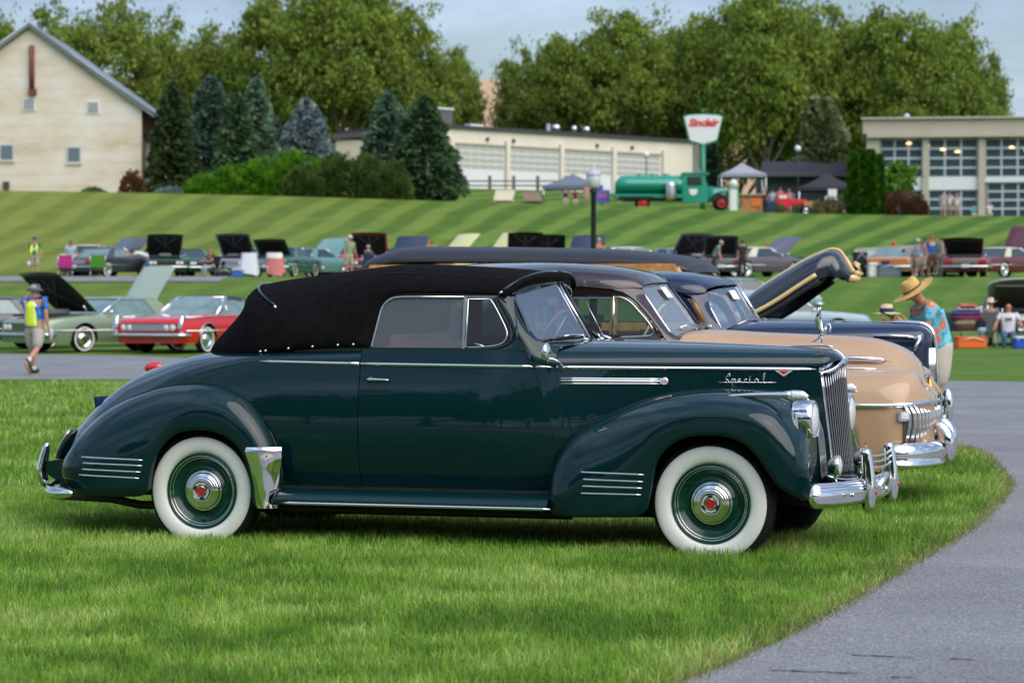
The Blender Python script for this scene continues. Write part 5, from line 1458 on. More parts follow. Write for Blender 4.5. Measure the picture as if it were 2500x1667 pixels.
def woody():
    NV = mat('midnight_blue_paint', (.006, .012, .024), .35, 0, 1., .3)
    ROOFM = mat('black_roof_fabric', (.022, .022, .026), .42, bump=.2, bscale=200)
    MAPLE = mat('maple_wood', (.62, .30, .085), .3, 0, .6, .4, var=.25, vscale=14)
    MAHOG = mat('mahogany_panel', (.20, .045, .030), .3, 0, .6, .4, var=.3, vscale=20)
    CREAM = mat('cream_trim', (.72, .50, .22), .35, 0, .5)
    car = empty('station_wagon', (.5, 27., 0), YAW, 'wood bodied station wagon with black roof and raised bonnet, farthest in the row', 'car')
    # roof
    roofc = [(-2.02, 1.84), (-1.97, 1.92), (-1.90, 1.965), (-1.81, 2.005), (-1.69, 2.035), (-1.46, 2.046), (-.68, 2.038), (0, 2.024), (.58, 2.008), (1.07, 1.972), (1.35, 1.934), (1.49, 1.897), (1.56, 1.845), (1.60, 1.77)]
    edge = [(-2.00, .40, 1.82), (-1.95, .58, 1.825), (-1.80, .66, 1.84), (-1.62, .69, 1.872), (-1.45, .70, 1.880), (-.68, .70, 1.872), (0, .70, 1.862), (.77, .70, 1.848), (1.15, .69, 1.830), (1.40, .67, 1.805), (1.52, .62, 1.775), (1.58, .5, 1.75)]
    er = cr(edge, 4); n = len(er); rows = []
    for i, p in enumerate(er):
        t = i / (n - 1); j = t * (len(roofc) - 1); j0 = min(int(j), len(roofc) - 2); f = j - j0
        cx, cz = lin(roofc[j0][0], roofc[j0 + 1][0], f), lin(roofc[j0][1], roofc[j0 + 1][1], f)
        rows.append([(lin(cx, p[0], math.cos(q) ** (2 / 2.6)), p[1] * math.cos(q) ** (2 / 2.6), p[2] + (cz - p[2]) * math.sin(q) ** (2 / 2.2)) for q in [math.pi / 2 * k / 14 for k in range(15)]])
    MB().grid(rows, mirror=True).build('roof', ROOFM, car, solid=.02)
    # wooden sides: framed panels, every rail, post and panel its own piece
    for sd in (-1, 1):
        y = sd * .70
        for (x0, x1, z0, z1, m) in ((-1.85, 1.42, 1.755, 1.845, MAPLE), (-2.0, 1.70, 1.17, 1.26, MAPLE), (-2.0, 1.70, .80, .87, MAPLE), (-2.0, 1.70, .48, .56, MAPLE)):
            MB().box(((x0 + x1) / 2, y + (sd * .03 if z1 < 1.5 else 0), (z0 + z1) / 2), (x1 - x0, .045, z1 - z0), bev=.012).build('wooden_rail', m, car)
        xs = [-1.98, -1.25, -.45, -.05, .78, 1.66]
        for x in xs:
            MB().box((x, y + sd * .028, .86), (.075, .05, .70), bev=.01).build('wooden_post', MAPLE, car)
        for x in (-1.84, -1.25, -.45, -.05, .78):
            MB().box((x, y + sd * .004, 1.50), (.07, .045, .52), bev=.01).build('window_post', MAPLE, car)
        MB().box((.36, y + sd * .01, 1.815), (.03, .05, .09)).build('rail_joint', mat('dark_stain', (.10, .03, .012), .4), car)
        MB().tube([(1.42, y, 1.80), (1.50, sd * .66, 1.66), (1.62, sd * .65, 1.42), (1.74, sd * .66, 1.22)], .035, 8).build('front_post', MAPLE, car)
        for a, c in zip(xs[:-1], xs[1:]):
            for z0, z1 in ((.56, .80), (.87, 1.17)):
                MB().box(((a + c) / 2, y + sd * .012, (z0 + z1) / 2), (c - a - .07, .03, z1 - z0 - .004)).build('mahogany_panel', MAHOG, car)
        for a, c in ((-1.80, -1.29), (-1.21, -.49), (-.01, .74), (.82, 1.50)):
            MB().poly([(a, y - sd * .01, 1.26), (c, y - sd * .01, 1.26), (c - (.12 if c > 1.4 else 0), y - sd * .01, 1.755), (a, y - sd * .01, 1.755)]).build('side_window', CARGLASS, car)
        fr = [(2.0, .29, .755, 2.1, .268, .83), (2.05, .53, .74, 2.35, .264, .875), (2.2, .70, .70, 2.55, .270, .885), (2.45, .832, .62, 2.748, .31, .885), (2.66, .924, .54, 2.782, .45, .885), (2.86, .970, .465, 2.845, .634, .885), (3.06, .985, .405, 2.993, .724, .885), (3.24, .982, .345, 3.17, .7345, .885),
              (3.42, .962, .30, 3.32, .685, .885), (3.545, .90, .28, 3.44, .537, .870), (3.612, .76, .31, 3.535, .428, .83, .02), (3.625, .55, .36, 3.625, .380, .72, .02)]
        rows = fan(fr, tc=.6, nt=10, sub=3)
        MB().grid([[(p[0], sd * p[1], p[2]) for p in r] for r in rows]).build('front_wing', NV, car)
        fr2 = [(-.9, .3, .7, -.75, .3, .85), (-.75, .62, .7, -.55, .32, .87), (-.45, .85, .7, -.40, .40, .88), (-.1, .92, .7, -.25, .62, .88), (.15, .90, .7, 0, .72, .88), (.4, .72, .7, .25, .62, .88), (.55, .5, .7, .40, .40, .87), (.7, .3, .7, .55, .3, .85)]
        MB().grid([[(p[0], sd * p[1], p[2]) for p in r] for r in fan(fr2, tc=.6, nt=8, sub=3)]).build('rear_wing', NV, car)
    MB().box((-1.98, 0, .95), (.04, 1.40, .95)).build('tailgate', MAHOG, car)
    MB().poly([(-1.97, -.6, 1.45), (-1.97, .6, 1.45), (-1.95, .55, 1.78), (-1.95, -.55, 1.78)]).build('rear_window', CARGLASS, car)
    MB().poly([(1.75, -.6, 1.25), (1.75, .6, 1.25), (1.56, .55, 1.74), (1.56, -.55, 1.74)]).build('windscreen', CARGLASS, car)
    MB().box((2.0, 0, .98), (.6, 1.2, .50), bev=.10).build('cowl', NV, car)
    MB().box((2.9, 0, .72), (1.5, .62, .50)).build('engine', BLACK, car)
    MB().box((.6, 0, .42), (4.6, 1.35, .22)).build('underbody', BLACK, car)
    for x in (1.2, .3, -.7):
        MB().box((x, 0, .98), (.16, 1.15, .70), bev=.06).build('seat', mat('brown_cloth', (.06, .045, .04), .9), car)
    # raised bonnet
    bn = bpy.data.objects.new('raised_bonnet', None); COL.objects.link(bn); bn.parent = car
    topc = [(2.02, 1.50), (2.10, 1.585), (2.30, 1.715), (2.60, 1.888), (2.78, 1.965), (2.85, 1.982), (2.92, 1.965), (2.975, 1.90), (3.03, 1.80), (3.085, 1.715)]
    lowc = [(2.06, 1.26), (2.14, 1.28), (2.34, 1.385), (2.60, 1.56), (2.72, 1.645), (2.79, 1.69), (2.85, 1.715), (2.90, 1.72), (2.95, 1.705), (2.99, 1.675)]
    T_, L_ = cr(topc, 4), cr(lowc, 4); rows = []
    for i, (a, c) in enumerate(zip(T_, L_)):
        w = lin(.52, .30, min(1, i / 24)) * (1 if i < 30 else lin(1, .55, (i - 30) / 6))
        rows.append([(lin(c[0], a[0], math.sin(q) ** (2 / 2.8)), w * math.cos(q) ** (2 / 2.8), lin(c[1], a[1], math.sin(q) ** (2 / 2.8))) for q in [math.pi / 2 * k / 12 for k in range(13)]])
    MB().grid(rows, mirror=True).build('shell', NV, bn, solid=.015)
    MB().tube([(a[0], 0, a[1] + .012) for a in T_], [.016] * (len(T_) - 8) + [.022, .026, .028, .028, .028, .028, .026, .022], 8).build('ridge_trim', CREAM, bn)
    for sd in (-1, 1):
        lo = [(2.12, 1.335), (2.34, 1.455), (2.60, 1.63), (2.76, 1.735)]
        MB().tube([(x, sd * hs(x, [(2.1, .525), (2.8, .36)]), z) for x, z in cr(lo, 4)], .018, 8, flat=1.2).build('side_trim', CREAM, bn)
        MB().tube([(x + .03, sd * hs(x, [(2.1, .52), (2.8, .35)]), z - .062) for x, z in cr(lo, 4)], .022, 6, flat=1.2).build('louvre', BLACK, bn)
    k = MB(); k.tube([(3.085, 0, 1.74), (3.13, 0, 1.76), (3.11, 0, 1.83), (3.07, 0, 1.86)], [.05, .04, .03, .02], 8); k.build('ornament', CREAM, bn)
    k = MB(); k.tube([(3.03, -.12, 1.70), (3.10, 0, 1.70), (3.03, .12, 1.70)], .04, 8); k.build('front_lip', CREAM, bn)
    for x in (-.02, 3.08):
        for sd in (-1, 1): plain_wheel(car, x, sd * .74, .345, 'wide', rimm=NV)
    return car
woody()
# ================================================================== TREES, CONIFERS AND SHRUBS
def leafmat(name, trans=.3, rough=.6):
    m, N, L, b = mnodes(name)
    a = N.new('ShaderNodeAttribute'); a.attribute_name = 'Col'
    L.new(a.outputs['Color'], b.inputs['Base Color'])
    b.inputs['Roughness'].default_value = rough; b.inputs['Specular IOR Level'].default_value = .2
    tl = N.new('ShaderNodeBsdfTranslucent'); L.new(a.outputs['Color'], tl.inputs[0])
    mx_ = N.new('ShaderNodeMixShader'); mx_.inputs[0].default_value = trans
    L.new(b.outputs[0], mx_.inputs[1]); L.new(tl.outputs[0], mx_.inputs[2]); L.new(mx_.outputs[0], N['Material Output'].inputs[0])
    return m
LEAF = leafmat('foliage')
BARK = mat('bark', (.14, .12, .095), .9, var=.5, vscale=3, bump=.5, bscale=12)
DARKBARK = mat('dark_bark', (.05, .035, .025), .9)

def leaf_mesh(name, P, D, size, col):
    """P positions (n,3); D preferred long direction (n,3); one bent leaf-spray of two triangles per point"""
    n = len(P)
    D = D / (np.linalg.norm(D, axis=1, keepdims=True) + 1e-9)
    r = RNG.normal(size=(n, 3)); U = np.cross(D, r); U /= (np.linalg.norm(U, axis=1, keepdims=True) + 1e-9)
    W = np.cross(D, U)
    s = size[:, None]
    V = np.empty((n, 4, 3), np.float32)
    V[:, 0] = P - D * s * .55; V[:, 1] = P + U * s * .42 + W * s * .12; V[:, 2] = P + D * s * .6; V[:, 3] = P - U * s * .42 + W * s * .12
    me = bpy.data.meshes.new(name)
    me.vertices.add(n * 4); me.vertices.foreach_set('co', V.reshape(-1))
    base = (np.arange(n) * 4)[:, None]
    lp = np.concatenate([base + np.array([0, 1, 2]), base + np.array([0, 2, 3])], 1).reshape(-1)
    me.loops.add(n * 6); me.loops.foreach_set('vertex_index', lp.astype(np.int32))
    me.polygons.add(n * 2)
    me.polygons.foreach_set('loop_start', (np.arange(n * 2) * 3).astype(np.int32)); me.polygons.foreach_set('loop_total', np.full(n * 2, 3, np.int32))
    me.update(calc_edges=True)
    at = me.color_attributes.new('Col', 'FLOAT_COLOR', 'POINT')
    C = np.ones((n, 4, 4), np.float32); C[:, :, :3] = np.clip(col, 0, 1)[:, None, :]
    at.data.foreach_set('color', C.reshape(-1))
    me.materials.append(LEAF)
    return me

def rand_unit(n):
    v = RNG.normal(size=(n, 3)); return v / np.linalg.norm(v, axis=1, keepdims=True)

def crown_mesh(name, rx, rz, nclump, per, size, base, hi, clr=1.0, hole=.2):
    """broad crown built of many small leaf clumps hung on a lobed envelope"""
    U = rand_unit(nclump * 3)
    U = U[U[:, 2] > -.55][:nclump]
    rad = RNG.uniform(.45, 1., len(U)) ** .6
    ph = RNG.uniform(0, 6.28, 4)
    az = np.arctan2(U[:, 1], U[:, 0])
    lob = 1 + .13 * np.sin(3 * az + ph[0]) + .10 * np.sin(5 * az + ph[1] + 2 * U[:, 2]) + .10 * np.sin(6 * U[:, 2] + ph[2])
    C = U * rad[:, None] * lob[:, None] * np.array([rx, rx, rz])
    C[:, 2] = np.where(C[:, 2] < 0, C[:, 2] * .75, C[:, 2])
    n = len(U) * per
    ci = np.repeat(np.arange(len(U)), per)
    cr_ = RNG.uniform(.55, 1.25, len(U)) * clr
    off = RNG.normal(0, .50, (n, 3)) * cr_[ci][:, None] * np.array([1.35, 1.35, .60])
    dr_ = RNG.normal(0, .35, (len(U), 2)); off[:, 2] += (off[:, 0] * dr_[ci, 0] + off[:, 1] * dr_[ci, 1])
    P = C[ci] + off
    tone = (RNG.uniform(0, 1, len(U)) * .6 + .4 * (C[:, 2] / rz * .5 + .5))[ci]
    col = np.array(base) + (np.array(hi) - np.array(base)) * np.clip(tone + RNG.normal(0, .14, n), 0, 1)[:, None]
    return leaf_mesh(name, P, rand_unit(n) + np.array([0, 0, -.3]), RNG.uniform(.7, 1.3, n) * size, col)

def trunk_mesh(name, h, crz, r0=.42, limbs=7):
    b = MB()
    pts = [(0, 0, -1), (0, 0, 0), (.1, .05, h * .35), (-.05, .1, h * .7), (.1, 0, h + crz * .6)]
    p = cr(pts, 4); b.tube(p, [lin(r0 * 1.15, r0 * .25, i / (len(p) - 1)) for i in range(len(p))], 8)
    rg = random.Random(hash(name) % 1000)
    for i in range(limbs):
        a = 2 * math.pi * i / limbs + rg.uniform(-.3, .3); z0 = h * rg.uniform(.55, 1.); L_ = crz * rg.uniform(.55, .85)
        q = [(0, 0, z0), (math.cos(a) * L_ * .35, math.sin(a) * L_ * .35, z0 + L_ * .5), (math.cos(a) * L_ * .8, math.sin(a) * L_ * .8, z0 + L_ * 1.05)]
        q = cr(q, 3); b.tube(q, [lin(r0 * .42, .05, k / (len(q) - 1)) for k in range(len(q))], 6)
    m = b.mesh(name); m.materials.append(BARK)
    return m

OLB, OLH = (.082, .130, .020), (.27, .36, .055)
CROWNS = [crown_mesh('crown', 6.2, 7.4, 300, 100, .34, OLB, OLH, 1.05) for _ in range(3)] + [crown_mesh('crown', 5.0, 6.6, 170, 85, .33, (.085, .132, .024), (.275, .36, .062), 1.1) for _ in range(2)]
TRUNKS = [trunk_mesh('trunk', 6.5, 7.0, .45, 7), trunk_mesh('trunk', 6.5, 7.0, .38, 6)]
def tree(x2352, topy, hw, d, label, v, name='plane_tree'):
    s = 5992. / d
    X = (x2352 - 1176) / s; top = 1.477 + (690.8 - topy) / s
    gz = ground_z(X, d); H_ = top - gz
    o = empty(name, (X, d, gz), RNG.uniform(0, 6.28), label, 'tree', 'tall plane trees behind the buildings')
    rz = H_ * .43; k = v % 5
    crz0 = 7.4 if k < 3 else 6.6; rx0 = 6.2 if k < 3 else 5.0
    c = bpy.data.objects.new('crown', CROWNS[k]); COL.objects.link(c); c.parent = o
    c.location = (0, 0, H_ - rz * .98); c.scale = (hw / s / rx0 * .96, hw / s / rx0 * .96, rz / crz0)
    t = bpy.data.objects.new('trunk', TRUNKS[v % 2]); COL.objects.link(t); t.parent = o
    t.scale = (1, 1, H_ / 19.)
    return o
TREES = [(-25, 25, 95, 250, 'olive green tree partly cut off at the far left edge, behind the cream barn', 0),
 (130, 40, 105, 262, 'olive green tree rising just right of the barn gable peak', 3), (255, 12, 120, 255, 'tall feathery tree above the right roof slope of the cream barn', 4),
 (385, 62, 90, 268, 'lower thin crowned tree with sky gaps above the dark conifers', 3), (478, 66, 75, 262, 'slim pale green tree left of the biggest left hand tree', 4),
 (640, -20, 125, 258, 'left half of the big double crown above the blue spruce', 0), (790, -45, 150, 250, 'tallest broad tree on the left, cut by the top edge', 1),
 (925, 35, 110, 256, 'rounded tree shoulder right of the tallest left hand tree', 2), (1040, 118, 72, 262, 'low drooping tree at the right end of the left tree group', 0),
 (1192, 125, 58, 262, 'small open tree just right of the gap with the tan hill', 3), (1300, 92, 105, 258, 'yellowish tree above the left garage doors', 1),
 (1425, 42, 118, 252, 'pointed tree left of the service station sign', 2), (1535, 75, 95, 262, 'olive tree directly behind the service station sign', 0),
 (1640, 35, 115, 256, 'broad tree right above the service station sign', 1), (1755, -10, 140, 250, 'tallest tree on the right, its top at the frame edge', 2),
 (1875, 20, 125, 256, 'broad tree behind the narrow poplar', 0), (1965, 62, 105, 262, 'tree above the left corner of the glass fronted building', 4),
 (2065, 38, 128, 252, 'big round tree above the glass fronted building', 1), (2175, 72, 120, 256, 'dark round tree behind the right hand building', 2), (2262, 140, 66, 260, 'last small tree at the right end of the tree line', 3)]
for t_ in TREES: tree(*t_)
# second, lower rank filling in behind
for i, (x, ty) in enumerate([(60, 170), (330, 220), (560, 200), (700, 190), (860, 190), (1000, 230), (1250, 240), (1380, 230), (1500, 240), (1700, 215), (1820, 205), (2010, 210), (2130, 205), (2230, 230)]):
    o = tree(x, ty, 90, 275, ['understorey tree behind the cream barn roof', 'understorey tree behind the dark conifers', 'understorey tree above the blue green conifer', 'understorey tree above the blue spruce', 'understorey tree left of the flat roofed garage', 'understorey tree left of the tan hill gap', 'understorey tree above the first garage door', 'understorey tree above the second garage door', 'understorey tree above the last garage doors', 'understorey tree right of the sign pole', 'understorey tree left of the poplar', 'understorey tree at the glass building corner', 'understorey tree over the middle of the glass building', 'understorey tree over the right part of the glass building'][i], i)
    o['group'] = 'lower trees filling in behind the plane trees'

def conifer_mesh(h, r, n, base, hi, droop=.35, size=.34, k=.8):
    t = RNG.random(n) ** .75                      # 0 top .. 1 bottom
    az = RNG.uniform(0, 6.28, n); z = h * (1 - t)
    layer = .80 + .20 * np.abs(np.sin(t * 26 + 2.2 * np.sin(az * 3)))
    rr = r * (t ** k * .96 + .02) * layer * (1 + .15 * np.sin(az * 5 + t * 9) + .08 * np.sin(az * 2 + t * 23)) * np.where(t > .88, 1 - (t - .88) * 2.5, 1); q = RNG.uniform(.35, 1.03, n) ** .6
    P = np.stack([np.cos(az) * rr * q, np.sin(az) * rr * q, z - droop * rr * q * .3], 1)
    D = np.stack([np.cos(az), np.sin(az), np.full(n, -droop) + RNG.normal(0, .25, n)], 1)
    tone = np.clip(.5 * np.sin(t * 26 + 2.2 * np.sin(az * 3)) * .6 + RNG.uniform(0, 1, n) * .7, 0, 1)
    col = np.array(base) + (np.array(hi) - np.array(base)) * tone[:, None]
    return leaf_mesh('crown', P, D, RNG.uniform(.7, 1.3, n) * size, col)
def conifer(name, x, topy, basey, hw, d, label, base, hi, n=5000, k=.8, droop=.35, size=.34, cat='tree', group=None):
    s = 5992. / d; X = (x - 1176) / s; gz = ground_z(X, d)
    H_ = 1.477 + (690.8 - topy) / s - gz
    hw *= 1.4; k = k * .82
    o = empty(name, (X, d, gz), RNG.uniform(0, 6), label, cat, group)
    c = bpy.data.objects.new('crown', conifer_mesh(H_, hw / s, n, base, hi, droop, size, k)); COL.objects.link(c); c.parent = o
    MB().tube([(0, 0, -.5), (0, 0, H_ * .5), (0, 0, H_ * .93)], [hw / s * .09, hw / s * .06, .02], 8).build('trunk', DARKBARK, o)
    return o
DK, DKH = (.065, .110, .036), (.18, .25, .08)
BG, BGH = (.085, .165, .105), (.23, .35, .22)
conifer('pine_tree', 398, 190, 440, 50, 184, 'dark green pine beside the right wall of the cream barn', DK, (.04, .07, .02), 6000, .6)
conifer('spruce_tree', 485, 175, 440, 62, 190, 'tall grey green spruce right of the dark pine', BG, (.06, .10, .07), 6000, .62)
conifer('spruce_tree', 590, 180, 440, 52, 186, 'slender blue green spruce with a narrow tip above the hedge', BG, BGH, 6000, .66)
conifer('spruce_tree', 545, 215, 440, 52, 182, 'shorter green spruce between two taller ones', (.045, .10, .045), (.13, .22, .09), 5000, .66)
conifer('blue_spruce', 632, 268, 440, 34, 196, 'small greyish spruce left of the blue spruce', (.06, .09, .08), (.15, .20, .17), 2500, .7)  # duller grey green than the silvery spruce beside it
conifer('blue_spruce', 704, 228, 440, 76, 192, 'silvery blue spruce standing behind the clipped hedge', (.12, .17, .18), (.32, .41, .42), 6500, .78)
conifer('fir_tree', 890, 212, 450, 66, 180, 'blue green fir left of the larger dark fir', (.055, .120, .07), (.17, .27, .16), 6500, .72)
conifer('fir_tree', 972, 222, 458, 76, 176, 'dark pointed fir in front of the garage building corner', (.035, .085, .036), (.11, .19, .075), 8000, .66)
conifer('poplar_tree', 1886, 222, 420, 62, 214, 'upright grey green poplar behind the tents', (.09, .13, .045), (.27, .31, .14), 6000, .42, .1, .4)
conifer('hedge_pine', 1636, 325, 420, 20, 222, 'narrow dark evergreen right of the green sign pole', (.008, .03, .012), (.03, .07, .03), 1200, .5)
for i, (x, ty, hw) in enumerate([(1961, 352, 15), (1979, 344, 16), (1999, 346, 16), (2017, 356, 14)]):
    conifer('arborvitae', x, ty, 490, hw, 170 + (i % 2) * .7, ['leftmost of four bright green columnar arborvitae', 'second arborvitae from the left of four, the tallest', 'third arborvitae from the left of four', 'rightmost of four columnar arborvitae, beside the russet shrubs'][i], (.022, .085, .006), (.085, .22, .016), 2600, .30, -.8, .22, 'shrub', 'columnar arborvitae by the glass building')

def mound_mesh(rx, ry, rz, n, size, base, hi, up=.6):
    U = rand_unit(n); U[:, 2] = np.abs(U[:, 2])
    az = np.arctan2(U[:, 1], U[:, 0])
    lob = 1 + .12 * np.sin(4 * az + 3 * U[:, 2]) + .08 * np.sin(9 * az + 7 * U[:, 0])
    P = U * (RNG.uniform(.55, 1, n) ** .4 * lob)[:, None] * np.array([rx, ry, rz])
    tone = np.clip(RNG.uniform(0, 1, n) * .6 + .4 * np.sin(P[:, 0] * 3.1) * np.cos(P[:, 2] * 4.) + .2, 0, 1)
    col = np.array(base) + (np.array(hi) - np.array(base)) * tone[:, None]
    return leaf_mesh('foliage', P, U + np.array([0, 0, up]), RNG.uniform(.6, 1.4, n) * size, col)
def shrub(name, x, topy, hw, d, label, base, hi, n=2500, size=.2, up=.6, group=None, depth=1.4):
    s = 5992. / d; X = (x - 1176) / s; gz = ground_z(X, d) - .1
    rz = 1.477 + (690.8 - topy) / s - gz
    me = mound_mesh(hw / s, depth, rz, n, size, base, hi, up)
    o = bpy.data.objects.new(name, me); COL.objects.link(o); o.location = (X, d, gz)
    return tag(o, label, 'shrub', group)
JU, JUH = (.030, .12, .006), (.14, .33, .018)
HE, HEH = (.03, .07, .012), (.12, .18, .045)
for i, (x, ty, hw) in enumerate([(470, 405, 48), (530, 385, 55), (600, 368, 60), (668, 352, 66), (735, 368, 50)]):
    shrub('juniper', x, ty, hw, 172 + .6 * (i % 2), ['low leftmost clump of the bright green juniper bank', 'second bright green juniper clump from the left', 'middle bright green juniper clump', 'tallest bright green juniper clump below the blue spruce', 'rightmost juniper clump merging into the dark hedge'][i], JU, JUH, 2600, .24, 1.2, 'bright green junipers on the bank')
for i, (x, ty, hw) in enumerate([(700, 385, 55), (775, 356, 60), (840, 362, 55), (900, 376, 45)]):
    shrub('hedge_shrub', x, ty, hw, 170.6 + .6 * (i % 2), ['rounded olive shrub in front of the tallest juniper', 'rounded olive hedge shrub below the small beige annex', 'third rounded olive hedge shrub from the left', 'rounded hedge shrub touching the dark fir'][i], HE, HEH, 2600, .22, .5, 'rounded hedge shrubs on the bank')
shrub('red_shrub', 303, 396, 28, 174, 'small reddish shrub at the barn corner', (.06, .04, .012), (.22, .07, .03), 900, .2)
shrub('wild_plants', 215, 432, 30, 173, 'wispy green weeds along the barn foot, right of the window', (.05, .09, .02), (.14, .20, .05), 500, .18, 2.)
shrub('grey_groundcover', 395, 432, 42, 172, 'grey blue low planting under the pine', (.12, .18, .16), (.25, .32, .30), 1500, .16, 1.)
for i, (x, ty, hw) in enumerate([(2030, 442, 30), (2065, 440, 38), (2105, 450, 28)]):
    shrub('russet_shrub', x, ty, hw, 171.5 + .4 * i, ['left russet shrub beside the arborvitae', 'middle and tallest russet shrub below the young tree', 'right russet shrub in front of the glass front'][i], (.055, .040, .014), (.20, .09, .045), 1300, .18, .6, 'russet shrubs by the glass building')
for i, (x, ty, hw) in enumerate([(1880, 462, 17), (1905, 458, 16), (1935, 446, 20), (1790, 470, 14), (1995, 468, 16)]):
    shrub('ornamental_grass', x, ty, hw, 170.5 + .3 * (i % 2), ['brown ornamental grass clump before the white tent wall, left', 'brown ornamental grass clump before the white tent wall, middle', 'tallest ornamental grass clump next to the arborvitae', 'small grass clump beside the red pickup', 'dry grass clump at the foot of the arborvitae'][i], (.09, .10, .035), (.24, .20, .10), 500, .2, 3., 'ornamental grass clumps along the crest', .8)
o = empty('young_tree', (px(2062 * 1.063, 178), 178, ground_z(29, 178)), 0, 'young bright green tree in front of the white spandrel panels', 'tree')
c = bpy.data.objects.new('crown', crown_mesh('crown', 1.0, 1.3, 60, 30, .26, (.05, .13, .012), (.16, .32, .03), .35)); COL.objects.link(c); c.parent = o; c.location = (0, 0, 2.6)
MB().tube([(0, 0, -.2), (0, 0, 2.6)], [.05, .03], 6).build('trunk', DARKBARK, o)

# trees that stand behind the photographer: they close the horizon there and show as the dark band in the paintwork
BACKT = [(-34, -38), (-27, -41), (-19, -37), (-12, -41), (-5, -38), (2, -41), (9, -38), (16, -41), (24, -37), (32, -40), (40, -38), (-42, -37), (50, -36), (-52, -34), (60, -34)]
BL_ = ['eighth from the middle, left', 'third left of the middle', 'second left of the middle', 'first left of the middle', 'middle one', 'first right of the middle', 'second right of the middle', 'third right of the middle', 'fourth right of the middle', 'fifth right of the middle', 'sixth right of the middle', 'fourth left of the middle', 'seventh right of the middle', 'leftmost one', 'rightmost one']
BL_[0] = 'fifth left of the middle'
for i, (x, y) in enumerate(BACKT):
    o = empty('tree', (x, y, 0), i * 1.3, 'leafy tree of the row behind the photographer, ' + BL_[i], 'tree', 'trees behind the photographer')
    c = bpy.data.objects.new('crown', CROWNS[i % 3]); COL.objects.link(c); c.parent = o; c.location = (0, 0, 6.6 + (i % 3) * 1.2); c.scale = (.95, .95, 1.05 + .12 * (i % 3))
    t = bpy.data.objects.new('trunk', TRUNKS[i % 2]); COL.objects.link(t); t.parent = o; t.scale = (1, 1, .5)
# tan stubble hillside far beyond the trees
def far_hill():
    m, N, L, b = mnodes('stubble_field')
    g = N.new('ShaderNodeNewGeometry'); n_ = N.new('ShaderNodeTexNoise'); n_.inputs['Scale'].default_value = .03; n_.inputs['Detail'].default_value = 8
    L.new(g.outputs['Position'], n_.inputs['Vector'])
    r = N.new('ShaderNodeValToRGB'); r.color_ramp.elements[0].color = (.38, .23, .13, 1); r.color_ramp.elements[1].color = (.56, .37, .22, 1)
    L.new(n_.outputs['Fac'], r.inputs['Fac']); L.new(r.outputs['Color'], b.inputs['Base Color']); b.inputs['Roughness'].default_value = .95
    rows = []
    for y in np.linspace(420, 900, 12):
        rows.append([(x, y, lin(12, hs(x, [(-400, 54), (-160, 58), (-60, 62), (40, 60), (100, 54), (135, 28), (400, 24)]), sst(420, 720, y)) ) for x in np.linspace(-420, 420, 30)])
    tag(MB().grid(rows).build('hill', m), kind='structure')
far_hill()
# ================================================================== BUILDINGS AND THINGS ON THE CREST
def X23(x, d): return (x - 1176) / 5992. * d
def Z23(y, d): return 1.477 + (690.8 - y) / 5992. * d
def stained_wall():
    m, N, L, b = mnodes('cream_stucco'); b.inputs['Roughness'].default_value = .9
    t = N.new('ShaderNodeTexCoord'); mp = N.new('ShaderNodeMapping'); mp.inputs['Scale'].default_value = (.16, 1, .42)
    L.new(t.outputs['Object'], mp.inputs[0])
    a = N.new('ShaderNodeTexNoise'); a.inputs['Scale'].default_value = 1.; a.inputs['Detail'].default_value = 7; a.inputs['Roughness'].default_value = .62
    L.new(mp.outputs[0], a.inputs['Vector'])
    r = N.new('ShaderNodeValToRGB'); e = r.color_ramp.elements
    e[0].position = .30; e[0].color = (.50, .37, .22, 1); e[1].position = .62; e[1].color = (.74, .70, .62, 1); q = e.new(.46); q.color = (.66, .58, .46, 1)
    L.new(a.outputs['Fac'], r.inputs['Fac']); L.new(r.outputs['Color'], b.inputs['Base Color'])
    return m
BAND = mat('cream_band', (.74, .68, .57), .85, var=.06, vscale=.5)
STUCCO = stained_wall()
STONE = mat('beige_panel', (.46, .41, .33), .8, var=.06, vscale=.4)
WHITE = mat('white_paint', (.72, .73, .74), .5)
GREYROOF = mat('grey_metal_roof', (.24, .26, .28), .4, .4)
DARKROOF = mat('dark_flashing', (.045, .048, .055), .5)
WINGLASS = mat('office_glass', (.030, .060, .068), .10, 0, 0, .25, var=.4, vscale=.6)
PALEGLASS = mat('blind_glass', (.42, .42, .37), .2, 0, 0, .4, var=.3, vscale=1.)
ALU = mat('aluminium_frame', (.52, .56, .62), .4, .2)
CONC = mat('concrete_block_joint', (.60, .54, .44), .9)

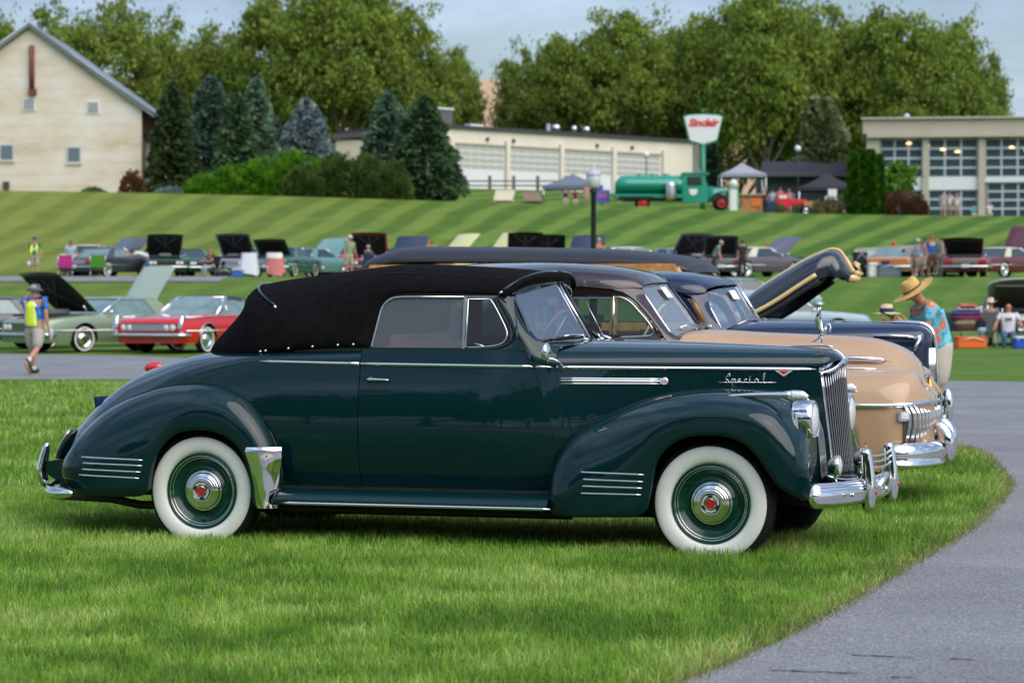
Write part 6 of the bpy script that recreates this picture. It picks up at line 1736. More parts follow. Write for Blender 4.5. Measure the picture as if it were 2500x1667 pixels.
def barn():
    d = 184.; gz = ground_z(-34, 186)
    o = empty('barn', (X23(70, d), d, gz), 0, 'cream stuccoed barn with steep gable and two small windows', 'building')
    ap = Z23(66, d) - gz; ex = X23(353, d) - X23(70, d); ez = Z23(272, d) - gz; wx = X23(326, d) - X23(70, d)
    slope = (ap - ez) / ex
    wall = [(-wx, 0, 0), (wx, 0, 0), (wx, 0, ap - slope * wx), (0, 0, ap - .05), (-wx, 0, ap - slope * wx)]
    MB().poly(wall, (0, .3, 0)).build('gable_wall', STUCCO, o)
    MB().box((wx - .15, 7.5, (ap - slope * wx) / 2), (.3, 14.4, ap - slope * wx - .02)).build('side_wall', STUCCO, o)
    MB().box((-wx + .15, 7.5, (ap - slope * wx) / 2), (.3, 14.4, ap - slope * wx - .02)).build('side_wall', STUCCO, o)
    for sd in (-1, 1):
        MB().poly([(0, -.45, ap + .05), (sd * (ex + .1), -.45, ez + .0), (sd * (ex + .1), -.45, ez + .28), (0, -.45, ap + .33)], (0, 15.5, 0)).build('roof_slope', GREYROOF, o)
        MB().tube([(0, -.48, ap + .34), (sd * (ex + .12), -.48, ez + .29)], .06, 6).build('barge_flashing', mat('pale_flashing', (.4, .42, .45), .4, .5), o)
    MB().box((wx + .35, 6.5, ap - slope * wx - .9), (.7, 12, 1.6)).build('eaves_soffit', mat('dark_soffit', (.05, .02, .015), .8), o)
    for wx_, wy in ((17, 351), (171, 356)):
        x, z = X23(wx_, d) - X23(70, d), Z23(wy, d) - gz
        f = MB(); f.box((x, -.03, z), (1.02, .10, 1.16)); w = f.build('window', ALU, o)
        MB().box((x, -.09, z), (.80, .03, .95)).build('pane', mat('grey_blind', (.13, .17, .18), .3), w)
        MB().box((x, -.07, z - .64), (1.1, .2, .08)).build('sill', STUCCO, w)
    for vx, vy in ((68, 241), (215, 248)):
        x, z = X23(vx, d) - X23(70, d), Z23(vy, d) - gz
        w = MB().box((x, -.04, z), (.95, .08, .90)).build('louvre_vent', WHITE, o)
        for k in range(6): MB().box((x, -.10, z - .32 + k * .128), (.72, .05, .045), Matrix.Rotation(R(35), 3, 'X')).build('vent_slat', mat('vent_slat_grey', (.25, .28, .32), .6), w)  # slats in blue grey, darker than the white vent
    x = X23(76, d) - X23(70, d); rust = mat('rusty_pipe', (.16, .045, .025), .7, var=.5, vscale=3)
    p = MB().tube([(x, -.22, Z23(107, d) - gz), (x, -.22, Z23(212, d) - gz)], .19, 10).build('flue_pipe', rust, o)
    MB().box((x + .05, -.25, Z23(213, d) - gz), (.52, .45, .4)).build('pipe_elbow', rust, o)
    MB().box((X23(16, d) - X23(70, d), -.1, Z23(427, d) - gz), (.4, .3, .55)).build('utility_box', mat('dark_box', (.05, .05, .045), .7), o)
    # faint block courses
    b = MB()
    for k in range(1, 14):
        z = k * .86
        if z < ap - 1.2:
            w_ = min(wx, (ap - z) / slope) - .1
            b.box((0, -.004, z), (2 * w_, .012, .02))
    b.build('block_courses', CONC, o)['kind'] = 'stuff'
barn()

def garage():
    d0, d1 = 224., 246.
    xl, xr = X23(1008, d0), X23(1590, d1)
    ang = math.atan2(d1 - d0, xr - xl); L_ = math.hypot(xr - xl, d1 - d0)
    gz = 11.0; H_ = Z23(293, d0) - gz
    o = empty('garage_building', (xl, d0, gz), ang, 'long flat roofed cream garage with a row of white glazed doors', 'building')
    MB().box((L_ / 2 - .3, 6, H_ / 2 - .5), (L_ + .6, 12, H_ + 1)).build('wall', BAND, o)
    MB().box((L_ / 2 - .3, 6, H_ + .12), (L_ + 1.0, 12.6, .28)).build('roof_edge', DARKROOF, o)
    u = lambda x23, : None
    def along(x23):   # distance along the facade for a bearing
        t = (x23 - 1176) / 5992.
        # (xl + s cos) = t (d0 + s sin)
        return (t * d0 - xl) / (math.cos(ang) - t * math.sin(ang))
    bays = [(1012, 1030), (1042, 1156), (1170, 1281), (1293, 1402), (1412, 1514)]
    pm = MB().box((0, 0, 0), (1, .05, 1)).mesh('pane'); pm.materials.append(PALEGLASS)
    bm_ = MB().box((0, 0, 0), (1, .07, 1)).mesh('bar'); bm_.materials.append(WHITE)
    ztop, zbot = H_ - 1.36, 1.85
    for a, c in bays:
        s0, s1 = along(a), along(c); n = max(1, round((s1 - s0) / .95)); rows = 4
        dr = MB().box(((s0 + s1) / 2, -.02, zbot / 2), (s1 - s0, .12, zbot)).build('garage_door', WHITE, o)
        MB().box(((s0 + s1) / 2, -.012, (ztop + zbot) / 2), (s1 - s0 + .05, .06, ztop - zbot)).build('door_frame', WHITE, dr)
        cw, ch = (s1 - s0) / n, (ztop - zbot) / rows
        for i in range(n):
            for j in range(rows):
                q = bpy.data.objects.new('pane', pm); COL.objects.link(q); q.parent = dr
                q.location = (s0 + (i + .5) * cw, -.045, zbot + (j + .5) * ch); q.scale = (cw - .10, 1, ch - .14)
        MB().box(((s0 + s1) / 2, -.08, ztop + .07), (s1 - s0 + .3, .16, .14)).build('lintel', mat('beige_lintel', (.42, .36, .28), .8), o)
    for x_ in (1035, 1163, 1287, 1407, 1522):
        s_ = along(x_); MB().box((s_, -.18, H_ / 2 - .8), (.42, .3, H_ - 1.6 + 1.5)).build('pilaster', BAND, o)
    for x_ in (1118, 1178, 1370, 1450): MB().box((along(x_), -.12, ztop + .55), (.22, .2, .3)).build('wall_light', DARKROOF, o)
    # roof clutter
    MB().box((along(1051), 3.5, H_ + 1.0), (3.2, 2.2, 1.6)).build('air_handler', mat('grey_unit', (.11, .11, .125), .6), o)
    MB().box((along(1051), 3.5, H_ + 1.86), (3.4, 2.4, .16)).build('unit_cap', WHITE, o)
    for x_, r_ in ((1330, .5), (1372, .3), (1400, .42)):
        MB().lathe([(r_ * .6, 0), (r_ * .6, .35), (r_, .4), (r_ * .9, .8), (0, .95)], 'z', (along(x_), 3, H_ + .25), 14).build('roof_vent', DULLCHROME, o)
    MB().box((along(1128), 2.2, H_ + .45), (1.6, .8, .35)).build('roof_duct', WHITE, o)
    MB().box((along(1298), 2.2, H_ + .6), (.25, .25, 1.0)).build('roof_stack', ALU, o)
    MB().box((L_ + .9, 6, H_ / 2 - .5), (1.2, 11, H_ + .6)).build('end_wall', mat('dark_grey_wall', (.25, .25, .24), .8), o)  # end wall in a darker grey than the cream front
    # beige annex left of the fir
    a = empty('annex_building', (X23(772, 222), 222, 10.2), .10, 'small beige annex with a black roof edge left of the firs', 'building')
    hz = Z23(322, 222) - 10.2
    MB().box((4.3, 4, hz / 2), (8.6, 8, hz)).build('wall', STONE, a)
    MB().poly([(-.3, -.3, hz), (9, -.3, hz + .9), (9, -.3, hz + 1.3), (-.3, -.3, hz + .45)], (0, 9, 0)).build('roof_edge', DARKROOF, a)
garage()

def glasshouse():
    d = 198.; gz = ground_z(32, 198) - .2
    xl = X23(1990, d); o = empty('office_building', (xl, d, gz), -R(7.6), 'beige two storey building with large gridded windows at the right edge', 'building')
    top = Z23(275, d) - gz; W_ = 22.
    X = lambda x: X23(x, d) - xl
    Z = lambda y: Z23(y, d) - gz
    MB().box((W_ / 2, 8.2, top / 2 - .4), (W_, 15, top - .2)).build('wall', STONE, o)
    MB().box((W_ / 2 - .05, 8, top - .55), (W_ + .5, 16.2, 1.1)).build('parapet', STONE, o)
    MB().box((W_ / 2 - .05, 7.9, top + .05), (W_ + .8, 16.6, .12)).build('coping', mat('pale_coping', (.5, .47, .40), .6), o)
    MB().box((W_ / 2, .15, Z(313)), (W_, .9, .30)).build('cornice', STONE, o)
    pm = MB().box((0, 0, 0), (1, .04, 1)).mesh('pane'); pm.materials.append(WINGLASS)
    bays = [(2022, 2117, 320, 408, 3, 4), (2131, 2241, 320, 408, 3, 4), (2259, 2368, 320, 408, 3, 4), (2385, 2490, 320, 408, 3, 4), (2022, 2117, 437, 500, 3, 3), (2131, 2241, 437, 500, 3, 3), (2263, 2368, 421, 500, 3, 4), (2385, 2490, 421, 500, 3, 4)]
    for (a, c, y0, y1, n, rows) in bays:
        x0, x1, z1, z0 = X(a), X(c), Z(y0), Z(y1)
        f = MB().box(((x0 + x1) / 2, .6, (z0 + z1) / 2), (x1 - x0, .12, z1 - z0)).build('window', ALU, o)
        cw, ch = (x1 - x0) / n, (z1 - z0) / rows
        for i in range(n):
            for j in range(rows):
                q = bpy.data.objects.new('pane', pm); COL.objects.link(q); q.parent = f
                q.location = (x0 + (i + .5) * cw, .53, z0 + (j + .5) * ch); q.scale = (cw - .16, 1, ch - .17)
    for a, c in ((1990, 2020), (2117, 2131), (2243, 2258), (2368, 2385)):
        MB().box(((X(a) + X(c)) / 2, .35, top / 2 - .7), (X(c) - X(a), .5, top - 1.4)).build('pier', STONE, o)
    for a, c in ((2020, 2117), (2131, 2243)):
        MB().box(((X(a) + X(c)) / 2, .5, (Z(408) + Z(437)) / 2), (X(c) - X(a), .2, Z(408) - Z(437))).build('spandrel_panel', WHITE, o)
    MB().box(((X(2258) + X(2490)) / 2, .45, Z(414.5)), (X(2490) - X(2258), .3, .38)).build('white_beam', WHITE, o)
    warm = mat('warm_lamp', (1, .75, .45), .5, emit=(1., .66, .32), estr=1.6)
    for (x, y) in ((2086, 330), (2126, 336), (2163, 345), (2196, 350), (2318, 341), (2352, 347)):
        MB().lathe([(0, .12), (.18, .05), (.24, -.05), (0, -.08)], 'z', (X(x), .46, Z(y)), 12).build('pendant_lamp', warm, o)
    MB().box((X(2308), .1, Z(316)), (.25, .4, .2)).build('wall_camera', DARKROOF, o)
    MB().lathe([(.22, 0), (.22, .3), (.3, .32), (0, .5)], 'z', (X(2082), 2.5, top + .1), 12).build('roof_vent', WHITE, o)
glasshouse()

# ---------- service station sign (pole sign)
def sign():
    d = 190.; X_ = X23(1614, d); gz = ground_z(X_, d)
    GREEN = mat('sign_green', (.010, .22, .12), .4)
    o = empty('pole_sign', (X_, d, gz), 0, 'shield shaped white sign with red lettering on a green pole', 'sign')
    s = 5992. / d
    P = [(1568, 268), (1580, 264), (1614, 262), (1650, 264), (1661, 268), (1647, 326), (1614, 336), (1582, 326)]
    pts = [((x - 1614) / s, 0, Z23(y, d) - gz) for x, y in P]
    MB().poly([(x * 1.0, -.14, z) for x, _, z in pts], (0, .28, 0)).build('sign_board', GREEN, o)
    cz = sum(p[2] for p in pts) / len(pts)
    MB().poly([(x * .93, -.17, cz + (z - cz) * .91) for x, _, z in pts], (0, .02, 0)).build('sign_face', WHITE, o)
    M = Matrix.Translation((0, -.185, Z23(284, d) - gz)) @ Matrix.Rotation(R(90), 4, 'X')
    text_part('lettering', 'Sinclair', .74, mat('sign_red', (.62, .02, .02), .4), o, M, .008, font_shear=.28, bold=.035)
    MB().tube([(0, 0, -.3), (0, 0, Z23(332, d) - gz)], .20, 12).build('pole', GREEN, o)
    MB().tube([(0, .02, Z23(262, d) - gz), (0, .02, Z23(252, d) - gz)], .08, 8).build('finial', GREEN, o)
sign()

def tank_truck():
    d = 173.; TG = mat('truck_green', (.006, .26, .17), .35, 0, .6); BKM = mat('truck_black', (.012, .012, .014), .4, 0, .5)
    RW = mat('red_wheel', (.50, .03, .02), .4)
    X0 = X23(1412, d); L_ = X23(1692, d) - X0; gz = ground_z(X0 + L_ / 2, d) - .02
    o = empty('tank_truck', (X0, d, gz), 0, 'green vintage tanker truck with red wheels parked on the crest', 'truck')
    x = lambda v: X23(v, d) - X0
    z = lambda v: Z23(v, d) - gz - 0.0
    # tank
    rows = []
    for t in np.linspace(x(1412), x(1566), 14):
        k = 1 if t > x(1428) else lin(.62, 1, math.sqrt(max(0, (t - x(1412)) / (x(1428) - x(1412)))))
        zc_ = (z(404) + z(447)) / 2; hz = (z(404) - z(447)) / 2
        rows.append([(t + (1 - math.sin(q)) * .0, 1.05 * k * math.cos(q), zc_ - hz * (1 - k) * .9 + hz * k * math.sin(q)) for q in np.linspace(0, 2 * math.pi, 24, endpoint=False)])
    MB().grid(rows, closed_v=True, caps=True).build('tank', TG, o)
    for v in (1470, 1500, 1530): MB().lathe([(.22, 0), (.22, .14), (0, .16)], 'z', (x(v), 0, z(405)), 14).build('tank_hatch', TG, o)
    MB().box(((x(1408) + x(1566)) / 2, 0, z(452)), (x(1566) - x(1408), 2.1, .28), bev=.05).build('tank_skirt', TG, o)
    MB().box(((x(1430) + x(1650)) / 2, 0, z(460)), (x(1650) - x(1430), .9, .22)).build('chassis', BKM, o)
    MB().lathe([(.0, -.6), (.36, -.58), (.38, -.4), (.38, .4), (.36, .58), (0, .6)], 'z', (x(1537), -1.15, (z(418) + z(466)) / 2), 20).build('barrel', DULLCHROME, o)
    # cab
    MB().box(((x(1566) + x(1600)) / 2 - .1, 0, (z(402) + z(468)) / 2 + .0), (x(1600) - x(1566) - .05, 1.75, (z(402) - z(468)) * .96), bev=.08).build('cab_rear', TG, o)
    cb = MB(); cb.poly([(x(1568), -.88, z(466)), (x(1624), -.88, z(466)), (x(1624), -.88, z(431)), (x(1614), -.88, z(405)), (x(1568), -.88, z(403))], (0, 1.76, 0)); cab = cb.build('cab', TG, o)
    MB().box(((x(1565) + x(1626)) / 2, 0, z(400.5)), (x(1626) - x(1565) + .1, 1.9, .16), bev=.06).build('cab_roof', TG, cab)
    for sd in (-1, 1):
        MB().poly([(x(1576), sd * .895, z(428)), (x(1610), sd * .895, z(428)), (x(1608), sd * .895, z(408)), (x(1576), sd * .895, z(408))]).build('cab_window', mat('dark_cab_glass', (.02, .035, .03), .1), cab)
        MB().poly([(x(1580), sd * .90, z(436)), (x(1600), sd * .90, z(436)), (x(1598), sd * .90, z(447)), (x(1590), sd * .90, z(451)), (x(1582), sd * .90, z(447))]).build('door_emblem', IVORY, cab)
    hd = []
    for t, w, zt in ((x(1622), .62, z(428)), (x(1645), .55, z(431)), (x(1664), .42, z(434)), (x(1670), .38, z(437))):
        hd.append([(t, w * math.cos(q), z(460) + (zt - z(460)) * math.sin(q) ** .7) for q in np.linspace(0, math.pi, 13)])
    MB().grid(hd, caps=True).build('bonnet', TG, o)
    MB().box((x(1672), 0, (z(433) + z(462)) / 2), (.10, .78, z(433) - z(462)), bev=.03).build('radiator', DULLCHROME, o)
    for sd in (-1, 1):
        MB().tube(cr([(x(1626), sd * .80, z(466)), (x(1636), sd * .80, z(452)), (x(1652), sd * .80, z(443)), (x(1670), sd * .80, z(447)), (x(1682), sd * .80, z(460)), (x(1688), sd * .80, z(468))], 4), .26, 8, flat=.25, up=(0, 1, 0) if False else (0, 0, 1)).build('front_wing', BKM, o)
        MB().lathe([(0, -.15), (.12, -.1), (.15, .04), (0, .08)], 'x', (x(1676), sd * .5, z(444)), 14).build('headlight', CHROME, o)
        MB().box((x(1460), sd * .95, z(456)), (2.4, .3, .18), bev=.05).build('rear_wing', BKM, o)
    MB().box((x(1690), 0, z(466)), (.10, 1.7, .14)).build('front_bumper', BKM, o)
    for v in (1475, 1655):
        for sd in (-1, 1): plain_wheel(o, x(v), sd * .82, .47, False, rimm=RW, w=.24, capm=RW)
    return o
tank_truck()

def fuel_pump():
    d = 171.; X_ = X23(1684, d); gz = ground_z(X_, d); PG = mat('pump_green', (.12, .45, .32), .4)
    o = empty('fuel_pump', (X_, d, gz), 0, 'white and pale green old fuel pump in front of the tanker bonnet', 'fuel pump')
    MB().box((0, 0, .8), (.55, .5, 1.5), bev=.08).build('cabinet', IVORY, o)
    MB().box((.30, 0, .7), (.10, .46, 1.5), bev=.03).build('side_panel', PG, o)
    MB().ball((0, 0, 1.88), (.30, .22, .28), 16, 10).build('globe', mat('pump_globe', (.62, .72, .66), .3), o)
    MB().box((.05, -.01, 1.58), (.55, .4, .10)).build('collar', PG, o)
    MB().tube(cr([(.34, -.1, 1.3), (.52, -.1, .9), (.45, -.1, .3), (.38, -.1, .6)], 4), .03, 6).build('hose', BLACK, o)
fuel_pump()

def canopy(x0, x1, ytop, yeave, d, m, label, leg=True, wall=None, name='canopy_tent', depth=3.):
    xa, xb = X23(x0, d), X23(x1, d); cx = (xa + xb) / 2; w = (xb - xa) / 2
    gz = ground_z(cx, d); zt, ze = Z23(ytop, d) - gz, Z23(yeave, d) - gz
    o = empty(name, (cx, d, gz), 0, label, 'tent')
    b = MB(); rows = []
    for t in np.linspace(0, 1, 7):
        k = 1 - t; zz = ze + (zt - ze) * (t ** 1.5 * .75 + t * .25)
        rows.append([(w * k, -depth / 2 * k, zz), (w * k, depth / 2 * k, zz), (-w * k, depth / 2 * k, zz), (-w * k, -depth / 2 * k, zz)])
    b.grid(rows, closed_v=True, smooth=False); b.build('canopy', m, o)
    b = MB(); rows = [[(w, -depth / 2, ze - dz), (w, depth / 2, ze - dz), (-w, depth / 2, ze - dz), (-w, -depth / 2, ze - dz)] for dz in (0, .25)]
    b.grid(rows, closed_v=True, smooth=False); b.build('valance', m, o)
    if leg:
        for a in (-1, 1):
            for c in (-1, 1): MB().tube([(a * w * .97, c * depth * .48, 0), (a * w * .97, c * depth * .48, ze)], .04, 6).build('leg', DULLCHROME, o)
    return o
GREYC = mat('grey_canvas', (.30, .31, .36), .8); BLUEC = mat('slate_canvas', (.13, .155, .20), .8); BLKC = mat('black_canvas', (.022, .022, .03), .8)
canopy(1246, 1384, 399, 428, 176, BLUEC, 'slate grey canopy tent left of the lantern post top', depth=2.6)
canopy(1652, 1756, 374, 401, 196, GREYC, 'pale grey canopy tent behind the fuel pump', depth=3.)
t_ = canopy(1828, 1968, 398, 432, 185, BLKC, 'black canopy tent with white side walls', depth=3.)
gz = 0
w_ = (X23(1968, 185) - X23(1828, 185)) / 2
MB().box((w_ * .42, -1.4, .85), (w_ * 1.1, .05, 1.75)).build('white_side_wall', WHITE, t_)
MB().box((w_ * .10, -1.66, 1.95), (.62, .04, .5)).build('round_logo_panel', IVORY, t_)
MB().box((w_ * .35, -1.44, .85), (.55, .03, 1.1)).build('doorway', mat('grey_doorway', (.2, .22, .25), .7), t_)
def dark_pavilion():
    d = 212.; o = empty('dark_pavilion', (X23(1850, d), d, ground_z(24, d)), 0, 'long low black roofed pavilion behind the tents', 'building')
    w = X23(1965, d) - X23(1735, d); zt = Z23(372, d) - ground_z(24, d); ze = Z23(402, d) - ground_z(24, d)
    MB().poly([(-w / 2, -3, ze), (w / 2, -3, ze), (w / 2 - 1, 0, zt), (-w / 2 + .6, 0, zt)]).build('roof', BLKC, o)
    MB().box((0, 0, ze / 2), (w - .4, 4, ze - .1)).build('wall', mat('dark_slate_wall', (.035, .045, .055), .7), o)
    MB().box((0, -3, ze - .1), (w, .12, .35)).build('fascia', mat('slate_fascia', (.06, .07, .085), .6), o)
dark_pavilion()

def counter():
    d = 172.5; X_ = X23(1724, d); gz = ground_z(X_, d)
    o = empty('wooden_counter', (X_, d, gz), 0, 'orange brown wooden counter right of the fuel pump', 'counter')
    OW = mat('orange_wood', (.42, .19, .06), .6, var=.25, vscale=4)
    for k in range(6): MB().box((-.65 + k * .26, 0, .62), (.24, .10, 1.22)).build('plank', OW, o)
    MB().box((0, 0, 1.27), (1.7, .5, .08)).build('counter_top', mat('pale_board', (.45, .36, .25), .6), o)
    MB().box((.35, -.10, .75), (.6, .04, .5)).build('orange_panel', mat('orange_sheet', (.75, .16, .02), .6), o)
counter()
def red_pickup():
    d = 172.; X_ = X23(1822, d); gz = ground_z(X_, d)
    RP = mat('pickup_red', (.62, .02, .035), .35, 0, .6); WB = mat('raw_wood', (.48, .26, .10), .7)
    o = empty('pickup_truck', (X_, d, gz), 0, 'small red vintage pickup with wooden bed beside the tent', 'truck')
    MB().box((-.75, 0, .75), (.95, 1.35, .9), bev=.12).build('cab', RP, o)
    MB().box((-.75, 0, 1.25), (.75, 1.2, .36), bev=.1).build('cab_roof', RP, o)
    MB().box((-.75, -.61, 1.16), (.5, .02, .25)).build('side_window', WHITE, o)
    MB().box((.25, 0, .82), (1.3, .9, .42), bev=.1).build('bonnet', RP, o)
    MB().box((1.05, 0, .62), (.85, 1.3, .55)).build('wooden_bed', WB, o)
    for x in (-.8, .75):
        for sd in (-1, 1): plain_wheel(o, x, sd * .6, .30, False, w=.16)
red_pickup()

def lantern_post(x, d, ytop, label, full=True):
    X_ = X23(x, d); gz = ground_z(X_, d); H_ = Z23(ytop, d) - gz
    o = empty('lamp_post', (X_, d, gz), 0, label, 'lamp post')
    BP = mat('black_green_iron', (.012, .018, .020), .45)
    if full:
        MB().lathe([(.16, 0), (.16, .5), (.10, .6), (.075, .7), (.065, H_ - .75), (.085, H_ - .72), (.10, H_ - .62), (.06, H_ - .58)], 'z', seg=16).build('pole', BP, o)
        MB().lathe([(.10, H_ - .58), (.15, H_ - .55), (.19, H_ - .35), (.17, H_ - .25)], 'z', seg=14).build('lantern_glass', mat('frosted_lantern', (.62, .64, .66), .3), o)
        MB().lathe([(.20, H_ - .25), (.17, H_ - .16), (.08, H_ - .10), (.03, H_ - .07), (.02, H_ + .02), (0, H_ + .03)], 'z', seg=14).build('lantern_cap', mat('pale_lantern_cap', (.42, .46, .50), .4), o)
    else:
        MB().tube([(0, 0, 0), (0, 0, H_ - .4)], .05, 8).build('pole', BP, o)
        MB().ball((0, 0, H_ - .2), .24, 14, 10).build('globe', mat('white_globe', (.75, .77, .80), .3), o)
    return o
lantern_post(1363, 66, 380, 'dark iron lamp post with glass lantern behind the station wagon')
lantern_post(1832, 200, 336, 'far white globe lamp beside the poplar', False)
lantern_post(1484, 200, 350, 'far thin lamp post against the last garage door', False)

def bench_things():
    d = 172.
    for (x, lab, col, w, h, lean) in ((1158, 'cream slab seat leaning on the crest lawn', (.62, .55, .42), 1.25, .95, .25), (1222, 'brown slatted seat right of the cream one on the crest', (.24, .17, .12), 1.2, .85, -.3)):
        X_ = X23(x, d); gz = ground_z(X_, d)
        o = empty('lounge_seat', (X_, d, gz), 0, lab, 'seat', 'garden seats on the crest')
        m = mat('seat_' + str(x), col, .7)
        MB().poly([(-w / 2 - lean * .5, 0, .1), (w / 2 - lean * .5, 0, .1), (w / 2 + lean * .5, .2, h), (-w / 2 + lean * .3, .2, h)], (0, .06, 0)).build('backrest', m, o)
        MB().box((0, -.3, .25), (w * 1.1, .6, .07)).build('seat', m, o)
        for a in (-1, 1): MB().box((a * w * .45, -.3, .12), (.06, .5, .24)).build('leg', m, o)
    X_ = X23(1384, 174); gz = ground_z(X_, 174)
    o = empty('banner_board', (X_, 174, gz), 0, 'small blue and red notice board beside the lamp post', 'sign')
    MB().box((0, 0, .75), (.95, .04, .85)).build('board', mat('violet_board', (.10, .13, .52), .6), o)
    MB().box((0, -.03, .78), (.55, .02, .25)).build('red_print', mat('pink_print', (.60, .12, .22), .6), o)
    for a in (-1, 1): MB().box((a * .4, .03, .2), (.04, .04, .5)).build('leg', DULLCHROME, o)
    # rail fence before the garages
    f = empty('rail_fence', (0, 0, 0), 0, 'grey timber rail fence in front of the garage doors', 'fence')
    FW = mat('weathered_timber', (.16, .14, .12), .9)
    for x_ in (1012, 1068, 1125, 1180, 1235, 1300): MB().box((X23(x_, 218), 218, ground_z(0, 218) + .55), (.28, .2, 1.3)).build('fence_post', FW, f)
    for k in (0, 1): MB().box(((X23(1000, 218) + X23(1315, 218)) / 2, 217.9, ground_z(0, 218) + .75 + .38 * k * -1), (X23(1315, 218) - X23(1000, 218), .08, .13)).build('fence_rail', FW, f)
bench_things()
# ================================================================== SHOW CARS FARTHER OFF
def paint(name, col, metal=.0): return mat('paint_' + name, col, .35, metal, 1., .4)
DARKGL = mat('dark_car_glass', (.035, .055, .060), .06, 0, 0, .8)
LITGL = mat('see_through_glass', (.16, .24, .24), .08, 0, 0, .8, var=.3, vscale=2.)
TAILRED = mat('tail_red', (.45, .02, .02), .25, 0, 1.)
ENG = mat('engine_bay', (.012, .012, .013), .6)
ENGM = mat('engine_metal', (.25, .26, .27), .35, .7)
HOODIN = mat('bonnet_underside', (.006, .006, .007), .8)

def show_car(x23, d, rz, paintm, label, hood=0., trunk=0., roof=None, top='hardtop', L_=5.2, W_=1.92, glass=None, white=True, taper=1., group='show cars parked in rows on the lawn', round_=.0, hoodm=None, name='parked_car', front='wide', belt=.93, roofh=1.36, arch_trim=None, X=None):
    X_ = X23(x23, d) if X is None else X
    gz = ground_z(X_, d)
    car = empty(name, (X_, d, gz), R(rz), label, 'car', group)
    h = L_ / 2; wh = (-1.42, 1.50); ra = .40
    roofm = roof or paintm; gl = glass or DARKGL
    def top_z(x):
        return hs(x, [(-h, .72), (-h + .06, .82), (-h + .25, belt - .06), (-1.2, belt), (.9, belt + .01), (h - .5, belt - .07), (h - .12, belt - .12 - round_), (h, belt - .22 - round_ * 2)])
    rows = []
    xs = arch_xs([-h, -h + .03, -h + .10, -h + .25, -h + .5] + list(np.linspace(-1.9, 1.9, 12)) + [h - .5, h - .25, h - .10, h - .03, h], wh, ra)
    for x in xs:
        e = min(x + h, h - x); k = 1 if e > .5 else lin(.93 if not round_ else .78, 1, math.sqrt(e / .5))
        z = top_z(x); w = W_ / 2 * k; low = arch_low(x, .24, wh, ra, .33)
        rows.append([(x, 0, z + .015), (x, w * .5, z + .012), (x, w * .86, z), (x, w * .95, z - .035), (x, w * .985, z - .10), (x, w, max(low, z * .72)), (x, w, max(low, .52)), (x, w * .975, max(low, .36)), (x, w * .93, max(low, .24))])
    b = MB(); b.grid(rows, mirror=True)
    for r in (rows[0], rows[-1]): b.poly([p for p in r] + [(p[0], -p[1], p[2]) for p in r[::-1]][:-1])
    b.build('body', paintm, car, sharp=38)
    MB().box((0, 0, .42), (L_ - .5, W_ - .26, .30)).build('underbody', BLACK, car)
    # bright sill line
    if top != 'plain':
        for sd in (-1, 1):
            MB().tube([(-h + .15, sd * (W_ / 2 + .004), .54), (h - .15, sd * (W_ / 2 + .004), .54)], .014, 6).build('side_strip', CHROME, car)
            for w_ in wh:
                if arch_trim: MB().tube([(w_ + ra * math.cos(q), sd * (W_ / 2 + .004), .33 + ra * math.sin(q)) for q in np.linspace(.1, math.pi - .1, 12)], .016, 6).build('arch_trim', arch_trim, car)
    # cabin
    if top != 'open':
        bx0, bx1, tx0, tx1 = -1.30, .95, -.80, .22
        if top == 'sedan': bx0, tx0 = -1.45, -1.15
        if top == 'fast': bx0, tx0 = -1.9, -.65
        bw, tw = W_ * .44, W_ * .355
        zb, zt = belt - .01, roofh - .05
        g = MB()
        B = [(bx0, -bw, zb), (bx1, -bw * .97, zb), (bx1, bw * .97, zb), (bx0, bw, zb)]; T = [(tx0, -tw, zt), (tx1, -tw, zt), (tx1, tw, zt), (tx0, tw, zt)]
        for i in range(4):
            j = (i + 1) % 4
            nm = ['side_window', 'windscreen', 'side_window', 'rear_window'][i]
            MB().add([B[i], B[j], T[j], T[i]], [(0, 1, 2, 3)], False).build(nm, gl, car)
        rows = []
        for t in np.linspace(0, 1, 9):
            x = lin(tx0 - .05, tx1 + .05, t); dz = .045 * math.sin(math.pi * min(1, max(0, t))) ** .6
            rows.append([(x, (tw + .03) * math.cos(q), zt - .01 + (.03 + dz) * max(0, math.sin(q)) ** .6) for q in np.linspace(0, math.pi, 11)])
        MB().grid(rows, caps=True).build('roof', roofm, car)
        for sd in (-1, 1):
            MB().tube([(bx1, sd * bw * .97, zb), (tx1, sd * tw, zt + .01)], .028, 6).build('windscreen_pillar', CHROME if white else paintm, car)
            c0 = (bx0 + .0, sd * bw, zb); c1 = (tx0, sd * tw, zt + .01)
            wq = .42 if top in ('hardtop', 'fast') else .16
            MB().add([(bx0 - .02, sd * (bw + .012), zb - .01), (bx0 + wq + .1, sd * (bw + .012), zb - .01), (tx0 + wq * .75, sd * (tw + .014), zt + .01), (tx0 - .03, sd * (tw + .014), zt + .01)], [(0, 1, 2, 3)], False).build('rear_pillar', roofm, car)
            MB().tube([(bx0, sd * bw, zb), (tx0, sd * tw, zt)], .03, 6).build('rear_window_frame', roofm, car)
            if top == 'sedan': MB().tube([(-.25, sd * bw, zb), (-.30, sd * tw, zt)], .03, 6).build('centre_pillar', paintm, car)
            MB().ball((.72, sd * (bw + .14), belt + .06), (.07, .05, .045), 8, 6).build('door_mirror', CHROME, car)
        MB().box((0, 0, belt - .05), (1.5, 1.2, .1)).build('interior', mat('dark_trim', (.03, .03, .03), .8), car)
    # nose
    gx = h + .005
    MB().box((gx - .02, 0, .62), (.05, W_ * .80, .20)).build('grille', mat('grille_dark', (.03, .03, .035), .5), car)
    for k in range(3): MB().box((gx + .012, 0, .555 + k * .065), (.02, W_ * .78, .022)).build('grille_bar', CHROME, car)
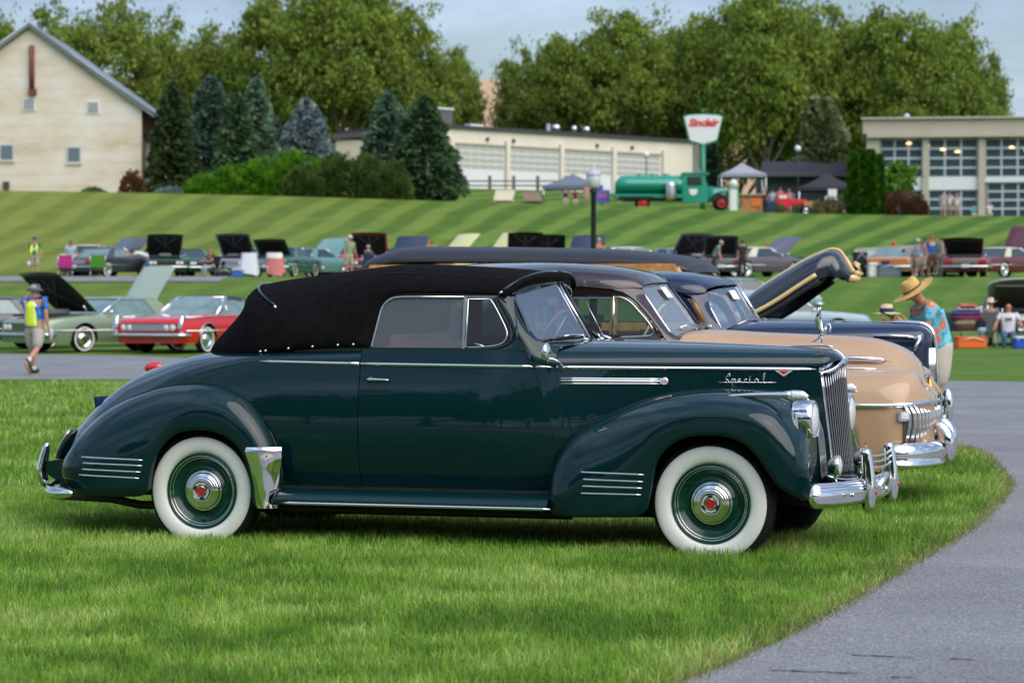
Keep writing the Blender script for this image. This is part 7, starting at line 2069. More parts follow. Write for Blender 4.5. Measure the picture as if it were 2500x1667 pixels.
    for y in (-.36, -.27, .27, .36):
        MB().lathe([(0, .03), (.06, .025), (.078, .0), (.085, -.02)], 'x', (gx + .012, y * W_ * 1.0, .62), 14).build('headlight', IVORY, car)
    for (xx, nm) in ((h + .07, 'front_bumper'), (-h - .07, 'rear_bumper')):
        s_ = 1 if xx > 0 else -1
        MB().tube([(xx - s_ * .32, -W_ / 2 - .01, .44), (xx - s_ * .08, -W_ / 2 - .005, .44), (xx, -W_ / 2 + .10, .44), (xx + s_ * .02, 0, .44), (xx, W_ / 2 - .10, .44), (xx - s_ * .08, W_ / 2 + .005, .44), (xx - s_ * .32, W_ / 2 + .01, .44)], .085, 8, flat=1. if False else .55, up=(1, 0, 0) if False else (0, 0, 1)).build(nm, CHROME, car)
    # tail
    MB().box((-h - .005, 0, .66), (.03, W_ * .55, .17)).build('tail_panel', DULLCHROME, car)
    for sd in (-1, 1): MB().box((-h - .012, sd * W_ * .36, .67), (.04, W_ * .17, .13), bev=.01).build('tail_lamp', TAILRED, car)
    MB().box((-h - .16, 0, .46), (.01, .32, .14)).build('licence_plate', IVORY, car)
    # raised bonnet
    if hood:
        a = R(hood * (.70 if d > 100 else 1.)); hx, hl = 1.0, h - 1.15
        MB().box((hx + hl / 2, 0, belt - .02), (hl - .1, W_ * .72, .06)).build('engine_bay', ENG, car)
        MB().box((hx + hl * .5, 0, belt + .06), (.7, .55, .14), bev=.04).build('engine', ENGM, car)
        M = Matrix.Translation((hx, 0, belt + .04)) @ Matrix.Rotation(-a, 4, 'Y')
        q = MB(); rows = []
        for t in np.linspace(0, 1, 7): rows.append([(hl * 1.04 * t, y, .05 * (1 - (abs(y) / (W_ * .42)) ** 2) + .03 * math.sin(math.pi * t)) for y in np.linspace(-W_ * .42, W_ * .42, 9)])
        q.grid(rows); q.xf(M); q.build('bonnet', hoodm or paintm, car)
        q = MB(); q.box((hl * .50, 0, -.02), (hl * .90, W_ * .74, .03)); q.xf(M); li = q.build('bonnet_lining', HOODIN, car)
        for yy0, yy1 in ((-.3, .25), (.3, -.25), (0, 0)):
            q = MB(); q.tube([(hl * .12, yy0 * W_, -.045), (hl * .9, yy1 * W_, -.045)], .03, 6, flat=.5); q.xf(M); q.build('brace', mat('brace_grey', (.035, .035, .038), .6), li)
        for sd in (-1, 1): MB().tube([(hx + .25, sd * W_ * .38, belt), (hx + .40, sd * W_ * .39, belt + .35 * math.sin(a))], .015, 6).build('bonnet_hinge', CHROME, car)
    if trunk:
        a = R(trunk * .85); tx = -1.45; tl = h - 1.50
        MB().box((-h + tl / 2 + .06, 0, belt - .06), (tl, W_ * .68, .12)).build('boot_well', ENG, car)
        M = Matrix.Translation((tx, 0, belt + .02)) @ Matrix.Rotation(a, 4, 'Y')
        q = MB(); rows = []
        for t in np.linspace(0, 1, 6): rows.append([(-tl * 1.05 * t, y, .05 * (1 - (abs(y) / (W_ * .40)) ** 2)) for y in np.linspace(-W_ * .40, W_ * .40, 9)])
        q.grid(rows); q.xf(M); q.build('boot_lid', paintm, car)
        q = MB(); q.box((-tl * .52, 0, -.02), (tl * .9, W_ * .66, .03)); q.xf(M); q.build('boot_lining', HOODIN, car)
    for w_ in wh:
        for sd in (-1, 1): plain_wheel(car, w_, sd * (W_ / 2 - .13), .33, white, w=.19)
    return car

P_CH = paint('charcoal', (.045, .050, .062)); P_GR = paint('bottle_green', (.004, .055, .030)); P_TEAL = paint('teal_green', (.020, .120, .085))
P_PTEAL = paint('pale_teal', (.13, .28, .26)); P_RED = paint('bright_red', (.58, .005, .007)); P_PINK = paint('rose_red', (.38, .07, .09)); P_NAVY = paint('navy', (.018, .024, .050))
P_YEL = paint('pale_yellow', (.70, .66, .25)); P_BLK = paint('black', (.010, .010, .011)); P_WHT = paint('white', (.62, .68, .70)); P_SAGE = paint('sage', (.235, .30, .195), .2)
P_PUR = paint('plum_grey', (.10, .085, .105)); P_TAN = paint('tan_gold', (.40, .25, .14)); P_MAR = paint('maroon', (.12, .010, .020)); P_CRM = paint('cream', (.55, .52, .38)); P_BRN2 = paint('dark_brown', (.05, .012, .008)); P_SIL = paint('silver', (.36, .38, .38), .5)
P_PALEB = paint('pale_blue', (.24, .33, .40)); P_GREYG = paint('grey_green', (.34, .38, .34)); CREAMTOP = mat('cream_vinyl', (.58, .55, .44), .6)

show_car(250, 119.5, 64, P_CH, 'charcoal sedan seen from behind with its front bonnet raised', hood=48, top='hardtop', glass=LITGL, hoodm=P_CH)
show_car(372, 121, -78, P_GR, 'dark green hardtop facing us with black bonnet lining raised', hood=55)
show_car(432, 124, -62, paint('racing_green', (.004, .07, .018)), 'small green car right of the dark green hardtop', top='hardtop', L_=4.2, W_=1.7)
show_car(205, 128, 85, P_CRM, 'cream car hidden behind the charcoal sedan')
show_car(562, 122, -100, P_SIL, 'silver nosed car with raised black bonnet behind the white sheet', hood=58)
show_car(657, 119, 76, P_TEAL, 'teal green hardtop seen from behind with boot open', trunk=44)
show_car(716, 124.5, 60, P_PTEAL, 'pale teal car whose light bonnet stands up behind the teal hardtop', hood=52)
show_car(768, 128, 88, P_PINK, 'rose red car with white roof between the teal cars', roof=CREAMTOP)
show_car(856, 120.5, -92, P_PINK, 'rose red car facing us with wide black bonnet raised', hood=60)
show_car(925, 126, 78, P_NAVY, 'navy car with arched bonnet raised beyond the wagon roof', hood=62)
show_car(1000, 124.5, 42, P_YEL, 'left of two pale yellow cars with bonnet raised', hood=62, L_=5.4)
show_car(1110, 123.5, 45, P_YEL, 'right and taller of two pale yellow cars with bonnet raised', hood=66, L_=5.4)
show_car(1203, 121.5, -88, P_BLK, 'black car with bonnet raised just right of the yellow cars', hood=62)
show_car(1258, 125, -90, P_BLK, 'second black car with raised bonnet, left of the lamp post', hood=58)
show_car(1332, 123.5, 76, P_NAVY, 'navy car with raised bonnet directly left of the lamp post', hood=62)
show_car(1462, 118.5, 4, P_WHT, 'white car seen side on above the wagon roof', top='sedan')
show_car(1412, 124, 20, P_PALEB, 'pale blue car just right of the lamp post')
show_car(1556, 122, -68, P_SIL, 'silver car with slanted black bonnet raised', hood=60)
show_car(1612, 126, 8, P_CRM, 'cream roofed car between two raised black lids')
show_car(1655, 118.5, 86, P_PUR, 'plum grey car seen from behind with black boot lid open', trunk=56)
show_car(1736, 119.5, 38, P_PUR, 'plum grey hardtop with cream roof and tall grey bonnet raised', hood=50, roof=CREAMTOP)
show_car(1998, 124.5, 84, P_CRM, 'cream sedan behind the tan fastback', top='sedan', glass=LITGL)
TF = show_car(2058, 117, 74, P_TAN, 'tan gold fastback seen from behind with orange tail', top='fast', glass=LITGL)
show_car(2183, 125, -88, P_BRN2, 'dark brown car with bonnet raised behind the group of men', hood=48)
show_car(2212, 116.5, 82, P_MAR, 'maroon car seen from behind with boot lid wide open', trunk=38, L_=5.5, W_=2.0)
show_car(2306, 120.5, 46, P_MAR, 'maroon car with cream roof and huge bonnet raised at the right edge', hood=82, roof=CREAMTOP, L_=5.5, W_=2.0)
show_car(2090, 128, 80, P_GREYG, 'grey green car behind the men in blue')
show_car(1712, 94, 3, P_PALEB, 'pale blue roofed car half hidden by the raised wagon bonnet', top='sedan')
show_car(1800, 83, 10, P_PALEB, 'pale blue and beige car just under the raised bonnet tip', top='sedan', roofh=1.42)

# middle distance
def front_place(xfull, d, rz, L_=5.2):
    """centre of a car whose nose centre is seen at xfull, distance d"""
    a = R(rz); return (px(xfull, d) - math.cos(a) * L_ / 2, d - math.sin(a) * L_ / 2)
x_, y_ = front_place(365, 62.6, -116)
red = show_car(0, y_, -116, P_RED, 'bright red convertible with black top facing left on the grass', top='open', X=x_, L_=5.3, W_=1.95, arch_trim=DULLCHROME)
BT = mat('black_vinyl', (.022, .024, .028), .6)
def red_details(c):
    W_ = 1.95; bw, tw = .86, .70
    MB().add([(.95, -.84, .93), (.95, .84, .93), (.30, .68, 1.33), (.30, -.68, 1.33)], [(0, 1, 2, 3)], False).build('windscreen', LITGL, c)
    for sd in (-1, 1):
        MB().tube([(.97, sd * .85, .92), (.30, sd * .70, 1.345)], .045, 8).build('windscreen_pillar', CHROME, c)
        MB().add([(.85, sd * .86, .93), (-.55, sd * .86, .93), (-.55, sd * .70, 1.28), (.28, sd * .70, 1.30)], [(0, 1, 2, 3)], False).build('side_window', LITGL, c)
        MB().tube([(.45, sd * .86, .93), (.42, sd * .74, 1.22)], .018, 6).build('vent_frame', CHROME, c)
        MB().tube([(2.35, sd * .93, .93), (2.62, sd * .93, .86), (2.70, sd * .93, .62), (2.66, sd * .93, .48)], .05, 8).build('wing_edge', CHROME, c)
        MB().tube([(2.6, sd * .95, .86), (1.0, sd * .975, .90), (-2.0, sd * .975, .90)], .014, 6).build('belt_strip', CHROME, c)
    MB().tube([(.28, -.70, 1.34), (.28, .70, 1.34)], .03, 8).build('header', CHROME, c)
    rows = []
    for x, z, w in ((.30, 1.36, .71), (-.2, 1.40, .72), (-.7, 1.38, .73), (-1.15, 1.28, .76), (-1.45, 1.05, .82), (-1.55, .93, .84)):
        zl = 1.29 if x > -.5 else (.93 if x < -1.0 else 1.1)
        rows.append([(x, w * math.cos(q) ** .5, min(z, zl) + (z - min(z, zl)) * math.sin(q)) for q in np.linspace(0, math.pi / 2, 8)])
    MB().grid(rows, mirror=True).build('soft_top', BT, c)
    MB().poly([(-.55, .86, .93), (-1.5, .86, .93), (-1.1, .76, 1.26), (-.55, .72, 1.30)]).build('top_quarter', BT, c)
    MB().poly([(-.55, -.86, .93), (-1.5, -.86, .93), (-1.1, -.76, 1.26), (-.55, -.72, 1.30)]).build('top_quarter', BT, c)
    MB().box((2.665, 0, .62), (.04, 1.35, .16)).build('grille_insert', DULLCHROME, c)
    MB().box((.6, .25, 1.02), (.1, .5, .18)).build('white_paper', IVORY, c)
red_details(red)
x_, y_ = front_place(60, 63.6, -134)
riv = show_car(0, y_, -134, P_SAGE, 'sage green hardtop with its bonnet raised, behind the walking man', hood=38, X=x_, L_=5.3, W_=1.95, glass=LITGL)
x_, y_ = X23(352, 84), 84
show_car(241, 73, 42, P_SAGE, 'second sage green car with pale bonnet raised behind the sage hardtop', hood=56, glass=LITGL, hoodm=paint('pale_sage', (.40, .48, .36)))
show_car(-40, 68, -150, P_NAVY, 'dark blue car cut off by the left edge of the picture', glass=LITGL)

# 1950s car with big round bonnet at the right
def right_car():
    c = show_car(2330, 75.5, -97, P_GREYG, 'pale grey green car with domed bonnet raised at the right edge', top='sedan', round_=.04, belt=1.0, roofh=1.5, W_=1.95)
    h = MB(); rows = []
    for t in np.linspace(0, 1, 8):
        x = lin(1.0, 2.3, t); z = lin(1.12, 1.78, t) ; w = lin(.80, .92, t)
        rows.append([(x, w * math.cos(q), z + .22 * math.sin(q) - .1) for q in np.linspace(0, math.pi, 15)])
    h.grid(rows); h.build('raised_bonnet', P_GREYG, c, solid=.03)
    MB().box((1.65, 0, 1.38), (1.35, 1.35, .05), Matrix.Rotation(R(-27), 3, 'Y')).build('bonnet_frame', mat('khaki_underside', (.09, .085, .06), .7), c)
    MB().box((1.75, 0, 1.0), (1.35, 1.45, .10)).build('engine_bay', ENG, c)
right_car()

MB().box((-2.625, 0, .62), (.03, 1.66, .30)).build('orange_tail_panel', mat('burnt_orange', (.50, .17, .03), .4), TF)
MB().box((-2.65, .1, .60), (.02, .36, .16)).build('plate', mat('navy_plate', (.006, .015, .09), .4), TF)
# ================================================================== PEOPLE
SKIN = mat('skin_tan', (.48, .235, .15), .55); SKIN2 = mat('skin_red', (.50, .20, .13), .55)
def cl(name, col, var=0., vs=6.): return mat('cloth_' + name, col, .85, var=var, vscale=vs)
SHOE = mat('dark_shoe', (.02, .02, .022), .6); SOCK = mat('white_sock', (.65, .66, .70), .8); SOLE = mat('tan_sole', (.55, .36, .17), .7)
HAIRG = mat('grey_hair', (.35, .33, .30), .8); HAIRB = mat('brown_hair', (.06, .035, .02), .8); HAIRR = mat('ginger_hair', (.42, .13, .04), .8)

def skin_obj(name, V, E_, Rd, m, parent, sub=1, root=0):
    me = bpy.data.meshes.new(name); me.from_pydata([tuple(v) for v in V], E_, []); me.update()
    o = bpy.data.objects.new(name, me); COL.objects.link(o)
    if parent is not None: o.parent = parent
    md = o.modifiers.new('skin', 'SKIN'); md.use_smooth_shade = True; md.branch_smoothing = .4
    if not me.skin_vertices: 
        bpy.context.view_layer.objects.active = o
    sv = me.skin_vertices
    if len(sv) == 0:
        bm = bmesh.new(); bm.from_mesh(me); bm.verts.layers.skin.verify(); bm.to_mesh(me); bm.free(); sv = me.skin_vertices
    for i, r in enumerate(Rd):
        sv[0].data[i].radius = (r, r) if not hasattr(r, '__len__') else r
        sv[0].data[i].use_root = (i == root)
    md2 = o.modifiers.new('sub', 'SUBSURF'); md2.levels = sub; md2.render_levels = sub
    me.materials.append(m)
    return o

def rotx(v, a):  # pitch: positive leans forward (towards +y)
    c, s = math.cos(a), math.sin(a); return Vector((v[0], v[1] * c + v[2] * s, -v[1] * s + v[2] * c))

def person(X_, Y_, face, h=1.76, pose='stand', shirt=None, pants=None, short=True, hat=None, hair=None, lean=0., neck=0., arms=None, legs=None, label='', group=None, z=None, vest=None, build=1., skin=None, seat=.45, fingers=False, sleeve=.5, hatcol=None, long_sleeve=False, shoes=True, back=False):
    """face: heading in degrees (0 = +X).  arms: ((shoulder pitch, out, elbow) left, right); legs: ((hip, knee) left, right), degrees"""
    s = h / 1.76; gz = ground_z(X_, Y_) if z is None else z
    root = empty('person', (X_, Y_, gz), R(face - 90), label, 'person', group)
    sk = skin or SKIN
    if pose == 'sit': legs = legs or ((82, 80), (82, 80)); arms = arms or ((28, 12, 50), (28, 12, 50)); hipz = seat + .10
    else: hipz = .93
    arms = arms or ((4, 9, 12), (4, 9, 12)); legs = legs or ((3, 0), (-3, 0))
    ln, B = R(lean), build
    P = {}
    pel = Vector((0, 0, hipz)); P['pel'] = pel
    up = lambda y, z_, x=0: pel + rotx((x, y, z_), ln)
    P['waist'] = up(.0, .16); P['chest'] = up(-.01, .36); P['neck'] = up(0, .515)
    nk = R(neck) + ln
    hd = lambda y, z_: P['neck'] + rotx((0, y, z_), nk)
    P['head0'] = hd(.015, .055); P['head1'] = hd(.025, .142); P['head2'] = hd(.02, .22)
    names = ['pel', 'waist', 'chest', 'neck', 'head0', 'head1', 'head2']
    V = [P[n] * s for n in names]; E_ = [(0, 1), (1, 2), (2, 3), (3, 4), (4, 5), (5, 6)]
    Rd = [(.155 * B, .115 * B), (.14 * B, .11 * B), (.16 * B, .115 * B), .064, .060, (.080, .098), (.066, .078)]
    J = {}
    for sd, (sp, so, el_) in zip((-1, 1), arms):
        sh = up(-.01, .475, sd * .165 * B)
        a1 = R(sp) + 0; dirv = Vector((sd * math.sin(R(so)), math.sin(a1) * math.cos(R(so)), -math.cos(a1) * math.cos(R(so))))
        elb = sh + dirv * .285
        a2 = a1 + R(el_); d2 = Vector((sd * math.sin(R(so)) * (.6 if el_ < 60 else -.7), math.sin(a2), -math.cos(a2))).normalized()
        wr = elb + d2 * .245; ha = wr + d2 * .085; fi = wr + d2 * .15
        i0 = len(V)
        V += [sh * s, lin(sh, elb, .5) * s, elb * s, wr * s, ha * s]; Rd += [.060, .050, .040, .028, (.040, .022)]
        E_ += [(2, i0), (i0, i0 + 1), (i0 + 1, i0 + 2), (i0 + 2, i0 + 3), (i0 + 3, i0 + 4)]
        J[sd] = (sh, elb, wr, ha, d2)
        side = d2.cross(Vector((1, 0, 0)) if abs(d2.x) < .7 else Vector((0, 0, 1))).normalized()
        if fingers:
            for k, (off, ll) in enumerate(((-.030, .070), (-.010, .080), (.011, .076), (.030, .060))):
                a = ha + side * off + d2 * .015; b_ = a + d2 * ll * .55; c_ = b_ + (d2 * .6 + Vector((-sd * .5, .3, -.3))).normalized() * ll * .45
                j = len(V); V += [a * s, b_ * s, c_ * s]; Rd += [.011, .010, .008]; E_ += [(i0 + 4, j), (j, j + 1), (j + 1, j + 2)]
            a = wr + d2 * .03 + side * -.04; b_ = a + (d2 - side * .7).normalized() * .045; j = len(V); V += [a * s, b_ * s]; Rd += [.012, .010]; E_ += [(i0 + 3, j), (j, j + 1)]
        else:
            j = len(V); V += [fi * s]; Rd += [(.026, .014)]; E_ += [(i0 + 4, j)]
    LJ = {}
    for sd, (hp, kn) in zip((-1, 1), legs):
        hipj = pel + Vector((sd * .085 * B, 0, -.05)); a1 = R(hp); d1 = Vector((sd * .03, math.sin(a1), -math.cos(a1))); kne = hipj + d1 * .425
        a2 = a1 - R(kn); d2 = Vector((0, math.sin(a2), -math.cos(a2))); ank = kne + d2 * .40
        foot = ank + Vector((sd * .02, .0, 0)) + (Vector((0, math.cos(a2) * 1, math.sin(a2))) * .14) + d2 * .035
        i0 = len(V)
        V += [hipj * s, lin(hipj, kne, .5) * s, kne * s, lin(kne, ank, .35) * s, ank * s, foot * s]; Rd += [.088 * B, .076 * B, .056, .054, .036, (.040, .028)]
        E_ += [(0, i0)] + [(i0 + k, i0 + k + 1) for k in range(5)]
        LJ[sd] = (hipj, kne, ank, foot, d2)
    body = skin_obj('body', V, E_, Rd, sk, root, 2 if fingers else 1)
    # face: nose, ears
    if h > 0 and (fingers or not back):
        n = hd(.115, .120); b = MB(); b.ball(n * s, (.014, .022, .022), 8, 6); b.build('nose', sk, root)
    if fingers:
        for sd in (-1, 1): MB().ball(hd(.01, .125) * s + Vector((sd * .088 * s, 0, 0)), (.012, .02, .032), 8, 6).build('ear', sk, root)
    shm = shirt or cl('white', (.62, .62, .64)); pm = pants or cl('khaki', (.42, .36, .27))
    # shirt
    SV = [up(0, -.06) * s, P['waist'] * s, P['chest'] * s, up(-.008, .45) * s, up(-.002, .515) * s]; SR = [(.175 * B, .135 * B), (.168 * B, .132 * B), (.182 * B, .135 * B), (.13 * B, .105 * B), .086]; SE_ = [(0, 1), (1, 2), (2, 3), (3, 4)]
    for sd in (-1, 1):
        sh, elb, wr, ha, d2 = J[sd]; j = len(SV)
        e_ = lin(sh, elb, .72) if not long_sleeve else elb
        SV += [sh * s, e_ * s]; SR += [.078, .066]; SE_ += [(2, j), (j, j + 1)]
        if long_sleeve: SV += [lin(elb, wr, .85) * s]; SR += [.045]; SE_ += [(j + 1, j + 2)]
    skin_obj('shirt', SV, SE_, SR, shm, root, 2 if fingers else 1, root=1)
    # trousers or shorts
    QV = [up(0, .09) * s, (pel + Vector((0, 0, -.03))) * s]; QR = [(.162 * B, .125 * B), (.168 * B, .13 * B)]; QE = [(0, 1)]
    for sd in (-1, 1):
        hipj, kne, ank, foot, d2 = LJ[sd]; j = len(QV)
        QV += [(hipj + Vector((sd * .01, 0, -.04))) * s, lin(hipj, kne, .55) * s, lin(hipj, kne, 1.02) * s]; QR += [.098 * B, .094 * B, .080 if short else .075]; QE += [(1, j), (j, j + 1), (j + 1, j + 2)]
        if not short: QV += [lin(kne, ank, .5) * s, lin(kne, ank, .97) * s]; QR += [.066, .060]; QE += [(j + 2, j + 3), (j + 3, j + 4)]
    skin_obj('shorts' if short else 'trousers', QV, QE, QR, pm, root, 2 if fingers else 1, root=1)
    for sd in (-1, 1):
        hipj, kne, ank, foot, d2 = LJ[sd]
        t = (foot - ank).normalized(); b = MB()
        b.tube([(ank - t * .05) * s, (ank + d2 * .03) * s, (lin(ank, foot, .6) + d2 * .012) * s, (foot + t * .04) * s, (foot + t * .09) * s], [.030, .052, .048, .045, .018], 8)
        sh_ = b.build('shoe', SHOE, root)
        b = MB(); b.tube([(ank + d2 * .075 - t * .05) * s, (ank + d2 * .078 + t * .06) * s, (foot + d2 * .035 + t * .09) * s], [.034, .042, .032], 8, flat=.35); b.build('sole', SOLE, sh_)
        if short: MB().tube([lin(kne, ank, .80) * s, ank * s], [.046, .044], 8).build('sock', SOCK, root)
    top = hd(.01, .212) * s; M = Matrix.Rotation(-nk, 4, 'X')
    def at_head(b): b.xf(Matrix.Translation(top) @ M); return b
    if hair:
        b = MB(); b.ball((0, -.012, -.035), (.090, .104, .085), 14, 10); at_head(b).build('hair', hair, root)
    if hat == 'cap':
        b = MB(); b.ball((0, -.004, -.018), (.094, .108, .075), 14, 10); b.box((0, .125, -.035), (.13, .10, .012)); at_head(b).build('cap', hatcol or cl('white', (.62, .62, .64)), root)
    elif hat == 'bucket':
        b = MB(); b.lathe([(.0, .045), (.07, .042), (.092, .02), (.100, -.03), (.165, -.075), (.170, -.080), (.10, -.045)], 'z', seg=24); at_head(b).build('bucket_hat', hatcol or cl('grey_hat', (.10, .10, .115), .5, 30), root)
    elif hat == 'straw':
        st = mat('straw', (.72, .44, .14), .7, var=.15, vscale=50, bump=.5, bscale=160)
        b = MB(); rows = []
        for k, (r_, z_) in enumerate([(.0, .085), (.05, .092), (.080, .086), (.092, .06), (.100, .0), (.104, -.035), (.15, -.048), (.20, -.055), (.235, -.052), (.24, -.048), (.235, -.058), (.15, -.056), (.10, -.045)]):
            rows.append([(r_ * .95 * math.cos(q), r_ * 1.05 * math.sin(q), z_ + (.012 * math.cos(2 * q) * -1 * max(0, (r_ - .12) / .12)) + (-.012 * (math.cos(q) ** 2) if r_ < .09 else 0)) for q in np.linspace(0, 2 * math.pi, 32, endpoint=False)])
        b.grid(rows, closed_v=True); ht = at_head(b).build('straw_hat', st, root)
        b = MB(); b.tube([(.103 * .97 * math.cos(q), .103 * 1.06 * math.sin(q), -.022) for q in np.linspace(0, 2 * math.pi, 28, endpoint=False)], .013, 6, closed=True, flat=1.); at_head(b).build('hat_band', mat('dark_band', (.16, .09, .035), .7), ht)
    elif hat == 'western':
        b = MB(); rows = []
        for (r_, z_) in [(.0, .06), (.05, .085), (.078, .08), (.095, .0), (.10, -.04), (.16, -.05), (.21, -.045), (.16, -.058), (.10, -.05)]:
            rows.append([(r_ * math.cos(q), r_ * 1.05 * math.sin(q), z_ + .07 * max(0, (r_ - .11) / .1) * math.cos(q) ** 2) for q in np.linspace(0, 2 * math.pi, 24, endpoint=False)])
        b.grid(rows, closed_v=True); at_head(b).build('western_hat', hatcol or cl('cream_hat', (.60, .52, .40)), root)
    if vest:
        VV = [up(0, -.03) * s, P['waist'] * s, P['chest'] * s, up(-.005, .485) * s]; VR = [(.125 * B, .148 * B), (.120 * B, .146 * B), (.125 * B, .150 * B), (.095, .10)]
        v = skin_obj('hi_vis_vest', VV, [(0, 1), (1, 2), (2, 3)], VR, vest, root, 2, root=1)
    return root, J, P, hd, s, up

YV = mat('hi_vis_yellow', (.78, .95, .02), .6, emit=None); REFL = mat('reflective_strip', (.55, .58, .50), .4)
# 1 walker with hat, seen from behind
def walker():
    pr = person(px(84, 48.8), 48.8, 72, 1.76, shirt=cl('blue_pattern', (.035, .16, .58), .55, 16), pants=cl('stone_shorts', (.40, .37, .31)), hat='bucket', vest=YV, arms=((70, 32, 92), (-6, 10, 14)), legs=((18, 8), (-20, 38)),
        label='man walking away in yellow vest, blue shirt and grey bucket hat', fingers=True, build=1.3, neck=6, hair=HAIRG)
    root, J, P, hd, s, up = pr
    for x in (-.075, .075):
        b = MB(); b.tube([up(-.156 * 1.3, z_, x) * s for z_ in np.linspace(-.0, .46, 7)], .010, 6, flat=.5); b.build('vest_strip', REFL, root)
    MB().lathe([(0, 0), (.035, 0), (.035, .2), (.02, .22), (.012, .25), (0, .25)], 'z', tuple(J[1][3] * s + Vector((.03, .03, -.16))), 12).build('water_bottle', mat('clear_bottle', (.45, .50, .52), .15), root)
walker()
# 2 man in straw hat
def strawman():
    shirt = mat('floral_shirt', (.12, .50, .58), .85)
    N = shirt.node_tree.nodes; L = shirt.node_tree.links; b = N['Principled BSDF']
    t = N.new('ShaderNodeTexCoord'); v = N.new('ShaderNodeTexVoronoi'); v.inputs['Scale'].default_value = 7.5; v.inputs['Randomness'].default_value = 1
    wb = N.new('ShaderNodeTexNoise'); wb.inputs['Scale'].default_value = 26; wb.inputs['Detail'].default_value = 3
    L.new(t.outputs['Object'], wb.inputs['Vector'])
    ad = N.new('ShaderNodeVectorMath'); ad.operation = 'MULTIPLY_ADD'; ad.inputs[1].default_value = (.10, .10, .10)
    L.new(wb.outputs['Color'], ad.inputs[0]); L.new(t.outputs['Object'], ad.inputs[2]); L.new(ad.outputs[0], v.inputs['Vector'])
    r = N.new('ShaderNodeValToRGB'); r.color_ramp.interpolation = 'CONSTANT'; e = r.color_ramp.elements
    e[0].position = 0; e[0].color = (.85, .38, .16, 1); e[1].position = .14; e[1].color = (.80, .17, .12, 1); q = e.new(.36); q.color = (.13, .50, .60, 1); q2 = e.new(.62); q2.color = (.05, .30, .45, 1); q3 = e.new(.72); q3.color = (.20, .60, .68, 1)
    L.new(v.outputs['Distance'], r.inputs['Fac']); L.new(r.outputs['Color'], b.inputs['Base Color'])
    pr = person(px(2288, 28.5), 28.5, 190, 1.74, shirt=shirt, pants=cl('beige_shorts', (.50, .46, .37)), hat='straw', arms=((14, 8, 96), (6, 8, 100)), legs=((5, 4), (-6, 2)), lean=20, neck=14, build=1.5,
        label='man in straw hat and aqua floral shirt looking down at his phone', fingers=True, hair=HAIRB)
    root, J, P, hd, s, up = pr
    h = (J[-1][3] + J[-1][4] * .10) * s
    MB().box(tuple(h + Vector((0, .03, .02))), (.075, .15, .012), Matrix.Rotation(R(25), 3, 'X'), bev=.003).build('phone', BLACK, root)
    p = empty('held_hat', tuple(root.matrix_basis @ h + Vector((-.02, .10, .05))), 0, 'smaller straw hat with dark blue band held by the man in the straw hat', 'hat')
    st = MATS['straw']
    MB().lathe([(0, .09), (.06, .085), (.075, .0), (.15, -.012), (.155, -.02), (.075, -.015)], 'z', seg=24).build('hat_body', mat('pale_straw', (.66, .48, .28), .7), p)
    MB().lathe([(.075, .045), (.080, .045), (.082, .005), (.078, .005)], 'z', seg=24).build('hat_band', mat('blue_band', (.02, .04, .14), .7), p)
strawman()

def folding_chair(X_, Y_, face, m, label, h=.92, gz=None, w=.56, frame=None, group='folding camp chairs'):
    gz = ground_z(X_, Y_) if gz is None else gz
    o = empty('camp_chair', (X_, Y_, gz), R(face - 90), label, 'chair', group)
    MB().box((0, .0, .43), (w, .50, .03)).build('seat', m, o)
    MB().box((0, -.27, .70), (w, .03, .52), Matrix.Rotation(R(12), 3, 'X'), bev=.01).build('backrest', m, o)
    for sd in (-1, 1):
        MB().tube([(sd * w * .5, .26, 0), (sd * w * .5, -.20, .45), (sd * w * .5, -.33, h)], .014, 6).build('frame', frame or DULLCHROME, o)
        MB().tube([(sd * w * .5, -.28, 0), (sd * w * .5, .24, .60)], .014, 6).build('leg', frame or DULLCHROME, o)
        MB().box((sd * w * .52, .0, .62), (.06, .48, .03)).build('armrest', m, o)
    return o
GRC = cl('grey_mesh', (.13, .15, .17))
# 3, 4 seated men on the right
def seated():
    x, y = px(2462, 70), 70.
    pr = person(x, y, -100, 1.76, pose='sit', seat=.34, shirt=cl('white_tee', (.66, .66, .70)), pants=cl('blue_jeans', (.035, .10, .19)), short=False, label='seated man in white T-shirt, jeans and sunglasses at the right', fingers=True, build=1.25, arms=((20, 22, 40), (20, 22, 40)), skin=SKIN2, hair=None, legs=((80, 84), (80, 84)))
    root, J, P, hd, s, up = pr
    b = MB(); b.tube([hd(.085, .140) * s + Vector((q, -abs(q) * .35, 0)) for q in (-.085, -.06, -.02, .02, .06, .085)], .014, 6); b.build('sunglasses', BLACK, root)
    b = MB(); b.box(tuple(up(.155, .33) * s), (.18, .012, .07)); b.build('shirt_print', cl('slate_print', (.10, .14, .20)), root)
    folding_chair(x, y + .12, -100, cl('dark_chair', (.03, .03, .035)), 'dark folding chair under the seated man in white')
    x2 = px(2418, 72)
    folding_chair(x2, 71.8, 80, GRC, 'grey mesh chair seen from behind, left of the seated man', h=1.05)
    person(x2, 72.0, 80, 1.74, pose='sit', shirt=cl('pink_grey', (.40, .32, .36)), short=False, hat='western', label='seated person in cream western hat seen over the grey chair back', back=True)
    folding_chair(px(2320, 71), 71, 85, GRC, 'empty grey mesh chair just behind the straw hat man', h=1.05)
    folding_chair(px(2372, 74), 74, 80, cl('sage_chair', (.22, .26, .20)), 'sage chair behind the stack of bags')
seated()

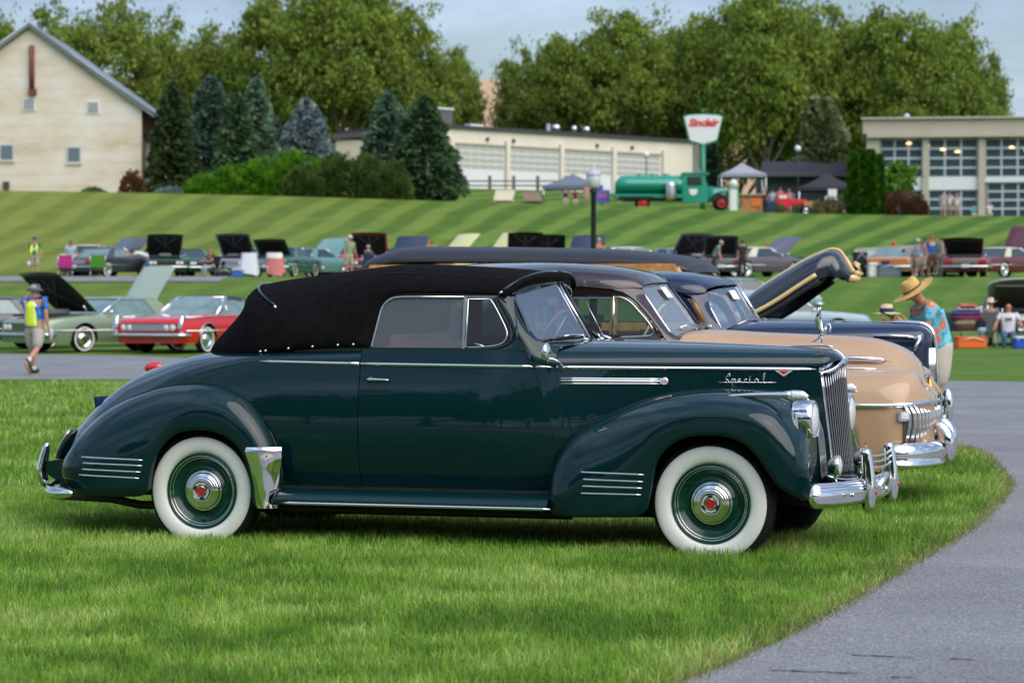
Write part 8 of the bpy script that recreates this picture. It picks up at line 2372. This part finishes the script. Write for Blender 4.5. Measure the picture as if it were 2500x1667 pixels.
def F(x23, d, **k): return dict(X_=X23(x23, d), Y_=d, **k)
FAR = [
 F(80, 117, face=-90, h=1.86, build=1.2, shirt=cl('teal', (.02, .16, .16)), pants=cl('khaki', (.42, .36, .27)), hat='cap', hatcol=cl('navy_cap', (.03, .04, .10)), vest=None, label='man in teal shirt and open yellow vest standing at the far left'),
 F(162, 119, face=-70, h=1.78, shirt=cl('light_blue', (.32, .50, .58)), pants=cl('beige', (.45, .38, .28)), hat='cap', hatcol=cl('grey_cap', (.15, .15, .18)), lean=10, label='man in light blue shirt leaning by the charcoal sedan', build=1.15),
 F(338, 116.6, face=200, h=1.76, lean=72, shirt=cl('white', (.62, .62, .64)), pants=cl('jeans', (.05, .12, .22)), short=False, hair=HAIRB, arms=((70, 8, 20), (60, 8, 30)), label='person in white shirt and jeans bending over beside the charcoal sedan'),
 F(484, 119, face=-130, h=1.7, pose='sit', shirt=cl('black', (.02, .02, .022)), pants=cl('light_grey', (.35, .38, .42)), short=False, hair=HAIRR, label='ginger haired person seated in a black chair on the grass'),
 F(802, 117.5, face=-60, h=1.95, shirt=cl('sage_shirt', (.20, .36, .20)), pants=cl('khaki', (.42, .36, .27)), hat='cap', lean=8, label='tall man in sage green shirt and white cap', build=1.1),
 F(846, 116, face=95, h=1.7, pose='sit', seat=.6, shirt=cl('navy', (.015, .03, .08)), short=False, hair=HAIRG, label='seated man in navy shirt seen from behind', back=True),
 F(992, 121, face=-90, h=1.72, shirt=cl('white', (.62, .62, .64)), hair=HAIRB, label='dark haired person in white before the yellow cars'),
 F(986, 124, face=-90, h=1.8, shirt=cl('pink', (.5, .25, .25)), hair=HAIRR, label='person looking over the left yellow bonnet'),
 F(1236, 121, face=200, h=1.78, shirt=cl('white', (.62, .62, .64)), hair=HAIRB, lean=12, label='man in white shirt between the two black bonnets'),
 F(1376, 119, face=-90, h=1.86, shirt=cl('cream', (.5, .42, .36)), hair=HAIRG, label='white haired man right behind the lamp post', skin=SKIN2),
 F(1386, 117, face=-90, h=1.62, shirt=cl('wine', (.12, .02, .03)), hair=HAIRB, label='shorter person in wine red shirt by the lamp post'),
 F(1607, 127, face=-90, h=1.80, shirt=cl('pale_grey', (.4, .42, .42)), label='bald man in grey beyond the silver car', skin=SKIN2),
 F(1663, 127.5, face=-100, h=1.88, shirt=cl('orange', (.85, .20, .02)), hair=HAIRG, label='man in orange shirt beyond the raised lids', skin=SKIN2),
 F(1640, 115.8, face=-10, h=1.76, shirt=cl('slate_teal', (.12, .24, .25)), pants=cl('dark_jeans', (.02, .03, .06)), hair=HAIRG, lean=28, label='grey haired man in slate teal shirt leaning towards the open boot'),
 F(1705, 115.4, face=95, h=1.70, shirt=cl('black', (.02, .02, .022)), pants=cl('black', (.02, .02, .022)), short=False, hair=HAIRB, label='person in black seen from behind near the open boot', back=True),
 F(1762, 121.5, face=-90, h=1.74, shirt=YV, label='person in yellow vest behind the plum grey bonnet'),
 F(2063, 121, face=200, h=1.72, shirt=cl('lavender', (.35, .35, .55)), hat='cap', hatcol=cl('red', (.6, .05, .04)), label='person in red cap above the tan fastback roof', lean=20),
 F(2108, 119.5, face=-90, h=1.80, shirt=cl('sky_blue', (.25, .42, .62)), hat='cap', hatcol=cl('pale', (.55, .58, .62)), label='man in pale cap at the left of the standing group'),
 F(2126, 119, face=-60, h=1.84, shirt=cl('dusty_purple', (.20, .20, .32)), hair=HAIRB, label='man in dusty purple shirt, second of the standing group'),
 F(2140, 117.5, face=100, h=1.92, shirt=cl('royal_blue', (.015, .11, .38)), pants=cl('brown', (.14, .07, .03)), hat='cap', hatcol=cl('red', (.6, .05, .04)), label='man in royal blue shirt and red cap seen from behind', back=True, build=1.15),
 F(2162, 117.5, face=180, h=1.86, shirt=cl('grey_green', (.24, .30, .24)), pants=cl('grey', (.16, .16, .15)), hair=HAIRB, label='man in grey green shirt, rightmost of the standing group', build=1.1),
 F(2104, 115.5, face=170, h=1.60, shirt=cl('dark_grey', (.08, .08, .085)), pants=cl('grey', (.16, .16, .15)), lean=60, label='person in grey shorts stooping by the cooler boxes', hair=HAIRB),
 F(1754, 173, face=-90, h=1.84, shirt=cl('black', (.02, .02, .022)), pants=cl('navy', (.015, .03, .08)), short=False, hair=HAIRG, label='man in black on the crest left of the red pickup'),
 F(1774, 172.5, face=90, h=1.74, shirt=cl('pale_blue', (.36, .50, .66)), pants=cl('bright_jeans', (.05, .18, .42)), short=False, label='person in pale blue top and bright jeans on the crest', hair=HAIRB, build=1.2),
 F(1792, 175, face=-90, h=2.0, shirt=cl('violet', (.26, .18, .30)), hair=HAIRB, label='person in violet behind the pale blue one on the crest'),
 F(1812, 174.5, face=-90, h=1.86, shirt=cl('dusty_pink', (.48, .32, .30)), hair=HAIRR, label='person in dusty pink behind the red pickup cab'),
 F(1299, 171.5, face=-90, h=1.66, pose='sit', shirt=cl('navy', (.015, .03, .08)), short=False, hair=HAIRB, label='person in navy sitting under the slate canopy'),
 F(1321, 172, face=-90, h=1.5, pose='sit', shirt=cl('wine', (.12, .02, .03)), short=False, hair=HAIRB, label='small dark clothed person sitting under the slate canopy'),
 F(1347, 174, face=-90, h=1.6, shirt=cl('dusty_pink', (.48, .32, .30)), hair=HAIRR, label='person in dusty pink near the notice board'),
 F(2165, 172, face=-90, h=1.78, shirt=cl('sky_blue', (.25, .42, .62)), hair=HAIRB, label='person in sky blue before the glass front'),
 F(2180, 173, face=-90, h=1.86, shirt=cl('white', (.62, .62, .64)), hair=HAIRB, label='taller person in white before the glass front'),
 F(2197, 172, face=-90, h=1.64, shirt=cl('white', (.62, .62, .64)), hair=HAIRG, label='shorter person in white before the glass front'),
 F(2235, 172, face=-90, h=1.4, pose='sit', seat=.3, shirt=cl('turquoise', (.02, .38, .36)), short=False, hair=HAIRB, label='person in turquoise sitting before the pier'),
 F(2272, 172, face=-90, h=1.5, pose='sit', seat=.35, shirt=cl('white', (.62, .62, .64)), short=False, hair=mat('blond_hair', (.6, .38, .1), .8), label='blond person in white sitting at the far right'),
]
for k in FAR:
    lab = k['label']; grp = 'visitors walking and sitting among the cars'
    person(group=grp, **k)
# open vest of the far left man
def open_vest():
    X_, Y_ = X23(80, 117), 117
    r = [o for o in bpy.data.objects if o.get('label') == 'man in teal shirt and open yellow vest standing at the far left'][0]
    for sd in (-1, 1):
        MB().tube([(sd * .11, .15, .92), (sd * .13, .155, 1.15), (sd * .12, .14, 1.36), (sd * .09, .05, 1.45)], [.05, .06, .055, .04], 8, flat=.4).build('vest_panel', YV, r)
    MB().ball((0, .155, 1.24), (.06, .02, .07), 10, 6).build('shirt_logo', IVORY, r)
    MB().box((.24, .12, .62), (.14, .08, .2), bev=.03).build('white_bag', IVORY, r)
open_vest()

# ---------- chairs, coolers and clutter
folding_chair(X23(150, 115), 115, 100, cl('magenta', (.48, .03, .22)), 'magenta camp chair behind the charcoal sedan', w=.62)
folding_chair(X23(226, 114.4), 114.4, 95, cl('lime', (.07, .26, .015)), 'lime green camp chair behind the charcoal sedan', w=.66)
folding_chair(X23(488, 119.1), 119.1, -130, cl('black', (.02, .02, .022)), 'black camp chair under the ginger haired person')
folding_chair(X23(846, 116), 115.9, 95, cl('navy', (.015, .03, .08)), 'navy camp chair under the seated man in navy')
for (x, m, lab) in ((572, cl('white_sheet', (.66, .67, .72), .05, 5), 'white sheet draped over a chair beside the silver nosed car'), (630, cl('rose_towel', (.55, .18, .18), .12, 4), 'rose red towel draped over a chair in front of the teal hardtop')):
    d = 115.; X_ = X23(x, d); gz = ground_z(X_, d)
    rows = []
    for t in np.linspace(0, 1, 9):
        z = lin(1.06, .08, t)
        rows.append([((.34 + .07 * t + .05 * math.sin(q * 5 + x) * t) * abs(math.cos(q)) ** .6 * (1 if math.cos(q) > 0 else -1) + .06 * t * math.sin(x), (.18 + .10 * t) * math.sin(q), z + (.05 * math.sin(q * 3 + x) + .10 * max(0, math.sin(q * 2 + x))) * t) for q in np.linspace(0, 2 * math.pi, 40, endpoint=False)])
    b = MB(); b.grid(rows, closed_v=True); b.poly([(p[0], p[1], p[2]) for p in rows[0]])
    o = empty('draped_chair', (X_, d, gz), 0, lab, 'draped chair', 'draped chairs between the cars'); b.build('drape', m, o)
    for a in (-1, 1):
        for c in (-1, 1): MB().tube([(a * .26, c * .2, 0), (a * .26, c * .2, .5)], .015, 6).build('leg', DULLCHROME, o)
    if x == 630: 
        b = MB(); b.grid([[(p[0] * 1.02, p[1] * 1.04, p[2] + .01) for p in r] for r in rows[:3]], closed_v=True); b.build('white_border', IVORY, o)
def cooler(x, d, size, m, lidm, label, X_=None):
    X_ = X23(x, d) if X_ is None else X_; gz = ground_z(X_, d)
    o = empty('cooler_box', (X_, d, gz), R(8), label, 'cooler', 'boxes and coolers on the grass')
    MB().box((0, 0, size[2] * .42), (size[0], size[1], size[2] * .84), bev=.03).build('box', m, o)
    MB().box((0, 0, size[2] * .92), (size[0] * 1.04, size[1] * 1.04, size[2] * .18), bev=.03).build('lid', lidm, o)
    MB().tube([(-size[0] * .4, -size[1] * .55, size[2] * .7), (0, -size[1] * .6, size[2] * .95), (size[0] * .4, -size[1] * .55, size[2] * .7)], .015, 6).build('handle', IVORY, o)
BLU = mat('cooler_blue', (.02, .12, .45), .4); ORG = mat('cooler_orange', (.85, .14, .01), .45)
cooler(545, 114.6, (.5, .35, .38), BLU, IVORY, 'small blue cooler with white lid left of the white sheet')
cooler(515, 114.4, (.62, .3, .34), BLACK, BLACK, 'black bag left of the small blue cooler')
cooler(2040, 114.5, (1.0, .5, .55), mat('slate_box', (.10, .13, .16), .5), mat('slate_lid', (.12, .15, .25), .5), 'slate storage box with white cloth behind the straw hat')
cooler(2004, 114.6, (.42, .4, .62), IVORY, IVORY, 'white bin beside the tan fastback')
cooler(1975, 115.5, (.55, .5, 1.1), BLACK, BLACK, 'tall black case beside the white bin')
cooler(0, 69.5, (.80, .45, .30), ORG, ORG, 'orange cooler beside the grey mesh chair', X_=px(2368, 69.5))
cooler(0, 69, (.35, .3, .32), mat('cobalt', (.01, .08, .55), .4), IVORY, 'cobalt blue cooler under the seated man', X_=px(2490, 69))
def bag_stack():
    d = 70.4; X_ = px(2362, d); o = empty('bag_stack', (X_, d, ground_z(X_, d)), 0, 'stack of striped blankets and bags above the orange cooler', 'bags')
    for k, (c, z, w) in enumerate((((.10, .05, .03), .52, .75), ((.30, .24, .14), .66, .7), ((.30, .04, .10), .82, .82), ((.10, .08, .32), .93, .8), ((.45, .40, .36), 1.04, .72), ((.50, .16, .12), 1.12, .5))):
        MB().box((.02 * (-1) ** k, 0, z), (w, .45, .13), bev=.05).build('blanket', cl('bag%d' % k, c, .3, 8), o)
    MB().box((.32, -.2, .62), (.26, .2, .3), bev=.05).build('black_bag', BLACK, o)
    MB().box((.34, -.28, .50), (.22, .14, .2), bev=.05).build('ice_blue_bag', cl('ice_blue', (.35, .55, .70)), o)
    MB().box((0, .05, .42), (.9, .4, .04)).build('table_board', DULLCHROME, o)
    for a in (-1, 1): MB().box((a * .4, .05, .2), (.03, .3, .4)).build('leg', DULLCHROME, o)
bag_stack()
